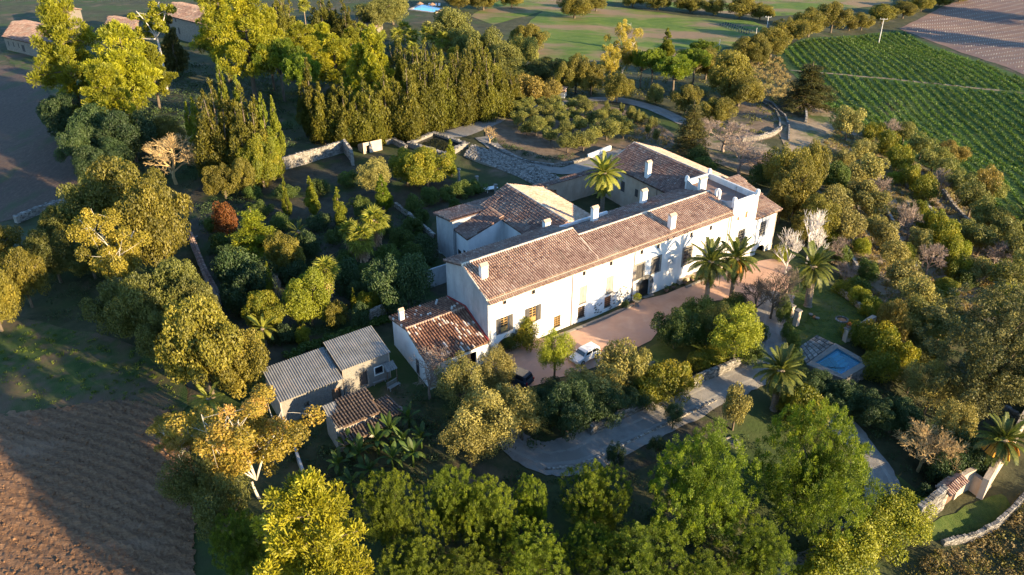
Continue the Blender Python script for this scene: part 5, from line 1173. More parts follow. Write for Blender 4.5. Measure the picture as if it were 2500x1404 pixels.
# ---- left side
grow('bare', [(432,450,335,130)], 'bare_tree', 'tree', 'golden leafless tree with round crown on the left', bark=m_bark_gold)
grow('carob', [(335,580,392,200),(410,660,440,180)], 'carob_tree', 'tree', '{o} big dense carob from the left behind the garden wall', leaf=l_carob)
grow('euca', [(306,745,512,210)], 'eucalyptus', 'tree', 'tall golden eucalyptus with white limbs on the left', leaf=l_euca)
grow('carob', [(235,600,430,120),(165,600,500,110),(150,690,560,120),(235,680,590,120),(110,640,560,90)], 'carob_tree', 'tree', '{o} shaded tree from the left behind the golden eucalyptus', leaf=l_carob_dim)
grow('carob', [(20,660,545,115),(80,750,605,110),(5,810,650,120)], 'carob_tree', 'tree', '{o} sunlit tree from the left at the left edge', leaf=l_carob)
grow('carob', [(300,820,690,150),(365,840,665,150),(450,800,640,150),(490,820,665,120),(430,900,760,140)], 'carob_tree', 'tree', '{o} tree from the left along the grass strip', leaf=l_carob_dim)
grow('carob', [(520,970,735,210),(590,970,800,150),(480,940,790,120)], 'carob_tree', 'tree', '{o} pale gold tree from the left leaning over the low shed', leaf=l_carob)
grow('carob', [(185,345,230,130),(255,375,255,130),(335,395,270,130),(205,420,300,110),(150,320,240,90),(290,430,330,100),(250,460,360,110)], 'shaded_carob', 'tree', '{o} shade-darkened carob from the left beside the shaded field', 'carobs by the shaded field', leaf=l_shrub_dark)  # carobs in shadow, the shade painted with dark shrub leaves
grow('carob', [(415,370,285,100)], 'olive_tree', 'tree', 'half lit olive above the golden leafless tree', leaf=l_carob)
grow('carob', [(552,485,395,95),(600,480,385,70)], 'carob_tree', 'tree', '{o} brownish carob from the left in front of the cypress group', leaf=l_carob)
grow('pine', [(205,300,2,180),(335,310,62,180),(285,345,150,160),(390,265,110,110)], 'pine_tree', 'tree', '{o} bright pine from the left in the pale-trunk group', leaf=l_pine)
grow('tall_euca', [(408,222,-12,120)], 'tall_eucalyptus', 'tree', 'tall tree with bare white twin trunks at upper left', bark=m_bark_white)
grow('pine', [(560,200,-40,150),(625,250,-10,170),(670,220,20,110),(540,150,10,100)], 'pine_tree', 'tree', '{o} bright pine from the left beside the two storey stone house', leaf=l_pine)
grow('cypress', [(435,180,15,62)], 'dark_conifer', 'tree', 'dark narrow conifer in front of the two storey stone house', leaf=l_cedar)
grow('stone', [(695,250,80,130),(750,280,120,110)], 'stone_pine', 'tree', '{o} deep green umbrella pine from the left above the cypress wood', leaf=l_pine_green)
grow('pine', [(750,200,58,120),(830,240,90,140),(895,300,115,110),(935,310,72,115),(870,200,70,90),(800,180,60,90)], 'pine_tree', 'tree', '{o} yellow-green pine from the left among the cypress wood', leaf=l_pine)
# ---- cypress wood
grow('broadcypress', [(850,350,185,100),(898,355,175,105),(948,342,160,110),(1002,337,145,110),(1048,317,92,105),(1085,307,120,100),(1117,305,140,95),(1152,297,100,95),(1190,292,115,95),(1220,282,140,95),(1246,264,165,70),(925,255,115,100),(978,245,105,90),(1068,232,115,90),(870,280,150,90),(1015,260,110,90),(1120,240,110,85),(1180,235,100,80),(820,300,190,80),(910,310,170,90),(960,300,150,90),(1060,280,130,90),(1140,260,120,80)], 'broad_cypress', 'tree', '{o} broad cypress from the left in the dense wood', 'broad cypresses of the wood', leaf=l_cyp)
grow('cypress', [(772,350,140,62),(748,335,205,42),(793,352,200,52),(988,295,95,40),(1163,285,95,42),(822,352,225,60)], 'cypress', 'tree', '{o} spire cypress from the left in the dense wood', leaf=l_cyp)
grow('broadcypress', [(555,440,190,140),(622,445,205,135),(590,430,230,110)], 'broad_cypress', 'tree', '{o} massive cypress from the left in the tall group on the left', leaf=l_cyp)
grow('cypress', [(502,420,235,46),(484,410,248,40),(578,420,138,50),(614,425,182,58),(668,440,225,52),(690,430,235,42),(648,410,240,50)], 'cypress', 'tree', '{o} spire cypress from the left in the tall group', leaf=l_cyp_bright)
grow('carob', [(645,460,330,95)], 'ivy_tree', 'tree', 'bright green ivy-clad tree at the end of the stone garden wall', leaf=l_citrus)
# ---- top background
grow('broadcypress', [(795,120,-20,95),(845,125,-5,80),(700,120,-30,100)], 'dark_conifer', 'tree', '{o} dark conifer from the left at the top behind the fan palms', leaf=l_cyp)
grow('carob', [(930,75,-10,110),(960,60,-20,90),(1095,140,20,130),(1140,165,55,120),(1185,190,70,110),(1235,205,110,110),(1275,165,80,80)], 'grey_tree', 'tree', '{o} grey-green tree from the left behind the palm thicket', leaf=l_olive)
grow('carob', [(1295,130,60,85),(1270,120,65,60)], 'round_tree', 'tree', '{o} round tree from the left at the near corner of the meadow', leaf=l_carob)
grow('carob', [(1310,205,145,100),(1265,220,165,90),(1345,190,140,80),(1200,225,150,90),(1290,240,190,80)], 'shaded_tree', 'tree', '{o} shaded tree from the left behind the olive grove', leaf=l_carob_dim)
grow('carob', [(1402,45,-12,95),(1455,28,-12,55),(1545,18,-22,75),(1605,25,-20,85),(1685,30,-18,95),(1742,38,-2,60),(1805,45,-8,85),(1855,48,5,70),(1250,20,-30,70),(1180,25,-25,80),(1120,25,-30,80)], 'round_tree', 'tree', '{o} tree from the left along the top edge beyond the meadow', leaf=l_carob)
grow('carob', [(1830,155,85,95),(1880,140,68,95),(1925,105,40,90),(1972,90,22,90),(2028,80,5,85),(2072,75,36,55),(2102,74,32,58),(2152,58,10,80),(2203,45,0,70),(2248,28,-12,65),(2292,16,-15,60),(2340,5,-20,60)], 'hedgerow_tree', 'tree', '{o} tree from the left in the hedgerow above the vineyard', 'hedgerow trees', leaf=l_carob)
# ---- behind the house
grow('carob', [(1405,228,132,75),(1442,232,145,72),(1378,232,150,60)], 'carob_tree', 'tree', '{o} carob from the left beside the tiny white hut', leaf=l_carob)
grow('shrub', [(1290,250,188,100),(1340,245,195,70)], 'russet_bush', 'shrub', '{o} russet bush from the left between wood and white hut', leaf=l_orange)
grow('euca', [(1517,205,50,95),(1488,222,100,80)], 'eucalyptus', 'tree', '{o} golden eucalyptus from the left behind the house', leaf=l_euca)
grow('stone', [(1588,225,110,75),(1640,240,128,115),(1690,210,112,90),(1712,165,92,75),(1562,215,115,62)], 'stone_pine', 'tree', '{o} umbrella pine from the left in the group behind the house', leaf=l_pine_green)
grow('cypress', [(1625,140,68,42)], 'conifer', 'tree', 'pointed conifer above the umbrella pines', leaf=l_cyp_bright)
grow('carob', [(1770,245,125,125),(1802,260,175,115),(1722,195,110,75),(1506,250,180,85),(1672,280,208,82),(1745,312,238,92),(1850,160,100,60)], 'carob_tree', 'tree', '{o} round carob from the left around the umbrella pines', leaf=l_carob)
grow('shrub', [(1600,255,208,42),(1560,300,275,36),(1590,310,285,34),(1540,290,262,30)], 'shrub', 'shrub', '{o} small bush from the left along the back track', leaf=l_olive)
grow('cedar', [(1682,375,245,105)], 'cedar', 'tree', 'dark cedar close behind the east wing', leaf=l_cedar)
grow('cedar', [(1965,270,150,150)], 'cedar', 'tree', 'dark spreading cedar at the edge of the vineyard', leaf=l_cedar)
grow('bare', [(1765,372,300,125),(1805,425,345,150),(1730,340,290,60),(1850,420,370,80)], 'bare_bush', 'shrub', '{o} pale leafless thicket from the left behind the east wing', bark=m_bark_pink)
grow('bare_upright', [(1195,350,310,45)], 'bare_bush', 'shrub', 'reddish leafless stems at the basin corner', bark=m_bark_gold)
grow('carob', [(1905,490,345,115),(1935,530,395,130),(1965,480,335,90),(1900,545,440,80),(1990,590,480,90),(1960,600,520,80)], 'carob_tree', 'tree', '{o} carob from the left beyond the annex roof', leaf=l_carob)
grow('shrub', [(1860,450,405,70),(1720,420,385,60),(1700,400,360,60),(1880,410,375,60)], 'shrub', 'shrub', '{o} dark bush from the left behind the roof terrace', leaf=l_shrub)
# ---- olive grove (seen in loose rows)
gz = [(55,985,60),(130,865,55),(45,890,50),(165,945,50),(195,1040,70),(270,920,55),(290,1020,55),(312,1120,62),(400,975,55),(345,850,50),(440,1065,60),(452,1180,70),(510,945,50),(545,1030,60),(580,1165,75),(600,890,65),(650,985,60),(672,1100,60),(712,960,50),(770,1070,78),(860,1000,62),(905,1065,70),(380,895,48),(480,865,48),(765,930,45),(250,855,45),(90,930,45),(120,1060,50),(830,940,40),(560,830,40)]
gs = [(1250+.2992*x, .2992*(y+q*1.0), .2992*(y-q*1.3), .2992*q*2.7) for x, y, q in gz]
grow('olive', gs, 'olive_tree', 'tree', '{o} round olive from the left in the grove behind the house', 'olives of the grove', leaf=l_olive)
grow('olive', [(1517,285,252,16),(1538,294,260,16),(1556,305,268,16),(1480,270,245,14),(1580,335,300,20),(1600,350,315,20)], 'olive_sapling', 'tree', '{o} young olive from the left on the bank below the back track', leaf=l_olive)
# ---- terraces on the right
grow('olive', [(2062,345,262,75),(2098,405,342,65),(2112,462,378,85),(2022,560,462,95),(2062,605,515,85),(2092,515,438,75),(2122,548,468,90),(2152,612,540,75),(2172,662,588,72),(2197,735,640,95),(2222,775,680,85),(2050,420,365,60)], 'olive_tree', 'tree', '{o} olive from the left on the upper terraces', 'olives of the upper terraces', leaf=l_olive_pale)
grow('shrub', [(2132,345,298,62),(2162,382,320,62),(2192,422,360,62),(2222,462,400,64),(2252,495,430,64),(2272,582,508,72),(2292,612,540,70),(2312,645,572,62),(2332,685,620,62),(2235,540,490,50)], 'orange_tree', 'tree', '{o} yellowing orange tree from the left on the terraces', 'orange trees of the terraces', leaf=l_citrus)
grow('olive', [(2202,352,298,64),(2242,392,328,72),(2272,425,360,72),(2302,452,388,72),(2332,492,420,74),(2362,532,450,82),(2402,575,488,85),(2432,615,528,82),(2462,655,568,82),(2492,695,618,80),(2382,625,550,82),(2452,715,640,85),(2420,500,440,60),(2350,600,540,60)], 'olive_tree', 'tree', '{o} olive from the left on the lower terraces', 'olives of the lower terraces', leaf=l_olive)
grow('bare', [(2292,482,418,62),(2212,590,498,75),(2262,672,598,72),(2422,652,588,72),(2142,492,428,62),(2172,350,292,48),(2030,640,580,60),(2060,690,640,60)], 'bare_fruit_tree', 'tree', '{o} pinkish leafless fruit tree from the left on the terraces', bark=m_bark_pink)
grow('shrub', [(2332,392,358,62),(2392,482,405,82),(2310,370,345,50),(2440,560,520,60)], 'russet_bush', 'shrub', '{o} russet bush from the left along the vineyard edge', leaf=l_orange)
grow('shrub', [(2040,470,400,60),(2075,500,450,55),(2010,450,395,60),(2000,640,600,50),(2050,640,600,50),(2110,690,640,60),(2090,730,680,60),(2350,700,660,60),(2480,760,700,60),(2180,770,730,50)], 'terrace_bush', 'shrub', '{o} bush from the left scattered between the terrace trees', leaf=l_shrub)
grow('carob', [(2440,800,690,95),(2480,860,770,90),(2300,740,680,80)], 'round_tree', 'tree', '{o} golden tree from the left behind the big conifer', leaf=l_citrus)
# trees outside the picture on the right whose shade falls into it
grow('carob', [(2620,60,-60,160),(2720,130,10,160),(2560,840,720,120)], 'shade_tree', 'tree', '{o} tree from the left beyond the right edge', leaf=l_carob)

# pines just below the picture whose shade lies over the ploughed field
for k, (x, y, h, r) in enumerate([(-4,32,14,5.0),(5,27,14.5,5.2)]):
    plant('dome', (x, y, ground_h(x, y)), h, r, 'stone_pine', '%s stone pine from the left just below the bottom edge' % ORD[k], 'tree', 'pines below the bottom edge', l_pine_green)
grow('shrub', [(640,525,490,55),(690,565,525,55),(820,595,555,55),(880,525,480,65),(932,575,535,65),(982,605,560,65),(1012,650,600,65),(952,645,600,75),(902,695,650,65),(842,665,620,65),(772,695,650,65),(642,605,560,55),(540,615,570,55),(522,565,530,45),(700,485,450,55),(782,475,440,55),(852,455,420,55),(620,485,455,45)], 'garden_bush', 'shrub', '{o} green bush from the left on the open floor of the walled garden', 'bushes on the garden floor', leaf=l_shrub)
grow('olive', [(2035,520,455,70),(2130,590,530,65),(2240,620,560,65),(2380,690,630,70),(2080,460,400,60)], 'olive_tree', 'tree', '{o} golden olive from the left filling the gaps of the terraces', 'olives filling the terraces', leaf=l_olive_pale)
grow('shrub', [(1990,540,505,50),(2030,600,565,45),(2100,620,585,45),(2210,640,600,50),(2260,550,515,45),(2340,630,590,50),(2430,690,650,50),(2480,640,600,50),(2120,400,370,45),(2180,450,420,45)], 'terrace_bush', 'shrub', '{o} golden bush from the left between the terrace olives', 'golden bushes of the terraces', leaf=l_lime)
# ------------------------------------------------------------------ walls
def stone_wall(line, h, label, name='stone_wall', th=.45, mat=None, sz=.34, coping=None, seed=1, stones=True, sink=.5, top_level=False, cat='wall', core=None, step=1.2):
    """wall along xy points on the ground, its stones real blocks"""
    pts = []
    for a, b in zip(line, line[1:]):
        a = np.array(a[:2]); b = np.array(b[:2]); n = max(1, int(np.linalg.norm(b-a)/step))
        pts += [a+(b-a)*i/n for i in range(n)]
    pts.append(np.array(line[-1][:2])); r = random.Random(seed); n = len(pts)
    gz = [ground_h(*p) for p in pts]; tz = [max(gz[max(0, i-1):i+2])+h*(1+r.uniform(-.05, .05)) for i in range(n)]
    if top_level: m_ = max(tz); tz = [m_]*n
    o = root(name, (*pts[0], gz[0]), label, cat)
    core_ = MB(); N = []
    for i in range(n):
        d = pts[min(i+1, n-1)]-pts[max(i-1, 0)]; d = d/np.linalg.norm(d); N.append(np.array([-d[1], d[0]]))
    for i in range(n-1):
        q = lambda k, s, z: (*(pts[k]+N[k]*s*th/2), z)
        core_.hexa([q(i,-1,gz[i]-sink), q(i,1,gz[i]-sink), q(i+1,1,gz[i+1]-sink), q(i+1,-1,gz[i+1]-sink)], [q(i,-1,tz[i]), q(i,1,tz[i]), q(i+1,1,tz[i+1]), q(i+1,-1,tz[i+1])], r.random())
    core_.build('wall_core', core or mat or m_stone, o)
    if stones:
        s = MB()
        for i in range(n-1):
            L_ = np.linalg.norm(pts[i+1]-pts[i]); e = (pts[i+1]-pts[i])/L_; nn = N[i]
            for side in (-1, 1):
                z = min(gz[i], gz[i+1])-.1
                zt = min(tz[i], tz[i+1])
                while z < zt-.06:
                    hh = sz*r.uniform(.4, .75); x = r.uniform(-.1, .1)
                    while x < L_:
                        w = sz*r.uniform(.6, 1.3); c = pts[i]+e*(x+w/2)+nn*side*(th/2+.01); dd = r.uniform(.03, .09); a = e*w*.46; b = nn*side*dd; jz = r.uniform(-.03, .03)
                        s.hexa([(*(c-a), z+jz), (*(c+a), z+jz), (*(c+a-b), z+jz), (*(c-a-b), z+jz)], [(*(c-a*.9+b*.6), z+hh*.92+jz), (*(c+a*.9+b*.6), z+hh*.92+jz), (*(c+a-b), z+hh*.92), (*(c-a-b), z+hh*.92)], r.random()); x += w
                    z += hh
            x = 0
            while x < L_:
                w = sz*r.uniform(.7, 1.4); c = pts[i]+e*(x+w/2)+nn*r.uniform(-.06, .06); z = (tz[i]+tz[i+1])/2-.02; a = e*w*.46; b = nn*th*r.uniform(.4, .56); hh = r.uniform(.05, .15)
                s.hexa([(*(c-a-b), z), (*(c+a-b), z), (*(c+a+b), z), (*(c-a+b), z)], [(*(c-a*.9-b*.9), z+hh), (*(c+a*.8-b*.9), z+hh), (*(c+a*.9+b*.9), z+hh*.9), (*(c-a*.9+b*.8), z+hh)], r.random()); x += w
        stuff(s.build('stones', mat or m_stone, o))
    if coping:
        t = MB()
        for i in range(n-1):
            a, b = pts[i], pts[i+1]; zz = (tz[i]+tz[i+1])/2
            for sd_ in (-1, 1):
                q = lambda p, s_, z: np.array([*(p+N[i]*s_*sd_), z])
                roof_tiles(q(a, th*.85, zz+.02), q(b, th*.85, zz+.02), q(b, 0, zz+.22), q(a, 0, zz+.22), mb=t, seed=seed*50+i*2+sd_, pitch=.3, tl=.3)
        stuff(t.build('coping_tiles', coping, o))
    return o
stone_wall(G([(1440,1062),(1500,1032),(1560,1002),(1620,973),(1680,946),(1740,921),(1800,896)]), 1.15, 'dry stone retaining wall along the upper side of the driveway', 'retaining_wall', mat=m_stone_pale, seed=2)
stone_wall(G([(1330,1147),(1400,1143),(1460,1118),(1530,1085),(1600,1050),(1670,1018),(1745,980)]), .14, 'low stone kerb along the lower side of the driveway', 'kerb_wall', .26, m_stone, .26, seed=3, cat='kerb')
stone_wall(G([(466,592),(485,640),(505,690),(538,752)]), 2.0, 'narrow tile-topped wall on the left of the walled garden', 'garden_wall', .35, m_stone, .36, m_tile_old_shade, seed=4)
stone_wall(G([(690,415),(760,396),(842,372)]), 2.3, 'pale stone wall at the back of the garden by the cypresses', 'garden_wall', .5, m_stone_pale, .4, seed=5)
stone_wall(G([(842,372),(858,392),(862,405)]), 2.6, 'dark end wall turning beside the ruined stone hut', 'garden_wall', .5, m_stone, .4, seed=6)
stone_wall(G([(965,505),(1005,535),(1060,582)]), .8, 'low garden wall dividing beds west of the house', 'dividing_wall', .4, m_stone, .35, seed=7)
stone_wall(G([(395,600),(450,592),(480,585)]), .5, 'low whitish stone edging near the red tree', 'edging_wall', .35, m_stone_pale, .3, seed=8)
stone_wall(G([(1188,352),(1235,378),(1290,398),(1350,408),(1400,400),(1440,388)]), .45, 'low stone wall around the foot of the olive grove', 'grove_wall', .4, m_stone_pale, .34, seed=9)
stone_wall(G([(1435,388),(1462,378),(1490,366)]), .9, 'whitewashed low wall at the end of the rear drive', 'white_wall', .4, m_lime, stones=False, seed=10)
stone_wall(G([(1905,318),(1885,332),(1850,342),(1812,346)]), 0.9, 'curved pale stone wall below the threshing floor', 'threshing_wall', .6, m_stone_pale, .5, seed=11)
stone_wall(G([(1822,246),(1862,252),(1893,272),(1903,295),(1904,316)]), .35, 'thin curved edging on top of the threshing floor', 'edging_wall', .35, m_stone_pale, .3, seed=12)
stone_wall(G([(1840,240),(1885,255),(1915,285),(1926,315),(1925,345)]), .5, 'outer curved low wall beside the threshing floor', 'edging_wall', .3, m_stone_pale, .3, seed=13)
stone_wall(G([(1965,275),(1967,300)]), 1.4, 'short grey wall end under the spreading cedar', 'wall_stub', .4, m_stone, .3, seed=14)
for k, (ln, lb) in enumerate([([(2010,500),(2040,560),(2075,630),(2100,680)], 'first terrace wall, nearest the house'), ([(2110,430),(2150,500),(2190,580),(2235,660)], 'second terrace wall from the house'), ([(2210,430),(2260,500),(2310,580),(2360,660)], 'third terrace wall from the house'), ([(2300,470),(2360,540),(2430,640),(2490,740)], 'outermost terrace wall above the vineyard')]):
    stone_wall(G(ln), .6, lb+', rough dry stone', 'terrace_wall', .45, m_stone, .4, seed=20+k)
stone_wall(G([(2042,712),(2070,732),(2100,757)]), .8, 'brownish wall along the far side of the lawn', 'lawn_wall', .4, m_stone, .3, seed=25)
stone_wall(G([(2068,832),(2100,812),(2130,792)]), 1.3, 'pale capped wall beside the lawn and the pool', 'lawn_wall', .6, m_render_warm, stones=False, seed=26)
stone_wall(G([(2175,838),(2205,858)]), 1.0, 'short wall piece behind the yellow-green bushes', 'wall_stub', .5, m_render_warm, stones=False, seed=27)
stone_wall(G([(2165,905),(2200,872)]), 1.0, 'sunlit wall piece below the yellow-green bushes', 'wall_stub', .4, m_stone_pale, .3, seed=28)
gate = stone_wall(G([(2228,1290),(2262,1262),(2290,1243)]), 2.7, 'rubble boundary wall left of the tiled gate', 'boundary_wall', .6, m_stone_pale, .45, seed=29)
stone_wall(G([(2325,1213),(2345,1200),(2362,1190)]), 2.8, 'rendered boundary wall right of the tiled gate', 'boundary_wall', .5, m_render_warm, stones=False, seed=30)
stone_wall(G([(2362,1190),(2395,1215)]), 2.2, 'short wall stepping out beside the gate', 'boundary_wall', .5, m_render_warm, stones=False, seed=31)
stone_wall(G([(2390,1218),(2430,1150),(2470,1085),(2510,1010),(2560,940)]), 2.7, 'long sunlit boundary wall running off the right edge', 'boundary_wall', .6, m_render_warm, stones=False, seed=32)
stone_wall(G([(2300,1330),(2370,1318),(2430,1288),(2475,1245),(2500,1215)]), .5, 'low curved stone wall around the grass outside the gate', 'edging_wall', .4, m_stone_pale, .35, seed=33)
stone_wall(G([(2452,1000),(2500,1040)]), .6, 'short path edge at the right under the conifer', 'wall_stub', .4, m_stone_pale, .3, seed=34)
stone_wall(G([(40,545),(95,522),(160,502)]), 1.2, 'rough stone bank at the end of the shaded field', 'field_wall', .8, m_stone_pale, .5, seed=35)
stone_wall(G([(718,1075),(726,1120),(750,1185)]), .8, 'thin grey wall below the sheds', 'yard_wall', .25, m_render_grey, stones=False, seed=36)
stone_wall(G([(905,790),(940,772)]), 1.9, 'short wall joining shed and barn', 'yard_wall', .35, m_stone, .3, seed=37)
# tiled gate
a, b = on_ground(2292, 1242), on_ground(2325, 1214); gp = root('gateway', (a+b)/2, 'small gateway roofed with red tiles in the boundary wall', 'gate')
d = (b-a)/np.linalg.norm(b-a); nn = np.array([-d[1], d[0], 0]); up = np.array([0, 0, 1.])
for p in (a, b): mb = MB(); mb.box(p, .6, .6, p[2]-.6, p[2]+2.5, math.atan2(d[1], d[0])); mb.build('gate_post', m_render_warm, gp)
mb = MB(); mb.hexa([a-nn*.1-up*.5, b-nn*.1-up*.5, b+nn*.1-up*.5, a+nn*.1-up*.5], [a-nn*.1+up*2.1, b-nn*.1+up*2.1, b+nn*.1+up*2.1, a+nn*.1+up*2.1]); mb.build('gate_leaf', m_wood, gp)
for s in (-1, 1):
    q = lambda p, t, z: p+nn*t*s+up*z
    pitched(gp, q(a-d*.4,.75,2.45), q(b+d*.4,.75,2.45), q(b+d*.4,0,2.85), q(a-d*.4,0,2.85), m_tile, m_tile_deck, seed=70+s)
# big stone basin
B0 = [H(24.2,72.2,0), H(31.8,75.2,0), H(34.6,64.6,0), H(27.6,61.8,0)]; bz = ground_h(B0[2][0], B0[2][1])+.35
basin = root('water_basin', sum(B0)/4+np.array([0,0,bz]), 'square stone water basin with dark still water', 'basin')
def ring_wall(corners, w_in, z0, z1, parent, name, mat, seed):
    c = sum(corners)/4; k = len(corners); rr = random.Random(seed)
    for i in range(k):
        a, b = corners[i], corners[(i+1) % k]; ai, bi = a+(c-a)*w_in, b+(c-b)*w_in; mb = MB(); st = MB()
        f = lambda p, z: (p[0], p[1], z)
        mb.hexa([f(a,z0), f(b,z0), f(bi,z0), f(ai,z0)], [f(a,z1), f(b,z1), f(bi,z1), f(ai,z1)]); w = mb.build(name, mat, parent)
        for j in range(70):
            s, t = rr.random(), rr.random(); p = (a+(b-a)*s)*(1-t)+(ai+(bi-ai)*s)*t; q = rr.uniform(.15, .4); st.box(p, q*2, q*1.4, z1-.03, z1+rr.uniform(.04, .14), rr.uniform(0, 3), .8, rr.random())
        stuff(st.build('capping_stones', mat, w))
ring_wall(B0, .16, -1.5, bz+.5, basin, 'basin_wall', m_stone_pale, 5)
c = sum(B0)/4; mb = MB(); mb.poly([(p[0], p[1], bz+.02) for p in [q+(c-q)*.155 for q in B0]][::-1])
def water_mat(name, col, mixf):
    m, nt, out = _nodes(name); N = nt.nodes.new; L = nt.links.new
    tr = N('ShaderNodeBsdfTransparent'); tr.inputs[0].default_value = (*col, 1); gl = N('ShaderNodeBsdfGlossy'); gl.inputs['Roughness'].default_value = .03
    df = N('ShaderNodeBsdfDiffuse'); df.inputs[0].default_value = tuple(c*.45 for c in col)+(1,)
    m0 = N('ShaderNodeMixShader'); m0.inputs[0].default_value = mixf; L(tr.outputs[0], m0.inputs[1]); L(df.outputs[0], m0.inputs[2])
    fr = N('ShaderNodeFresnel'); fr.inputs[0].default_value = 1.33; ms = N('ShaderNodeMixShader'); L(fr.outputs[0], ms.inputs[0]); L(m0.outputs[0], ms.inputs[1]); L(gl.outputs[0], ms.inputs[2])
    nz = N('ShaderNodeTexNoise'); nz.inputs['Scale'].default_value = 3; bp = N('ShaderNodeBump'); bp.inputs['Strength'].default_value = .08; bp.inputs['Distance'].default_value = .02; L(nz.outputs['Fac'], bp.inputs['Height']); L(bp.outputs[0], gl.inputs['Normal'])
    L(ms.outputs[0], out.inputs[0]); return m
mb.build('water', water_mat('basin_water', (.06,.09,.08), .35), basin)
mb = MB(); mb.poly([(p[0], p[1], bz-.8) for p in B0][::-1]); mb.build('basin_floor', m_garden, basin)
# stone embankment running from basin to house
eb = [H(35.0,63.6,0), H(37.6,55,0), H(39.8,46,0), H(40.6,38,0)]; ei = [H(31.4,61.2,0), H(33.2,53,0), H(34.6,45,0), H(35.6,37,0)]
emb = root('embankment', eb[0], 'sloping rubble embankment between the basin and the house', 'embankment'); mb = MB(); st = MB(); rr = random.Random(8)
hz = [1.1, 1.0, .9, .5]
for i in range(3):
    f = lambda p, z: np.array([p[0], p[1], z]); A0, A1, I0, I1 = eb[i], eb[i+1], ei[i], ei[i+1]
    mb.hexa([f(I0,-1.6), f(I1,-1.6), f(A1,-1), f(A0,-1)], [f(I0,.35*hz[i]), f(I1,.35*hz[i+1]), f(A1,hz[i+1]), f(A0,hz[i])])
    for j in range(420):
        s, t = rr.random(), rr.random()**.9; p = (I0+(I1-I0)*s)*(1-t)+(A0+(A1-A0)*s)*t; h0 = .35*(hz[i]+(hz[i+1]-hz[i])*s); h1 = hz[i]+(hz[i+1]-hz[i])*s; z = h0+(h1-h0)*t; q = rr.uniform(.10, .30); st.box(p, q*2, q*1.5, z-.05, z+rr.uniform(.05, .2), rr.uniform(0, 3), .7, rr.random())
mb.build('bank', m_stone, emb); stuff(st.build('stones', m_stone_pale, emb))
for k, (x, y, ty, lb) in enumerate([(1121,447,412,'left'),(1165,463,430,'middle'),(1210,478,450,'right')]):
    p = on_ground(x, y); h = height_at(p, ty); mb = MB(); mb.lathe(p, [(.34,-.2),(.34,.15),(.26,.2),(.24,h-.2),(.36,h-.15),(.36,h)], 10); o = mb.build('pergola_pillar', m_stone_pale, smooth=False); tag(o, '%s round stone pillar below the embankment' % lb, 'pillar')
p = on_ground(1198, 468); t_ = root('garden_table', p, 'white garden table beside the right stone pillar', 'table'); mb = MB(); mb.box(p, 2.4, 1.2, p[2]+.68, p[2]+.76, .5); mb.build('table_top', m_lime, t_)
for sx in (-1, 1):
    for sy in (-1, 1): mb = MB(); q = p+np.array([sx*.85*math.cos(.5)-sy*.4*math.sin(.5), sx*.85*math.sin(.5)+sy*.4*math.cos(.5), 0]); mb.box(q, .1, .1, p[2]-.1, p[2]+.678, .5); mb.build('leg', m_lime, t_)
# ruined stone hut by the basin
p = on_ground(905, 366); rh = root('stone_hut', p, 'roofless stone hut with a doorway above the garden', 'hut'); mb = MB()
e = HU; v_ = HV; f = lambda u, v, z: p+e*u+v_*v+np.array([0,0,z])
wall_holes(mb, -2.2, 2.0, -.5, 2.3, -1.5, [(-1.5,-.8,-.4,1.6)], .3, f); mb.build('front_wall', m_render_warm, rh)
mb = MB(); mb.hexa([f(-2.2,-1.18,-.5), f(2.0,-1.18,-.5), f(2.0,-1.1,-.5), f(-2.2,-1.1,-.5)], [f(-2.2,-1.18,2.28), f(2,-1.18,1.7), f(2,-1.1,1.7), f(-2.2,-1.1,2.28)]); mb.build('door_back', m_void, rh)
for u in (-2.2, 1.7): mb = MB(); mb.hexa([f(u,-1.09,-.5), f(u+.3,-1.09,-.5), f(u+.3,1.5,-.5), f(u,1.5,-.5)], [f(u,-1.09,2.2), f(u+.3,-1.09,2.2), f(u+.3,1.5,1.2), f(u,1.5,1.2)]); mb.build('side_wall', m_stone_pale, rh)
stone_wall(G([(942,352),(960,350),(990,365)]), 1.0, 'broken stone wall between hut and basin', 'ruined_wall', .6, m_stone_pale, .5, seed=39)

# ------------------------------------------------------------------ swimming pool
pz = ground_h(*on_ground(1990, 850)[:2])+.12
W4 = [at(2043.7,850.8,pz), at(2103.5,885,pz), at(2053.9,914,pz), at(1990,886,pz)]
O4 = [at(2038.5,838,pz), at(2126,887,pz), at(2060,926,pz), at(1968,890,pz)]
pool = root('swimming_pool', sum(W4)/4, 'small turquoise swimming pool with pale stone edge', 'pool')
for i in range(4):
    j = (i+1) % 4; mb = MB(); up = np.array([0,0,1.]); mb.hexa([O4[i]-up*.25, W4[i]-up*.25, W4[j]-up*.25, O4[j]-up*.25], [O4[i]+up*.06, W4[i]+up*.06, W4[j]+up*.06, O4[j]+up*.06]); mb.build('coping', m_stone_pale, pool)
m_lining = surface('pool_lining', [(.3,(.03,.30,.56)),(.7,(.06,.38,.64))], 2, rough=.5)
mb = MB(); D = np.array([0,0,-1.5])
for i in range(4): j = (i+1) % 4; mb.poly([W4[i], W4[j], W4[j]+D, W4[i]+D])
mb.poly([p+D for p in W4][::-1]); mb.build('pool_lining', m_lining, pool)
mb = MB(); mb.poly([p-np.array([0,0,.12]) for p in W4][::-1]); mb.build('water', water_mat('pool_water', (.22,.78,1.0), .40), pool)
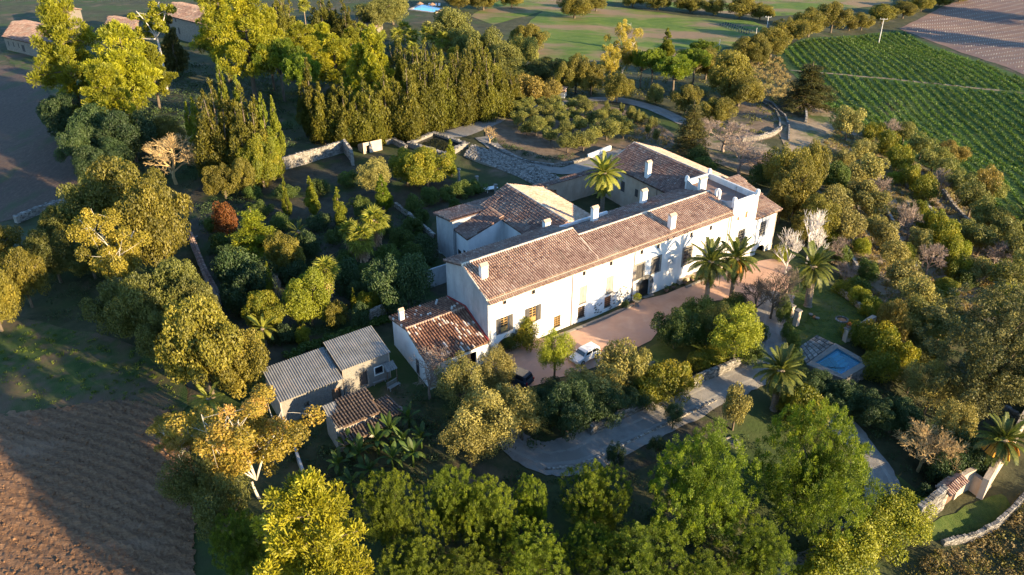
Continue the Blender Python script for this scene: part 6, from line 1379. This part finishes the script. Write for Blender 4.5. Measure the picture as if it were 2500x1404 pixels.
for k in range(4):
    mb = MB(); s0 = W4[0]+(W4[1]-W4[0])*.04; s1 = W4[0]+(W4[1]-W4[0])*.30; g_ = (W4[3]-W4[0])/np.linalg.norm(W4[3]-W4[0]); dd = (W4[1]-W4[0])/np.linalg.norm(W4[1]-W4[0])
    a = W4[0]+dd*(.3+k*.45)+g_*.3; b = a+dd*.4; w = g_*1.5; z = np.array([0,0,-.25-.22*k])
    mb.hexa([a+D, b+D, b+w+D, a+w+D], [a+z, b+z, b+w+z, a+w+z]); mb.build('pool_step', m_render_pale, pool)
mb = MB(); mb.tube([W4[3]+(W4[1]-W4[3])*t+(W4[2]-W4[0])*(.18*math.sin(3*t))+np.array([0,0,-.08]) for t in np.linspace(.25,.62,9)], .035, 5); mb.build('hose', m_iron, pool)
mb = MB(); q = lambda p, z: np.array([p[0], p[1], z])
out = (O4[1]-O4[0])/np.linalg.norm(O4[1]-O4[0])*.0
ctr = sum(O4)/4
for i in (0, 1, 2):
    a, b = O4[i], O4[i+1]; a2, b2 = a+(ctr-a)*.06, b+(ctr-b)*.06
    mb.hexa([q(a2,pz-3.6), q(b2,pz-3.6), q(b2+(ctr-b2)*.1,pz-3.6), q(a2+(ctr-a2)*.1,pz-3.6)], [q(a2,pz-.26), q(b2,pz-.26), q(b2+(ctr-b2)*.1,pz-.26), q(a2+(ctr-a2)*.1,pz-.26)])
pw = mb.build('pool_wall', m_stone, pool); st = MB(); rr = random.Random(3)
for i in (0, 1):
    a, b = O4[i], O4[i+1]; a, b = a+(ctr-a)*.05, b+(ctr-b)*.05
    for j in range(150): s = rr.random(); p = a+(b-a)*s; z = pz-.4-rr.random()*2.4; w = rr.uniform(.15,.3); st.box(p, w*2, w*.9, z, z+w, math.atan2((b-a)[1], (b-a)[0]), .9, rr.random())
stuff(st.build('stones', m_stone_pale, pw))
dk = [at(1947,850,pz), at(1994,818,pz), at(2036.5,838,pz), at(1967,888,pz)]; deck = root('pool_deck', sum(dk)/4, 'weathered stone paved deck beside the pool', 'deck')
n = 7
for i in range(n):
    for j in range(6):
        f = lambda s, t: (dk[0]*(1-s)+dk[1]*s)*(1-t)+(dk[3]*(1-s)+dk[2]*s)*t
        g_ = .012; P4 = [f(i/n+g_,j/6+g_), f((i+1)/n-g_,j/6+g_), f((i+1)/n-g_,(j+1)/6-g_), f(i/n+g_,(j+1)/6-g_)]; mb = MB(); hz_ = rr.uniform(-.012,.012); up = np.array([0,0,1.])
        mb.hexa([p-up*.5 for p in P4], [p+up*(.05+hz_) for p in P4], rr.random()); mb.build('paving_slab', m_stone_pale, deck)
p = on_ground(2055, 782); mb = MB(); rr = random.Random(4); fp = root('fire_ring', p, 'ring of stones with reddish centre on the lawn', 'fire pit')
for k in range(12): a = k*math.pi/6; mb = MB(); mb.box(p+np.array([.75*math.cos(a), .75*math.sin(a), 0]), .36, .26, p[2]-.05, p[2]+.22, a+1.57, .85, rr.random()); mb.build('ring_stone', m_stone_pale, fp)
mb = MB(); mb.lathe(p, [(.6,0),(.55,.08),(.2,.14),(.02,.15)], 12); mb.build('ember_bed', m_brickred, fp)
def pillar(x, y, ty, label, flower=False, w=.5):
    p = on_ground(x, y); h = height_at(p, ty); o = root('gate_pillar', p, label, 'pillar'); mb = MB(); mb.box(p, w, w, p[2]-.3, p[2]+h-.2, .6); mb.build('shaft', m_render_warm, o); mb = MB(); mb.box(p, w*1.3, w*1.3, p[2]+h-.198, p[2]+h, .6); mb.build('cap', m_stone_pale, o)
    if flower: flower_pot(p+np.array([0,0,h]), 'pot of red flowers standing on the pillar by the pool', .3, l_red)
def flower_pot(p, label, r, leaf, pot=None, shape='pot'):
    o = root('flower_pot', p, label, 'flower pot'); mb = MB(); mb.lathe(p, [(r*.6,0),(r*.9,r*1.0),(r*1.0,r*1.05),(r*.9,r*1.1)] if shape == 'pot' else [(r*.7,0),(r*.5,r*.3),(r*.4,r*.7),(r*.9,r*1.3),(r*1.15,r*1.7),(r*1.0,r*1.75)], 12); mb.build('pot', pot or m_tile_old_shade, o)
    z = r*1.1 if shape == 'pot' else r*1.75; me = cloud_mesh('pot_plant', [[0,0,z+r*.7,r*1.1,r*1.1,r*.9,.5]], 260, r*.3, int(p[0]*10) % 997, mat=leaf); child('plant', me, o)
pillar(2063, 832, 800, 'stone pillar carrying a red flower pot by the pool', True, .55)
pillar(1942, 795, 757, 'square gate pillar between driveway and lawn', w=.6)
pillar(1928, 775, 745, 'second square gate pillar half hidden by the hedge', w=.6)
mb = MB(); p = on_ground(1988, 777); mb.lathe(p, [(.0,0),(.22,.05),(.25,.2),(.15,.36),(.0,.42)], 10); tag(mb.build('ball', m_brickred, smooth=True), 'orange ball lying on the sunlit lawn', 'ball')
for k, (dx, dy) in enumerate([(-9,-6),(7,3)]): p = on_ground(1988+dx, 777+dy); mb = MB(); mb.lathe(p, [(.12,0),(.3,.25),(.28,.3),(.1,.3)], 8); tag(mb.build('lawn_stool', m_stone_pale), '%s small grey stool beside the orange ball' % ('left','right')[k], 'stool')
# pots and bench along the facade
for k, (u, v, r, lf, lb) in enumerate([(29.6,-.9,.32,l_shrub,'first potted bush from the doorway along the facade'),(31.0,-.9,.3,l_shrub,'second potted bush from the doorway along the facade'),(33.2,-1.0,.32,l_citrus,'third potted bush from the doorway along the facade'),(34.8,-1.0,.3,l_lime,'fourth potted bush from the doorway along the facade'),(36.4,-1.0,.3,l_shrub,'fifth potted bush from the doorway along the facade')]):
    p = H(u, v); p[2] = ground_h(p[0], p[1])+.13; flower_pot(p, lb, r, lf)
p = H(21.6,-1.0); p[2] = ground_h(*p[:2])+.1; grow_ = plant('shrub', p, .95, .62, 'box_ball', 'clipped dark ball bush against the facade', 'shrub', leaf=l_shrub_dark)
p = H(23.2,-1.6); p[2] = ground_h(*p[:2])+.1; flower_pot(p, 'stone urn with green plant left of the arched doorway', .55, l_lime, m_stone_pale, 'urn')
p = H(53.2,-1.6); p[2] = ground_h(*p[:2])+.1; flower_pot(p, 'potted yellow-green plant at the annex corner', .5, l_citrus)
bn = root('facade_bench', H(36, -.8, -.2), 'long pale masonry bench along the foot of the facade', 'bench')
mb = MB(); mb.hbox(32.5, 41.5, -.7, -.02, -.9, .28); mb.build('seat', m_render_warm, bn); mb = MB(); mb.hbox(32.5, 41.5, -2.0, -1.75, -.9, .05); mb.build('step_edge', m_stone_pale, bn)
kb = MB(); kb.hbox(8.5, 22.9, -1.45, -1.1, -.5, .16); o = kb.build('facade_kerb', m_stone_pale); tag(o, 'stone edging strip along the foot of the facade', 'kerb')
# ------------------------------------------------------------------ cars
m_white = plain('white_paint', (.74,.74,.73), .25, 0, .5); m_dark = plain('dark_paint', (.05,.06,.075), .25, 0, .5); m_redp = plain('red_paint', (.45,.02,.02), .25, 0, .5)
m_rubber = plain('rubber', (.02,.02,.02), .8); m_rim = plain('wheel_rim', (.4,.4,.41), .35, .8); m_lamp = plain('lamp_lens', (.7,.7,.68), .15, 0, .6); m_tail = plain('tail_lens', (.35,.02,.02), .2)
def car(p, ang, paint, label, L_=4.2, wd=1.75, ht=1.62):
    o = root('parked_car', p, label, 'car', None, ang)
    def part(name, mb, mat, par=None, smooth=False):
        ob = bpy.data.objects.new(name, mb.mesh(name, mat, (0,0,0), smooth)); COL.objects.link(ob); ob.parent = par or o; return ob
    def loft(prof, insets):
        """side outline (x, z) swept across the width with rounded sides"""
        mb = MB(); ys = [(-1, insets), (-.86, 0), (.86, 0), (1, insets)]; n = len(prof); k0 = 0; cx = sum(a for a, _ in prof)/n; cz = sum(b for _, b in prof)/n
        for y, i in ys:
            for x, z in prof: mb.v.append((x+(cx-x)*i, y*wd/2, z+(cz-z)*i))
        for r in range(3):
            for k in range(n): j = (k+1) % n; mb.f.append((r*n+k, r*n+j, (r+1)*n+j, (r+1)*n+k)); mb.t.append(.5)
        mb.f.append(tuple(range(n))[::-1]); mb.f.append(tuple(3*n+k for k in range(n))); mb.t += [.5, .5]; return mb
    h = L_/2
    body = part('body', loft([(-h,.42),(-h+.05,.85),(-h+.25,.98),(-.9,1.02),(h-1.15,.98),(h-.25,.82),(h,.62),(h,.36),(h-.2,.28),(-h+.2,.28)], .06), paint)
    cab = [(-h+.12,.99),(-h+.32,1.5),(-h+.6,ht),(.25,ht),(.55,ht-.06),(h-1.0,.97)]
    mb = MB(); ww = wd/2
    A = [(x, -ww*(.93 if z < 1.1 else .78), z) for x, z in cab]; B = [(x, ww*(.93 if z < 1.1 else .78), z) for x, z in cab]; n = len(cab)
    for k in range(n): j = (k+1) % n; mb.poly([A[k], B[k], B[j], A[j]])
    mb.poly(A[::-1]); mb.poly(B); cb = part('cabin', mb, paint)
    def pane(name, pts, off): mb = MB(); mb.poly([tuple(np.array(q)+np.array(off)) for q in pts]); part(name, mb, m_glass, cb)
    pane('windscreen', [(.62,-ww*.74,ht-.1), (h-1.06,-ww*.86,1.03), (h-1.06,ww*.86,1.03), (.62,ww*.74,ht-.1)], (.035,0,.03))
    pane('rear_window', [(-h+.20,-ww*.8,1.12), (-h+.31,-ww*.72,1.46), (-h+.31,ww*.72,1.46), (-h+.20,ww*.8,1.12)], (-.03,0,.01))
    for s in (-1, 1):
        f = lambda x, z: (x, s*(ww*(.93-(z-.99)/.6*.15)+.012), z)
        pane('side_window', [f(-h+.45,1.08), f(-h+.6,ht-.14), f(-.55,ht-.14), f(-.55,1.08)], (0,0,0)); pane('side_window', [f(-.45,1.08), f(-.45,ht-.14), f(.35,ht-.14), f(h-1.25,1.08)], (0,0,0))
        mb = MB(); mb.box((h-1.35, s*(ww+.07)), .12, .16, 1.02, 1.15); part('mirror', mb, paint)
        mb = MB(); mb.box((h-.07, s*ww*.68), .18, .34, .62, .78); part('headlight', mb, m_lamp, body)
        mb = MB(); mb.box((-h+.02, s*ww*.82), .1, .2, .7, .98); part('tail_light', mb, m_tail, body)
        for x in (h-.8, -h+.75):
            mb = MB(); mb.tube([(x, s*(ww-.2), .32), (x, s*(ww+.01), .32)], .32, 16); w = part('wheel', mb, m_rubber); mb = MB(); mb.tube([(x, s*(ww+.012), .32), (x, s*(ww+.03), .32)], .2, 12); part('rim', mb, m_rim, w)
    return o
fa = math.atan2(HU[1], HU[0])
p = on_ground(1428, 878); p[2] += .1; car(p, fa+math.pi+.05, m_white, 'white car parked among the olives in the courtyard', 3.9, 1.66, 1.55)
p = on_ground(1258, 932); p[2] += .1; car(p, fa+1.9, m_dark, 'dark car partly hidden by trees at the courtyard end')
p = on_ground(2050, 1342); p[2] += .12; car(p, .9, m_redp, 'red car glimpsed under the huge pine on the lower road')
# ------------------------------------------------------------------ poles and wires
m_conc = surface('concrete_pole', [(.3,(.50,.48,.45)),(.7,(.64,.62,.58))], 2)
def pole(x, y, ty, label, arm=1.2, box=False, r=.13):
    p = on_ground(x, y); h = height_at(p, ty); o = root('utility_pole', p, label, 'pole'); mb = MB(); mb.tube([p-np.array([0,0,.4]), p+np.array([0,0,h])], [r*1.4, r*.8], 8); mb.build('mast', m_conc, o)
    if arm:
        mb = MB(); mb.bar(p+np.array([-arm,.2,h-.25]), p+np.array([arm,-.2,h-.25]), .12); a = mb.build('crossarm', m_conc, o)
        for s in (-1, 0, 1): mb = MB(); mb.lathe(p+np.array([s*arm*.9, -s*.18, h-.18]), [(.05,0),(.09,.05),(.05,.12),(.08,.18),(.03,.26)], 8); mb.build('insulator', m_lime, a)
    if box: mb = MB(); mb.box(p+np.array([.35,-.2,0]), .6, .5, p[2]+h*.45, p[2]+h*.68); mb.build('transformer', m_corr, o)
    return p+np.array([0,0,h-.05])
t1 = pole(2145, 106, 45, 'slender white pole standing at the edge of the vineyard')
t2 = pole(1868, 96, 40, 'pole with transformer behind the hedgerow', .9, True)
t3 = pole(1841, 118, 68, 'thin plain post left of the transformer pole', 0, r=.09)
t4 = pole(1755, 122, 96, 'short thin post in the meadow', 0, r=.09)
far = on_ground(2600, 60)+np.array([0,0,9.])
def wire(a, b, sag, label, r=.018):
    mb = MB(); mb.tube([a+(b-a)*t-np.array([0,0,sag*4*t*(1-t)]) for t in np.linspace(0, 1, 15)], r, 4); tag(mb.build('wire', m_iron), label, 'wire')
wire(t1, far, 2.0, 'wire running right from the white pole'); wire(t2, t1, 1.6, 'wire strung between the two utility poles'); wire(t3, t2, .6, 'wire from thin post to transformer pole'); wire(t4, t3, .8, 'low wire across the meadow posts')
# ------------------------------------------------------------------ vineyards
def nth(k):
    n = k+1
    return ORD[k] if k < len(ORD) else '%d%s' % (n, 'th' if 10 < n % 100 < 14 else {1: 'st', 2: 'nd', 3: 'rd'}.get(n % 10, 'th'))

VF = np.array([p[:2] for p in G([(1900,128),(1965,100),(2120,88),(2200,80),(2330,136),(2500,198),(2740,280),(2740,740),(2480,545),(2350,455),(2250,388),(2120,318),(2035,278),(1990,225),(1935,170)])])
va, vb = on_ground(1996, 111)[:2], on_ground(2096, 207)[:2]; vd = (vb-va)/np.linalg.norm(vb-va); vn = np.array([-vd[1], vd[0]])
pa, pb = on_ground(1930, 172)[:2], on_ground(2500, 228)[:2]; pdir = (pb-pa)/np.linalg.norm(pb-pa); pn = np.array([-pdir[1], pdir[0]])
sv = (VF-va) @ vn; rows = []; g = np.random.default_rng(77)
for s in np.arange(sv.min()+1.2, sv.max()-1, 2.6):
    t = np.arange(-300, 300, .10); P = va+vn*s+vd*t[:, None]; ok = inside(P, VF) & (np.abs((P-pa) @ pn) > 1.1)
    for part_ in (P[ok & ((P-pa) @ pn > 0)], P[ok & ((P-pa) @ pn < 0)]):
        if len(part_) > 40: rows.append(part_)
far_n = near_n = 0
rows.sort(key=lambda P: P[:, 0].mean())
for P in rows:
    side = (P[0]-pa) @ pn > 0
    if side: k = far_n; far_n += 1
    else: k = near_n; near_n += 1
    n = len(P); n = int(n*3.2); q = P[g.integers(0, len(P), n)]+g.normal(size=(n, 2))*.20; z = np.array([ground_h(x, y) for x, y in q])+.10+np.abs(g.normal(size=n))*.42
    pos = np.stack([q[:, 0], q[:, 1], z], 1); nn_ = unit(g.normal(size=(n, 3))+np.array([0, 0, .4])); ax = unit(np.cross(nn_, g.normal(size=(n, 3)))); sd_ = np.cross(nn_, ax); s_ = g.uniform(.12, .25, (n, 1))
    o0 = np.array([*P[len(P)//2], ground_h(*P[len(P)//2])]); V = (np.stack([pos-ax*s_, pos+sd_*s_*.6, pos+ax*s_, pos-sd_*s_*.6], 1)-o0).reshape(-1, 3)
    ob = bpy.data.objects.new('vine_row', mesh_np('vine_row', V, np.arange(n*4).reshape(n, 4), l_vine, np.clip(.5+g.normal(size=n)*.22, 0, 1))); COL.objects.link(ob); ob.location = o0
    tag(ob, '%s row of green vines from the left on the %s side of the vineyard path' % (nth(k), 'far' if side else 'near'), 'vine row', 'vine rows of the green vineyard')
TF = np.array([p[:2] for p in G([(2215,68),(2300,26),(2440,-20),(2690,-50),(2760,240),(2500,176),(2340,118)])])
ta, tb = on_ground(2240, 66)[:2], on_ground(2495, 25)[:2]; td = (tb-ta)/np.linalg.norm(tb-ta); tn = np.array([-td[1], td[0]]); sv = (TF-ta) @ tn
m_sleeve = plain('vine_sleeve', (.42,.42,.38), .6); rows = []
for s in np.arange(sv.min()+1.5, sv.max()-1, 4.2):
    t = np.arange(-300, 300, 1.5); P = ta+tn*s+td*t[:, None]; P = P[inside(P, TF)]
    if len(P) > 3: rows.append((s, P))
mb = MB()
for s, P in rows:
    for x, y in P: z = ground_h(x, y); mb.box((x, y), .11, .11, z-.05, z+.42+.15*g.random(), g.random()*3, .8)
stuff(mb.build('young_vines', m_sleeve), 'rows of staked young vines in the brown field', 'vines')
# rows of guarded saplings in the meadow
m_guard = plain('blue_guard', (.03,.055,.065), .6); c0, c1, c2 = on_ground(1758, 62), on_ground(1822, 84), on_ground(1770, 58)
for i in range(3):
    for j in range(12):
        p = c0+(c1-c0)*j/11+(c2-c0)*i*.6; p[2] = ground_h(p[0], p[1]); mb = MB(); mb.lathe(p, [(.22,-.05),(.22,.6),(.15,.62)], 6); o = mb.build('sapling_guard', m_guard)
        tag(o, '%s sapling guard from the left in the %s row on the shaded meadow' % (ORD[j], ('near','middle','far')[i]), 'sapling guard', 'sapling guards')
# ------------------------------------------------------------------ far pool
p = on_ground(1042, 24); fpz = p[2]+.05; f_ = root('far_pool', p, 'bright blue pool with paved edge at the top', 'pool')
q4 = [on_ground(1005,24), on_ground(1030,13), on_ground(1078,22), on_ground(1060,31)]
mb = MB(); mb.poly([(a[0], a[1], fpz+.12) for a in q4][::-1]); mb.build('water', plain('far_pool_water', (.05,.42,.75), .1), f_)
c = sum(q4)/4; mb = MB()
for i in range(4): a, b = q4[i], q4[(i+1) % 4]; A, B = a+(a-c)*.22, b+(b-c)*.22; mb.hexa([(*a[:2],fpz-.5),(*b[:2],fpz-.5),(*B[:2],fpz-.5),(*A[:2],fpz-.5)], [(*a[:2],fpz+.2),(*b[:2],fpz+.2),(*B[:2],fpz+.2),(*A[:2],fpz+.2)])
mb.build('paved_edge', m_render_warm, f_)
for k, (x, y) in enumerate([(1026,22),(1056,24)]):
    p = on_ground(x, y); o = root('straw_parasol', p, '%s straw parasol beside the far pool' % ('left','right')[k], 'parasol'); mb = MB(); mb.tube([p, p+np.array([0,0,2.4])], .05, 5); mb.build('pole', m_wood, o); mb = MB(); mb.lathe(p+np.array([0,0,1.9]), [(1.5,0),(.8,.4),(.05,.8)], 10); mb.build('canopy', m_skirt, o)
for k, x in enumerate((1048, 1056, 1064, 1072)):
    p = on_ground(x, 15); o = root('sun_lounger', p, '%s white sun lounger from the left beyond the far pool' % ORD[k], 'sun lounger', 'loungers by the far pool'); mb = MB(); mb.box(p, .8, 2.0, p[2]+.25, p[2]+.4); mb.build('bed', m_lime, o); mb = MB(); mb.hexa([p+np.array([-.4,.99,.3]), p+np.array([.4,.99,.3]), p+np.array([.4,1.1,.3]), p+np.array([-.4,1.1,.3])], [p+np.array([-.4,1.5,.9]), p+np.array([.4,1.5,.9]), p+np.array([.4,1.6,.9]), p+np.array([-.4,1.6,.9])]); mb.build('backrest', m_lime, o)
# ------------------------------------------------------------------ yard things by the sheds
def bench(x, y, ang, label):
    p = on_ground(x, y); o = root('garden_bench', p, label, 'bench', None, ang)
    def part(name, mb): ob = bpy.data.objects.new(name, mb.mesh(name, m_shutter)); COL.objects.link(ob); ob.parent = o
    for k in range(4): mb = MB(); mb.box((0, -.24+k*.14), 1.6, .11, .42, .46); part('seat_slat', mb)
    for k in range(11): mb = MB(); mb.box((-.75+k*.15, .28), .07, .03, .5, .95); part('back_slat', mb)
    mb = MB(); mb.box((0, .28), 1.62, .05, .952, 1.02); part('back_rail', mb)
    for sx in (-.72, .72):
        for sy in (-.22, .26): mb = MB(); mb.box((sx, sy), .08, .08, 0, .418); part('leg', mb)
bench(925, 935, fa, 'slatted wooden bench in front of the taller shed'); bench(962, 948, fa+.2, 'half hidden wooden bench right of the slatted one')
bench(1585, 905, fa-.3, 'bench in the shade on the small lawn')
p = on_ground(972, 1012); o = root('round_table', p, 'small round table beside the ruined hut', 'table'); mb = MB(); mb.lathe(p, [(.25,0),(.06,.05),(.05,.7)], 8); mb.build('stem', m_iron, o); mb = MB(); mb.lathe(p+np.array([0,0,.702]), [(.6,0),(.62,.03),(.6,.05)], 16); mb.build('table_top', m_tile_old_shade, o)
# lean-to awning on the shed
aw = root('awning', H(-11.6, 3.7, -.4), 'small corrugated lean-to awning at the shed corner', 'awning'); corr_sheet(aw, H(-12.4,2.9,1.35), H(-11.0,2.9,1.35), H(-11.0,4.2,1.75), H(-12.4,4.2,1.75), rows=1)
for u in (-12.3, -11.1): mb = MB(); mb.bar(H(u,3.0,-.6), H(u,3.0,1.3), .08); mb.build('post', m_wood, aw)
# triangular trough on the verge
p = on_ground(1778, 1085); o = root('stone_trough', p, 'low stone trough on the grass under the huge pine', 'trough'); mb = MB(); A = [p+np.array(q) for q in ((-1.4,.2,0),(.9,1.0,0),(1.2,-.9,0))]; C3 = sum(A)/3
for i in range(3): a, b = A[i], A[(i+1) % 3]; ai, bi = a+(C3-a)*.2, b+(C3-b)*.2; mb.hexa([a-[0,0,.2], b-[0,0,.2], bi-[0,0,.2], ai-[0,0,.2]], [a+[0,0,.45], b+[0,0,.45], bi+[0,0,.45], ai+[0,0,.45]])
mb.build('rim', m_stone_pale, o); mb = MB(); mb.poly([q+np.array([0,0,.2]) for q in A]); mb.build('water', plain('trough_water', (.10,.12,.12), .1), o)
mb = MB(); pts = [on_ground(1080+8*math.cos(t), 617+4*math.sin(t))+np.array([0,0,.1+.02*t]) for t in np.linspace(0, 12, 30)]; mb.tube(pts, .04, 5); tag(mb.build('garden_hose', plain('pale_hose', (.35,.45,.40), .5)), 'coiled pale hose beside the west block', 'hose')
# ------------------------------------------------------------------ undergrowth and grass nobody could count
def scatter(name, label, cat, poly, dens, leaf, rad=(.4,.9), nl=34, size=.2, seed=1, h=.7, shape='leaf', avoid=()):
    g = np.random.default_rng(seed); A = np.array([p[:2] for p in G(poly)]); lo, hi = A.min(0), A.max(0); n = int((hi-lo).prod()*dens); Q = lo+(hi-lo)*g.random((n, 2)); Q = Q[inside(Q, A)]
    for av in avoid: Q = Q[~inside(Q, np.array([p[:2] for p in G(av)]))]
    if not len(Q): return
    r = g.uniform(*rad, len(Q)); z = np.array([ground_h(x, y) for x, y in Q]); C = np.stack([Q[:, 0], Q[:, 1], z+r*h*.4, r, r, r*h, .5+g.normal(size=len(Q))*.18], 1)
    c0 = np.array([*A.mean(0), 0]); C[:, :3] -= c0
    o = bpy.data.objects.new(name, cloud_mesh(name, C, len(Q)*nl, size, seed+5, mat=leaf, shape=shape, shell=.3)); COL.objects.link(o); o.location = c0; stuff(o, label, cat)
scatter('undergrowth', 'dark undergrowth beneath the foreground pines', 'undergrowth', [(560,1300),(760,1200),(1000,1160),(1320,1160),(1500,1190),(1700,1120),(1830,1060),(2000,1240),(2060,1310),(1900,1430),(1300,1520),(600,1520)], 0.9, l_shrub_dark, seed=11, nl=24)
scatter('undergrowth', 'shrubby undergrowth in the front garden', 'undergrowth', [(960,960),(1100,920),(1230,960),(1330,960),(1440,930),(1560,950),(1700,890),(1790,850),(1790,890),(1600,970),(1440,1050),(1330,1085),(1280,1100),(1100,1130),(1000,1060)], 1.0, l_shrub_dark, seed=12, nl=26)
scatter('undergrowth', 'undergrowth around the banana clump', 'undergrowth', [(640,1010),(760,1040),(960,1020),(1060,1050),(1080,1180),(900,1220),(740,1200),(660,1120)], .9, l_shrub_dark, seed=13)
scatter('undergrowth', 'dark undergrowth of the walled garden', 'undergrowth', [(480,500),(620,470),(700,540),(1000,530),(1050,600),(1080,700),(960,750),(760,830),(640,850),(540,740)], .8, l_shrub_dark, seed=14)
scatter('undergrowth', 'brush under the trees on the left', 'undergrowth', [(150,220),(330,240),(470,330),(480,440),(330,560),(470,640),(560,780),(620,930),(470,950),(380,870),(230,790),(120,780),(90,620),(170,520),(215,430)], .35, l_shrub_dark, seed=15, rad=(.5,1.2))
scatter('undergrowth', 'brush beneath the cypress wood', 'undergrowth', [(120,120),(420,150),(700,180),(900,90),(1200,120),(1330,200),(1240,270),(1000,320),(840,350),(700,360),(640,460),(470,430),(380,330),(200,270)], .22, l_shrub_dark, seed=16, rad=(.6,1.4), size=.3)
scatter('undergrowth', 'brush around the pines behind the house', 'undergrowth', [(1360,240),(1500,235),(1650,270),(1720,320),(1900,340),(1900,240),(1880,130),(1700,120),(1560,150),(1450,160)], .14, l_carob_dim, seed=17, rad=(.5,1.1), size=.28)
scatter('scrub', 'mixed scrub on the right-hand terraces', 'scrub', [(1900,440),(1960,400),(2060,300),(2200,380),(2360,490),(2520,620),(2520,800),(2300,760),(2150,800),(2050,680),(1990,620)], .6, l_olive_pale, seed=18, rad=(.3,.9), size=.18)
scatter('dry_grass', 'tufts of dry grass on the terraces', 'grass', [(1900,440),(1960,400),(2060,300),(2200,380),(2360,490),(2520,620),(2520,800),(2300,760),(2150,800),(2050,680),(1990,620)], 1.0, l_drygrass, seed=19, rad=(.25,.6), size=.24, shape='spray', nl=22)
scatter('dry_scrub', 'brown scrub in the bottom right corner', 'scrub', [(2220,1400),(2300,1335),(2400,1310),(2470,1260),(2560,1160),(2560,1470),(2180,1470)], 1.6, l_drygrass, seed=20, rad=(.3,.8), size=.2, nl=36)
scatter('scrub', 'olive-brown scrub in the bottom right corner', 'scrub', [(2200,1404),(2300,1335),(2400,1310),(2470,1260),(2560,1160),(2560,1470),(2180,1470)], .8, l_carob, seed=21, rad=(.3,.9), size=.2, nl=36)
scatter('undergrowth', 'dark growth below the pool and big conifer', 'undergrowth', [(1990,930),(2100,940),(2200,900),(2300,960),(2480,900),(2500,1000),(2400,1150),(2300,1200),(2200,1160),(2120,1050),(2030,1000)], .6, l_shrub_dark, seed=22)
scatter('grass', 'grass tufts on the strip beside the ploughed field', 'grass', [(-60,800),(100,795),(260,825),(380,885),(450,960),(430,1010),(300,980),(-60,1000)], .8, l_grass, seed=23, rad=(.15,.5), size=.16, shape='spray', nl=22, h=.4)
scatter('grass', 'rough grass on the bank by the vineyard', 'grass', [(1830,140),(1900,135),(1930,190),(1985,240),(1930,290),(1880,240),(1830,200)], .6, l_drygrass, seed=24, rad=(.3,.9), size=.26, shape='spray', nl=26)
scatter('lawn_grass', 'short grass covering the lawn by the pool', 'grass', [(1940,710),(2010,695),(2100,745),(2125,780),(2060,838),(1990,815),(1945,840),(1930,800)], 5, l_grass, seed=25, rad=(.2,.4), size=.10, shape='spray', nl=16, h=.2)
scatter('bank_grass', 'long dry grass on the bank behind the olive grove', 'grass', [(1480,265),(1600,310),(1690,350),(1640,390),(1560,360),(1500,320)], .8, l_drygrass, seed=26, rad=(.3,.7), size=.24, shape='spray', nl=22)
scatter('hedge', 'clipped low hedge curving along the grove edge', 'hedge', [(1195,345),(1225,360),(1290,385),(1350,398),(1400,390),(1398,380),(1350,386),(1290,373),(1230,348),(1200,335)], 1.6, l_shrub_dark, seed=27, rad=(.5,.8), size=.2)
cl = MB(); rr = random.Random(12); A = np.array([p[:2] for p in G([(-60,1020),(300,1000),(420,1030),(470,1130),(475,1404),(-60,1404)])]); lo, hi = A.min(0), A.max(0)
for k in range(7000):
    q = np.array([rr.uniform(lo[0], hi[0]), rr.uniform(lo[1], hi[1])])
    if not inside(q[None], A)[0]: continue
    w = rr.uniform(.03, .08)*(2.2 if rr.random() < .06 else 1); z = ground_h(*q)+.1; cl.box(q, w*2, w*1.5, z-.05, z+w*1.2, rr.uniform(0, 3), .6, rr.random())
stuff(cl.build('soil_clods', m_soil), 'clods of earth over the ploughed field', 'soil clods')
def hedge(line, w, h, label, leaf, seed, dens=70, name='hedge'):
    g = np.random.default_rng(seed); pts = smooth_line([p[:2] for p in G(line)], 8); C = []
    for p in pts:
        for k in range(4): q = np.array(p)+g.normal(size=2)*w*.28; z = ground_h(*q); r = w*g.uniform(.32, .5); C.append([q[0], q[1], z+h*g.uniform(.3, .72), r, r, h*.36, .5+g.normal()*.15])
    C = np.array(C); c0 = np.array([*pts[0], 0]); C[:, :3] -= c0; o = bpy.data.objects.new(name, cloud_mesh(name, C, len(C)*dens, .2, seed+1, mat=leaf, shell=.45)); COL.objects.link(o); o.location = c0; tag(o, label, 'hedge')
hedge([(1990,1440),(2050,1390),(2110,1345),(2170,1300),(2225,1275)], 3.0, 3.0, 'long bright green hedge along the lower road at the bottom', l_lime, 31, 420)
hedge([(705,880),(760,850),(830,825),(900,800),(950,785)], 1.0, 1.0, 'low clipped hedge behind the sheds', l_shrub, 32)
hedge([(845,700),(870,740),(900,770)], .8, .7, 'low garden hedge beside the slim cypress', l_shrub_dark, 33)
hedge([(1000,520),(1020,570),(1050,610)], .9, .6, 'low green border hedge along the dividing wall', l_shrub, 34)
hedge([(1940,870),(1950,910),(1960,940)], 1.2, 1.2, 'dark hedge between the driveway and the pool deck', l_shrub_dark, 35)

#print('TRIS', sum(len(m.loops)-2*len(m.polygons) for m in bpy.data.meshes))
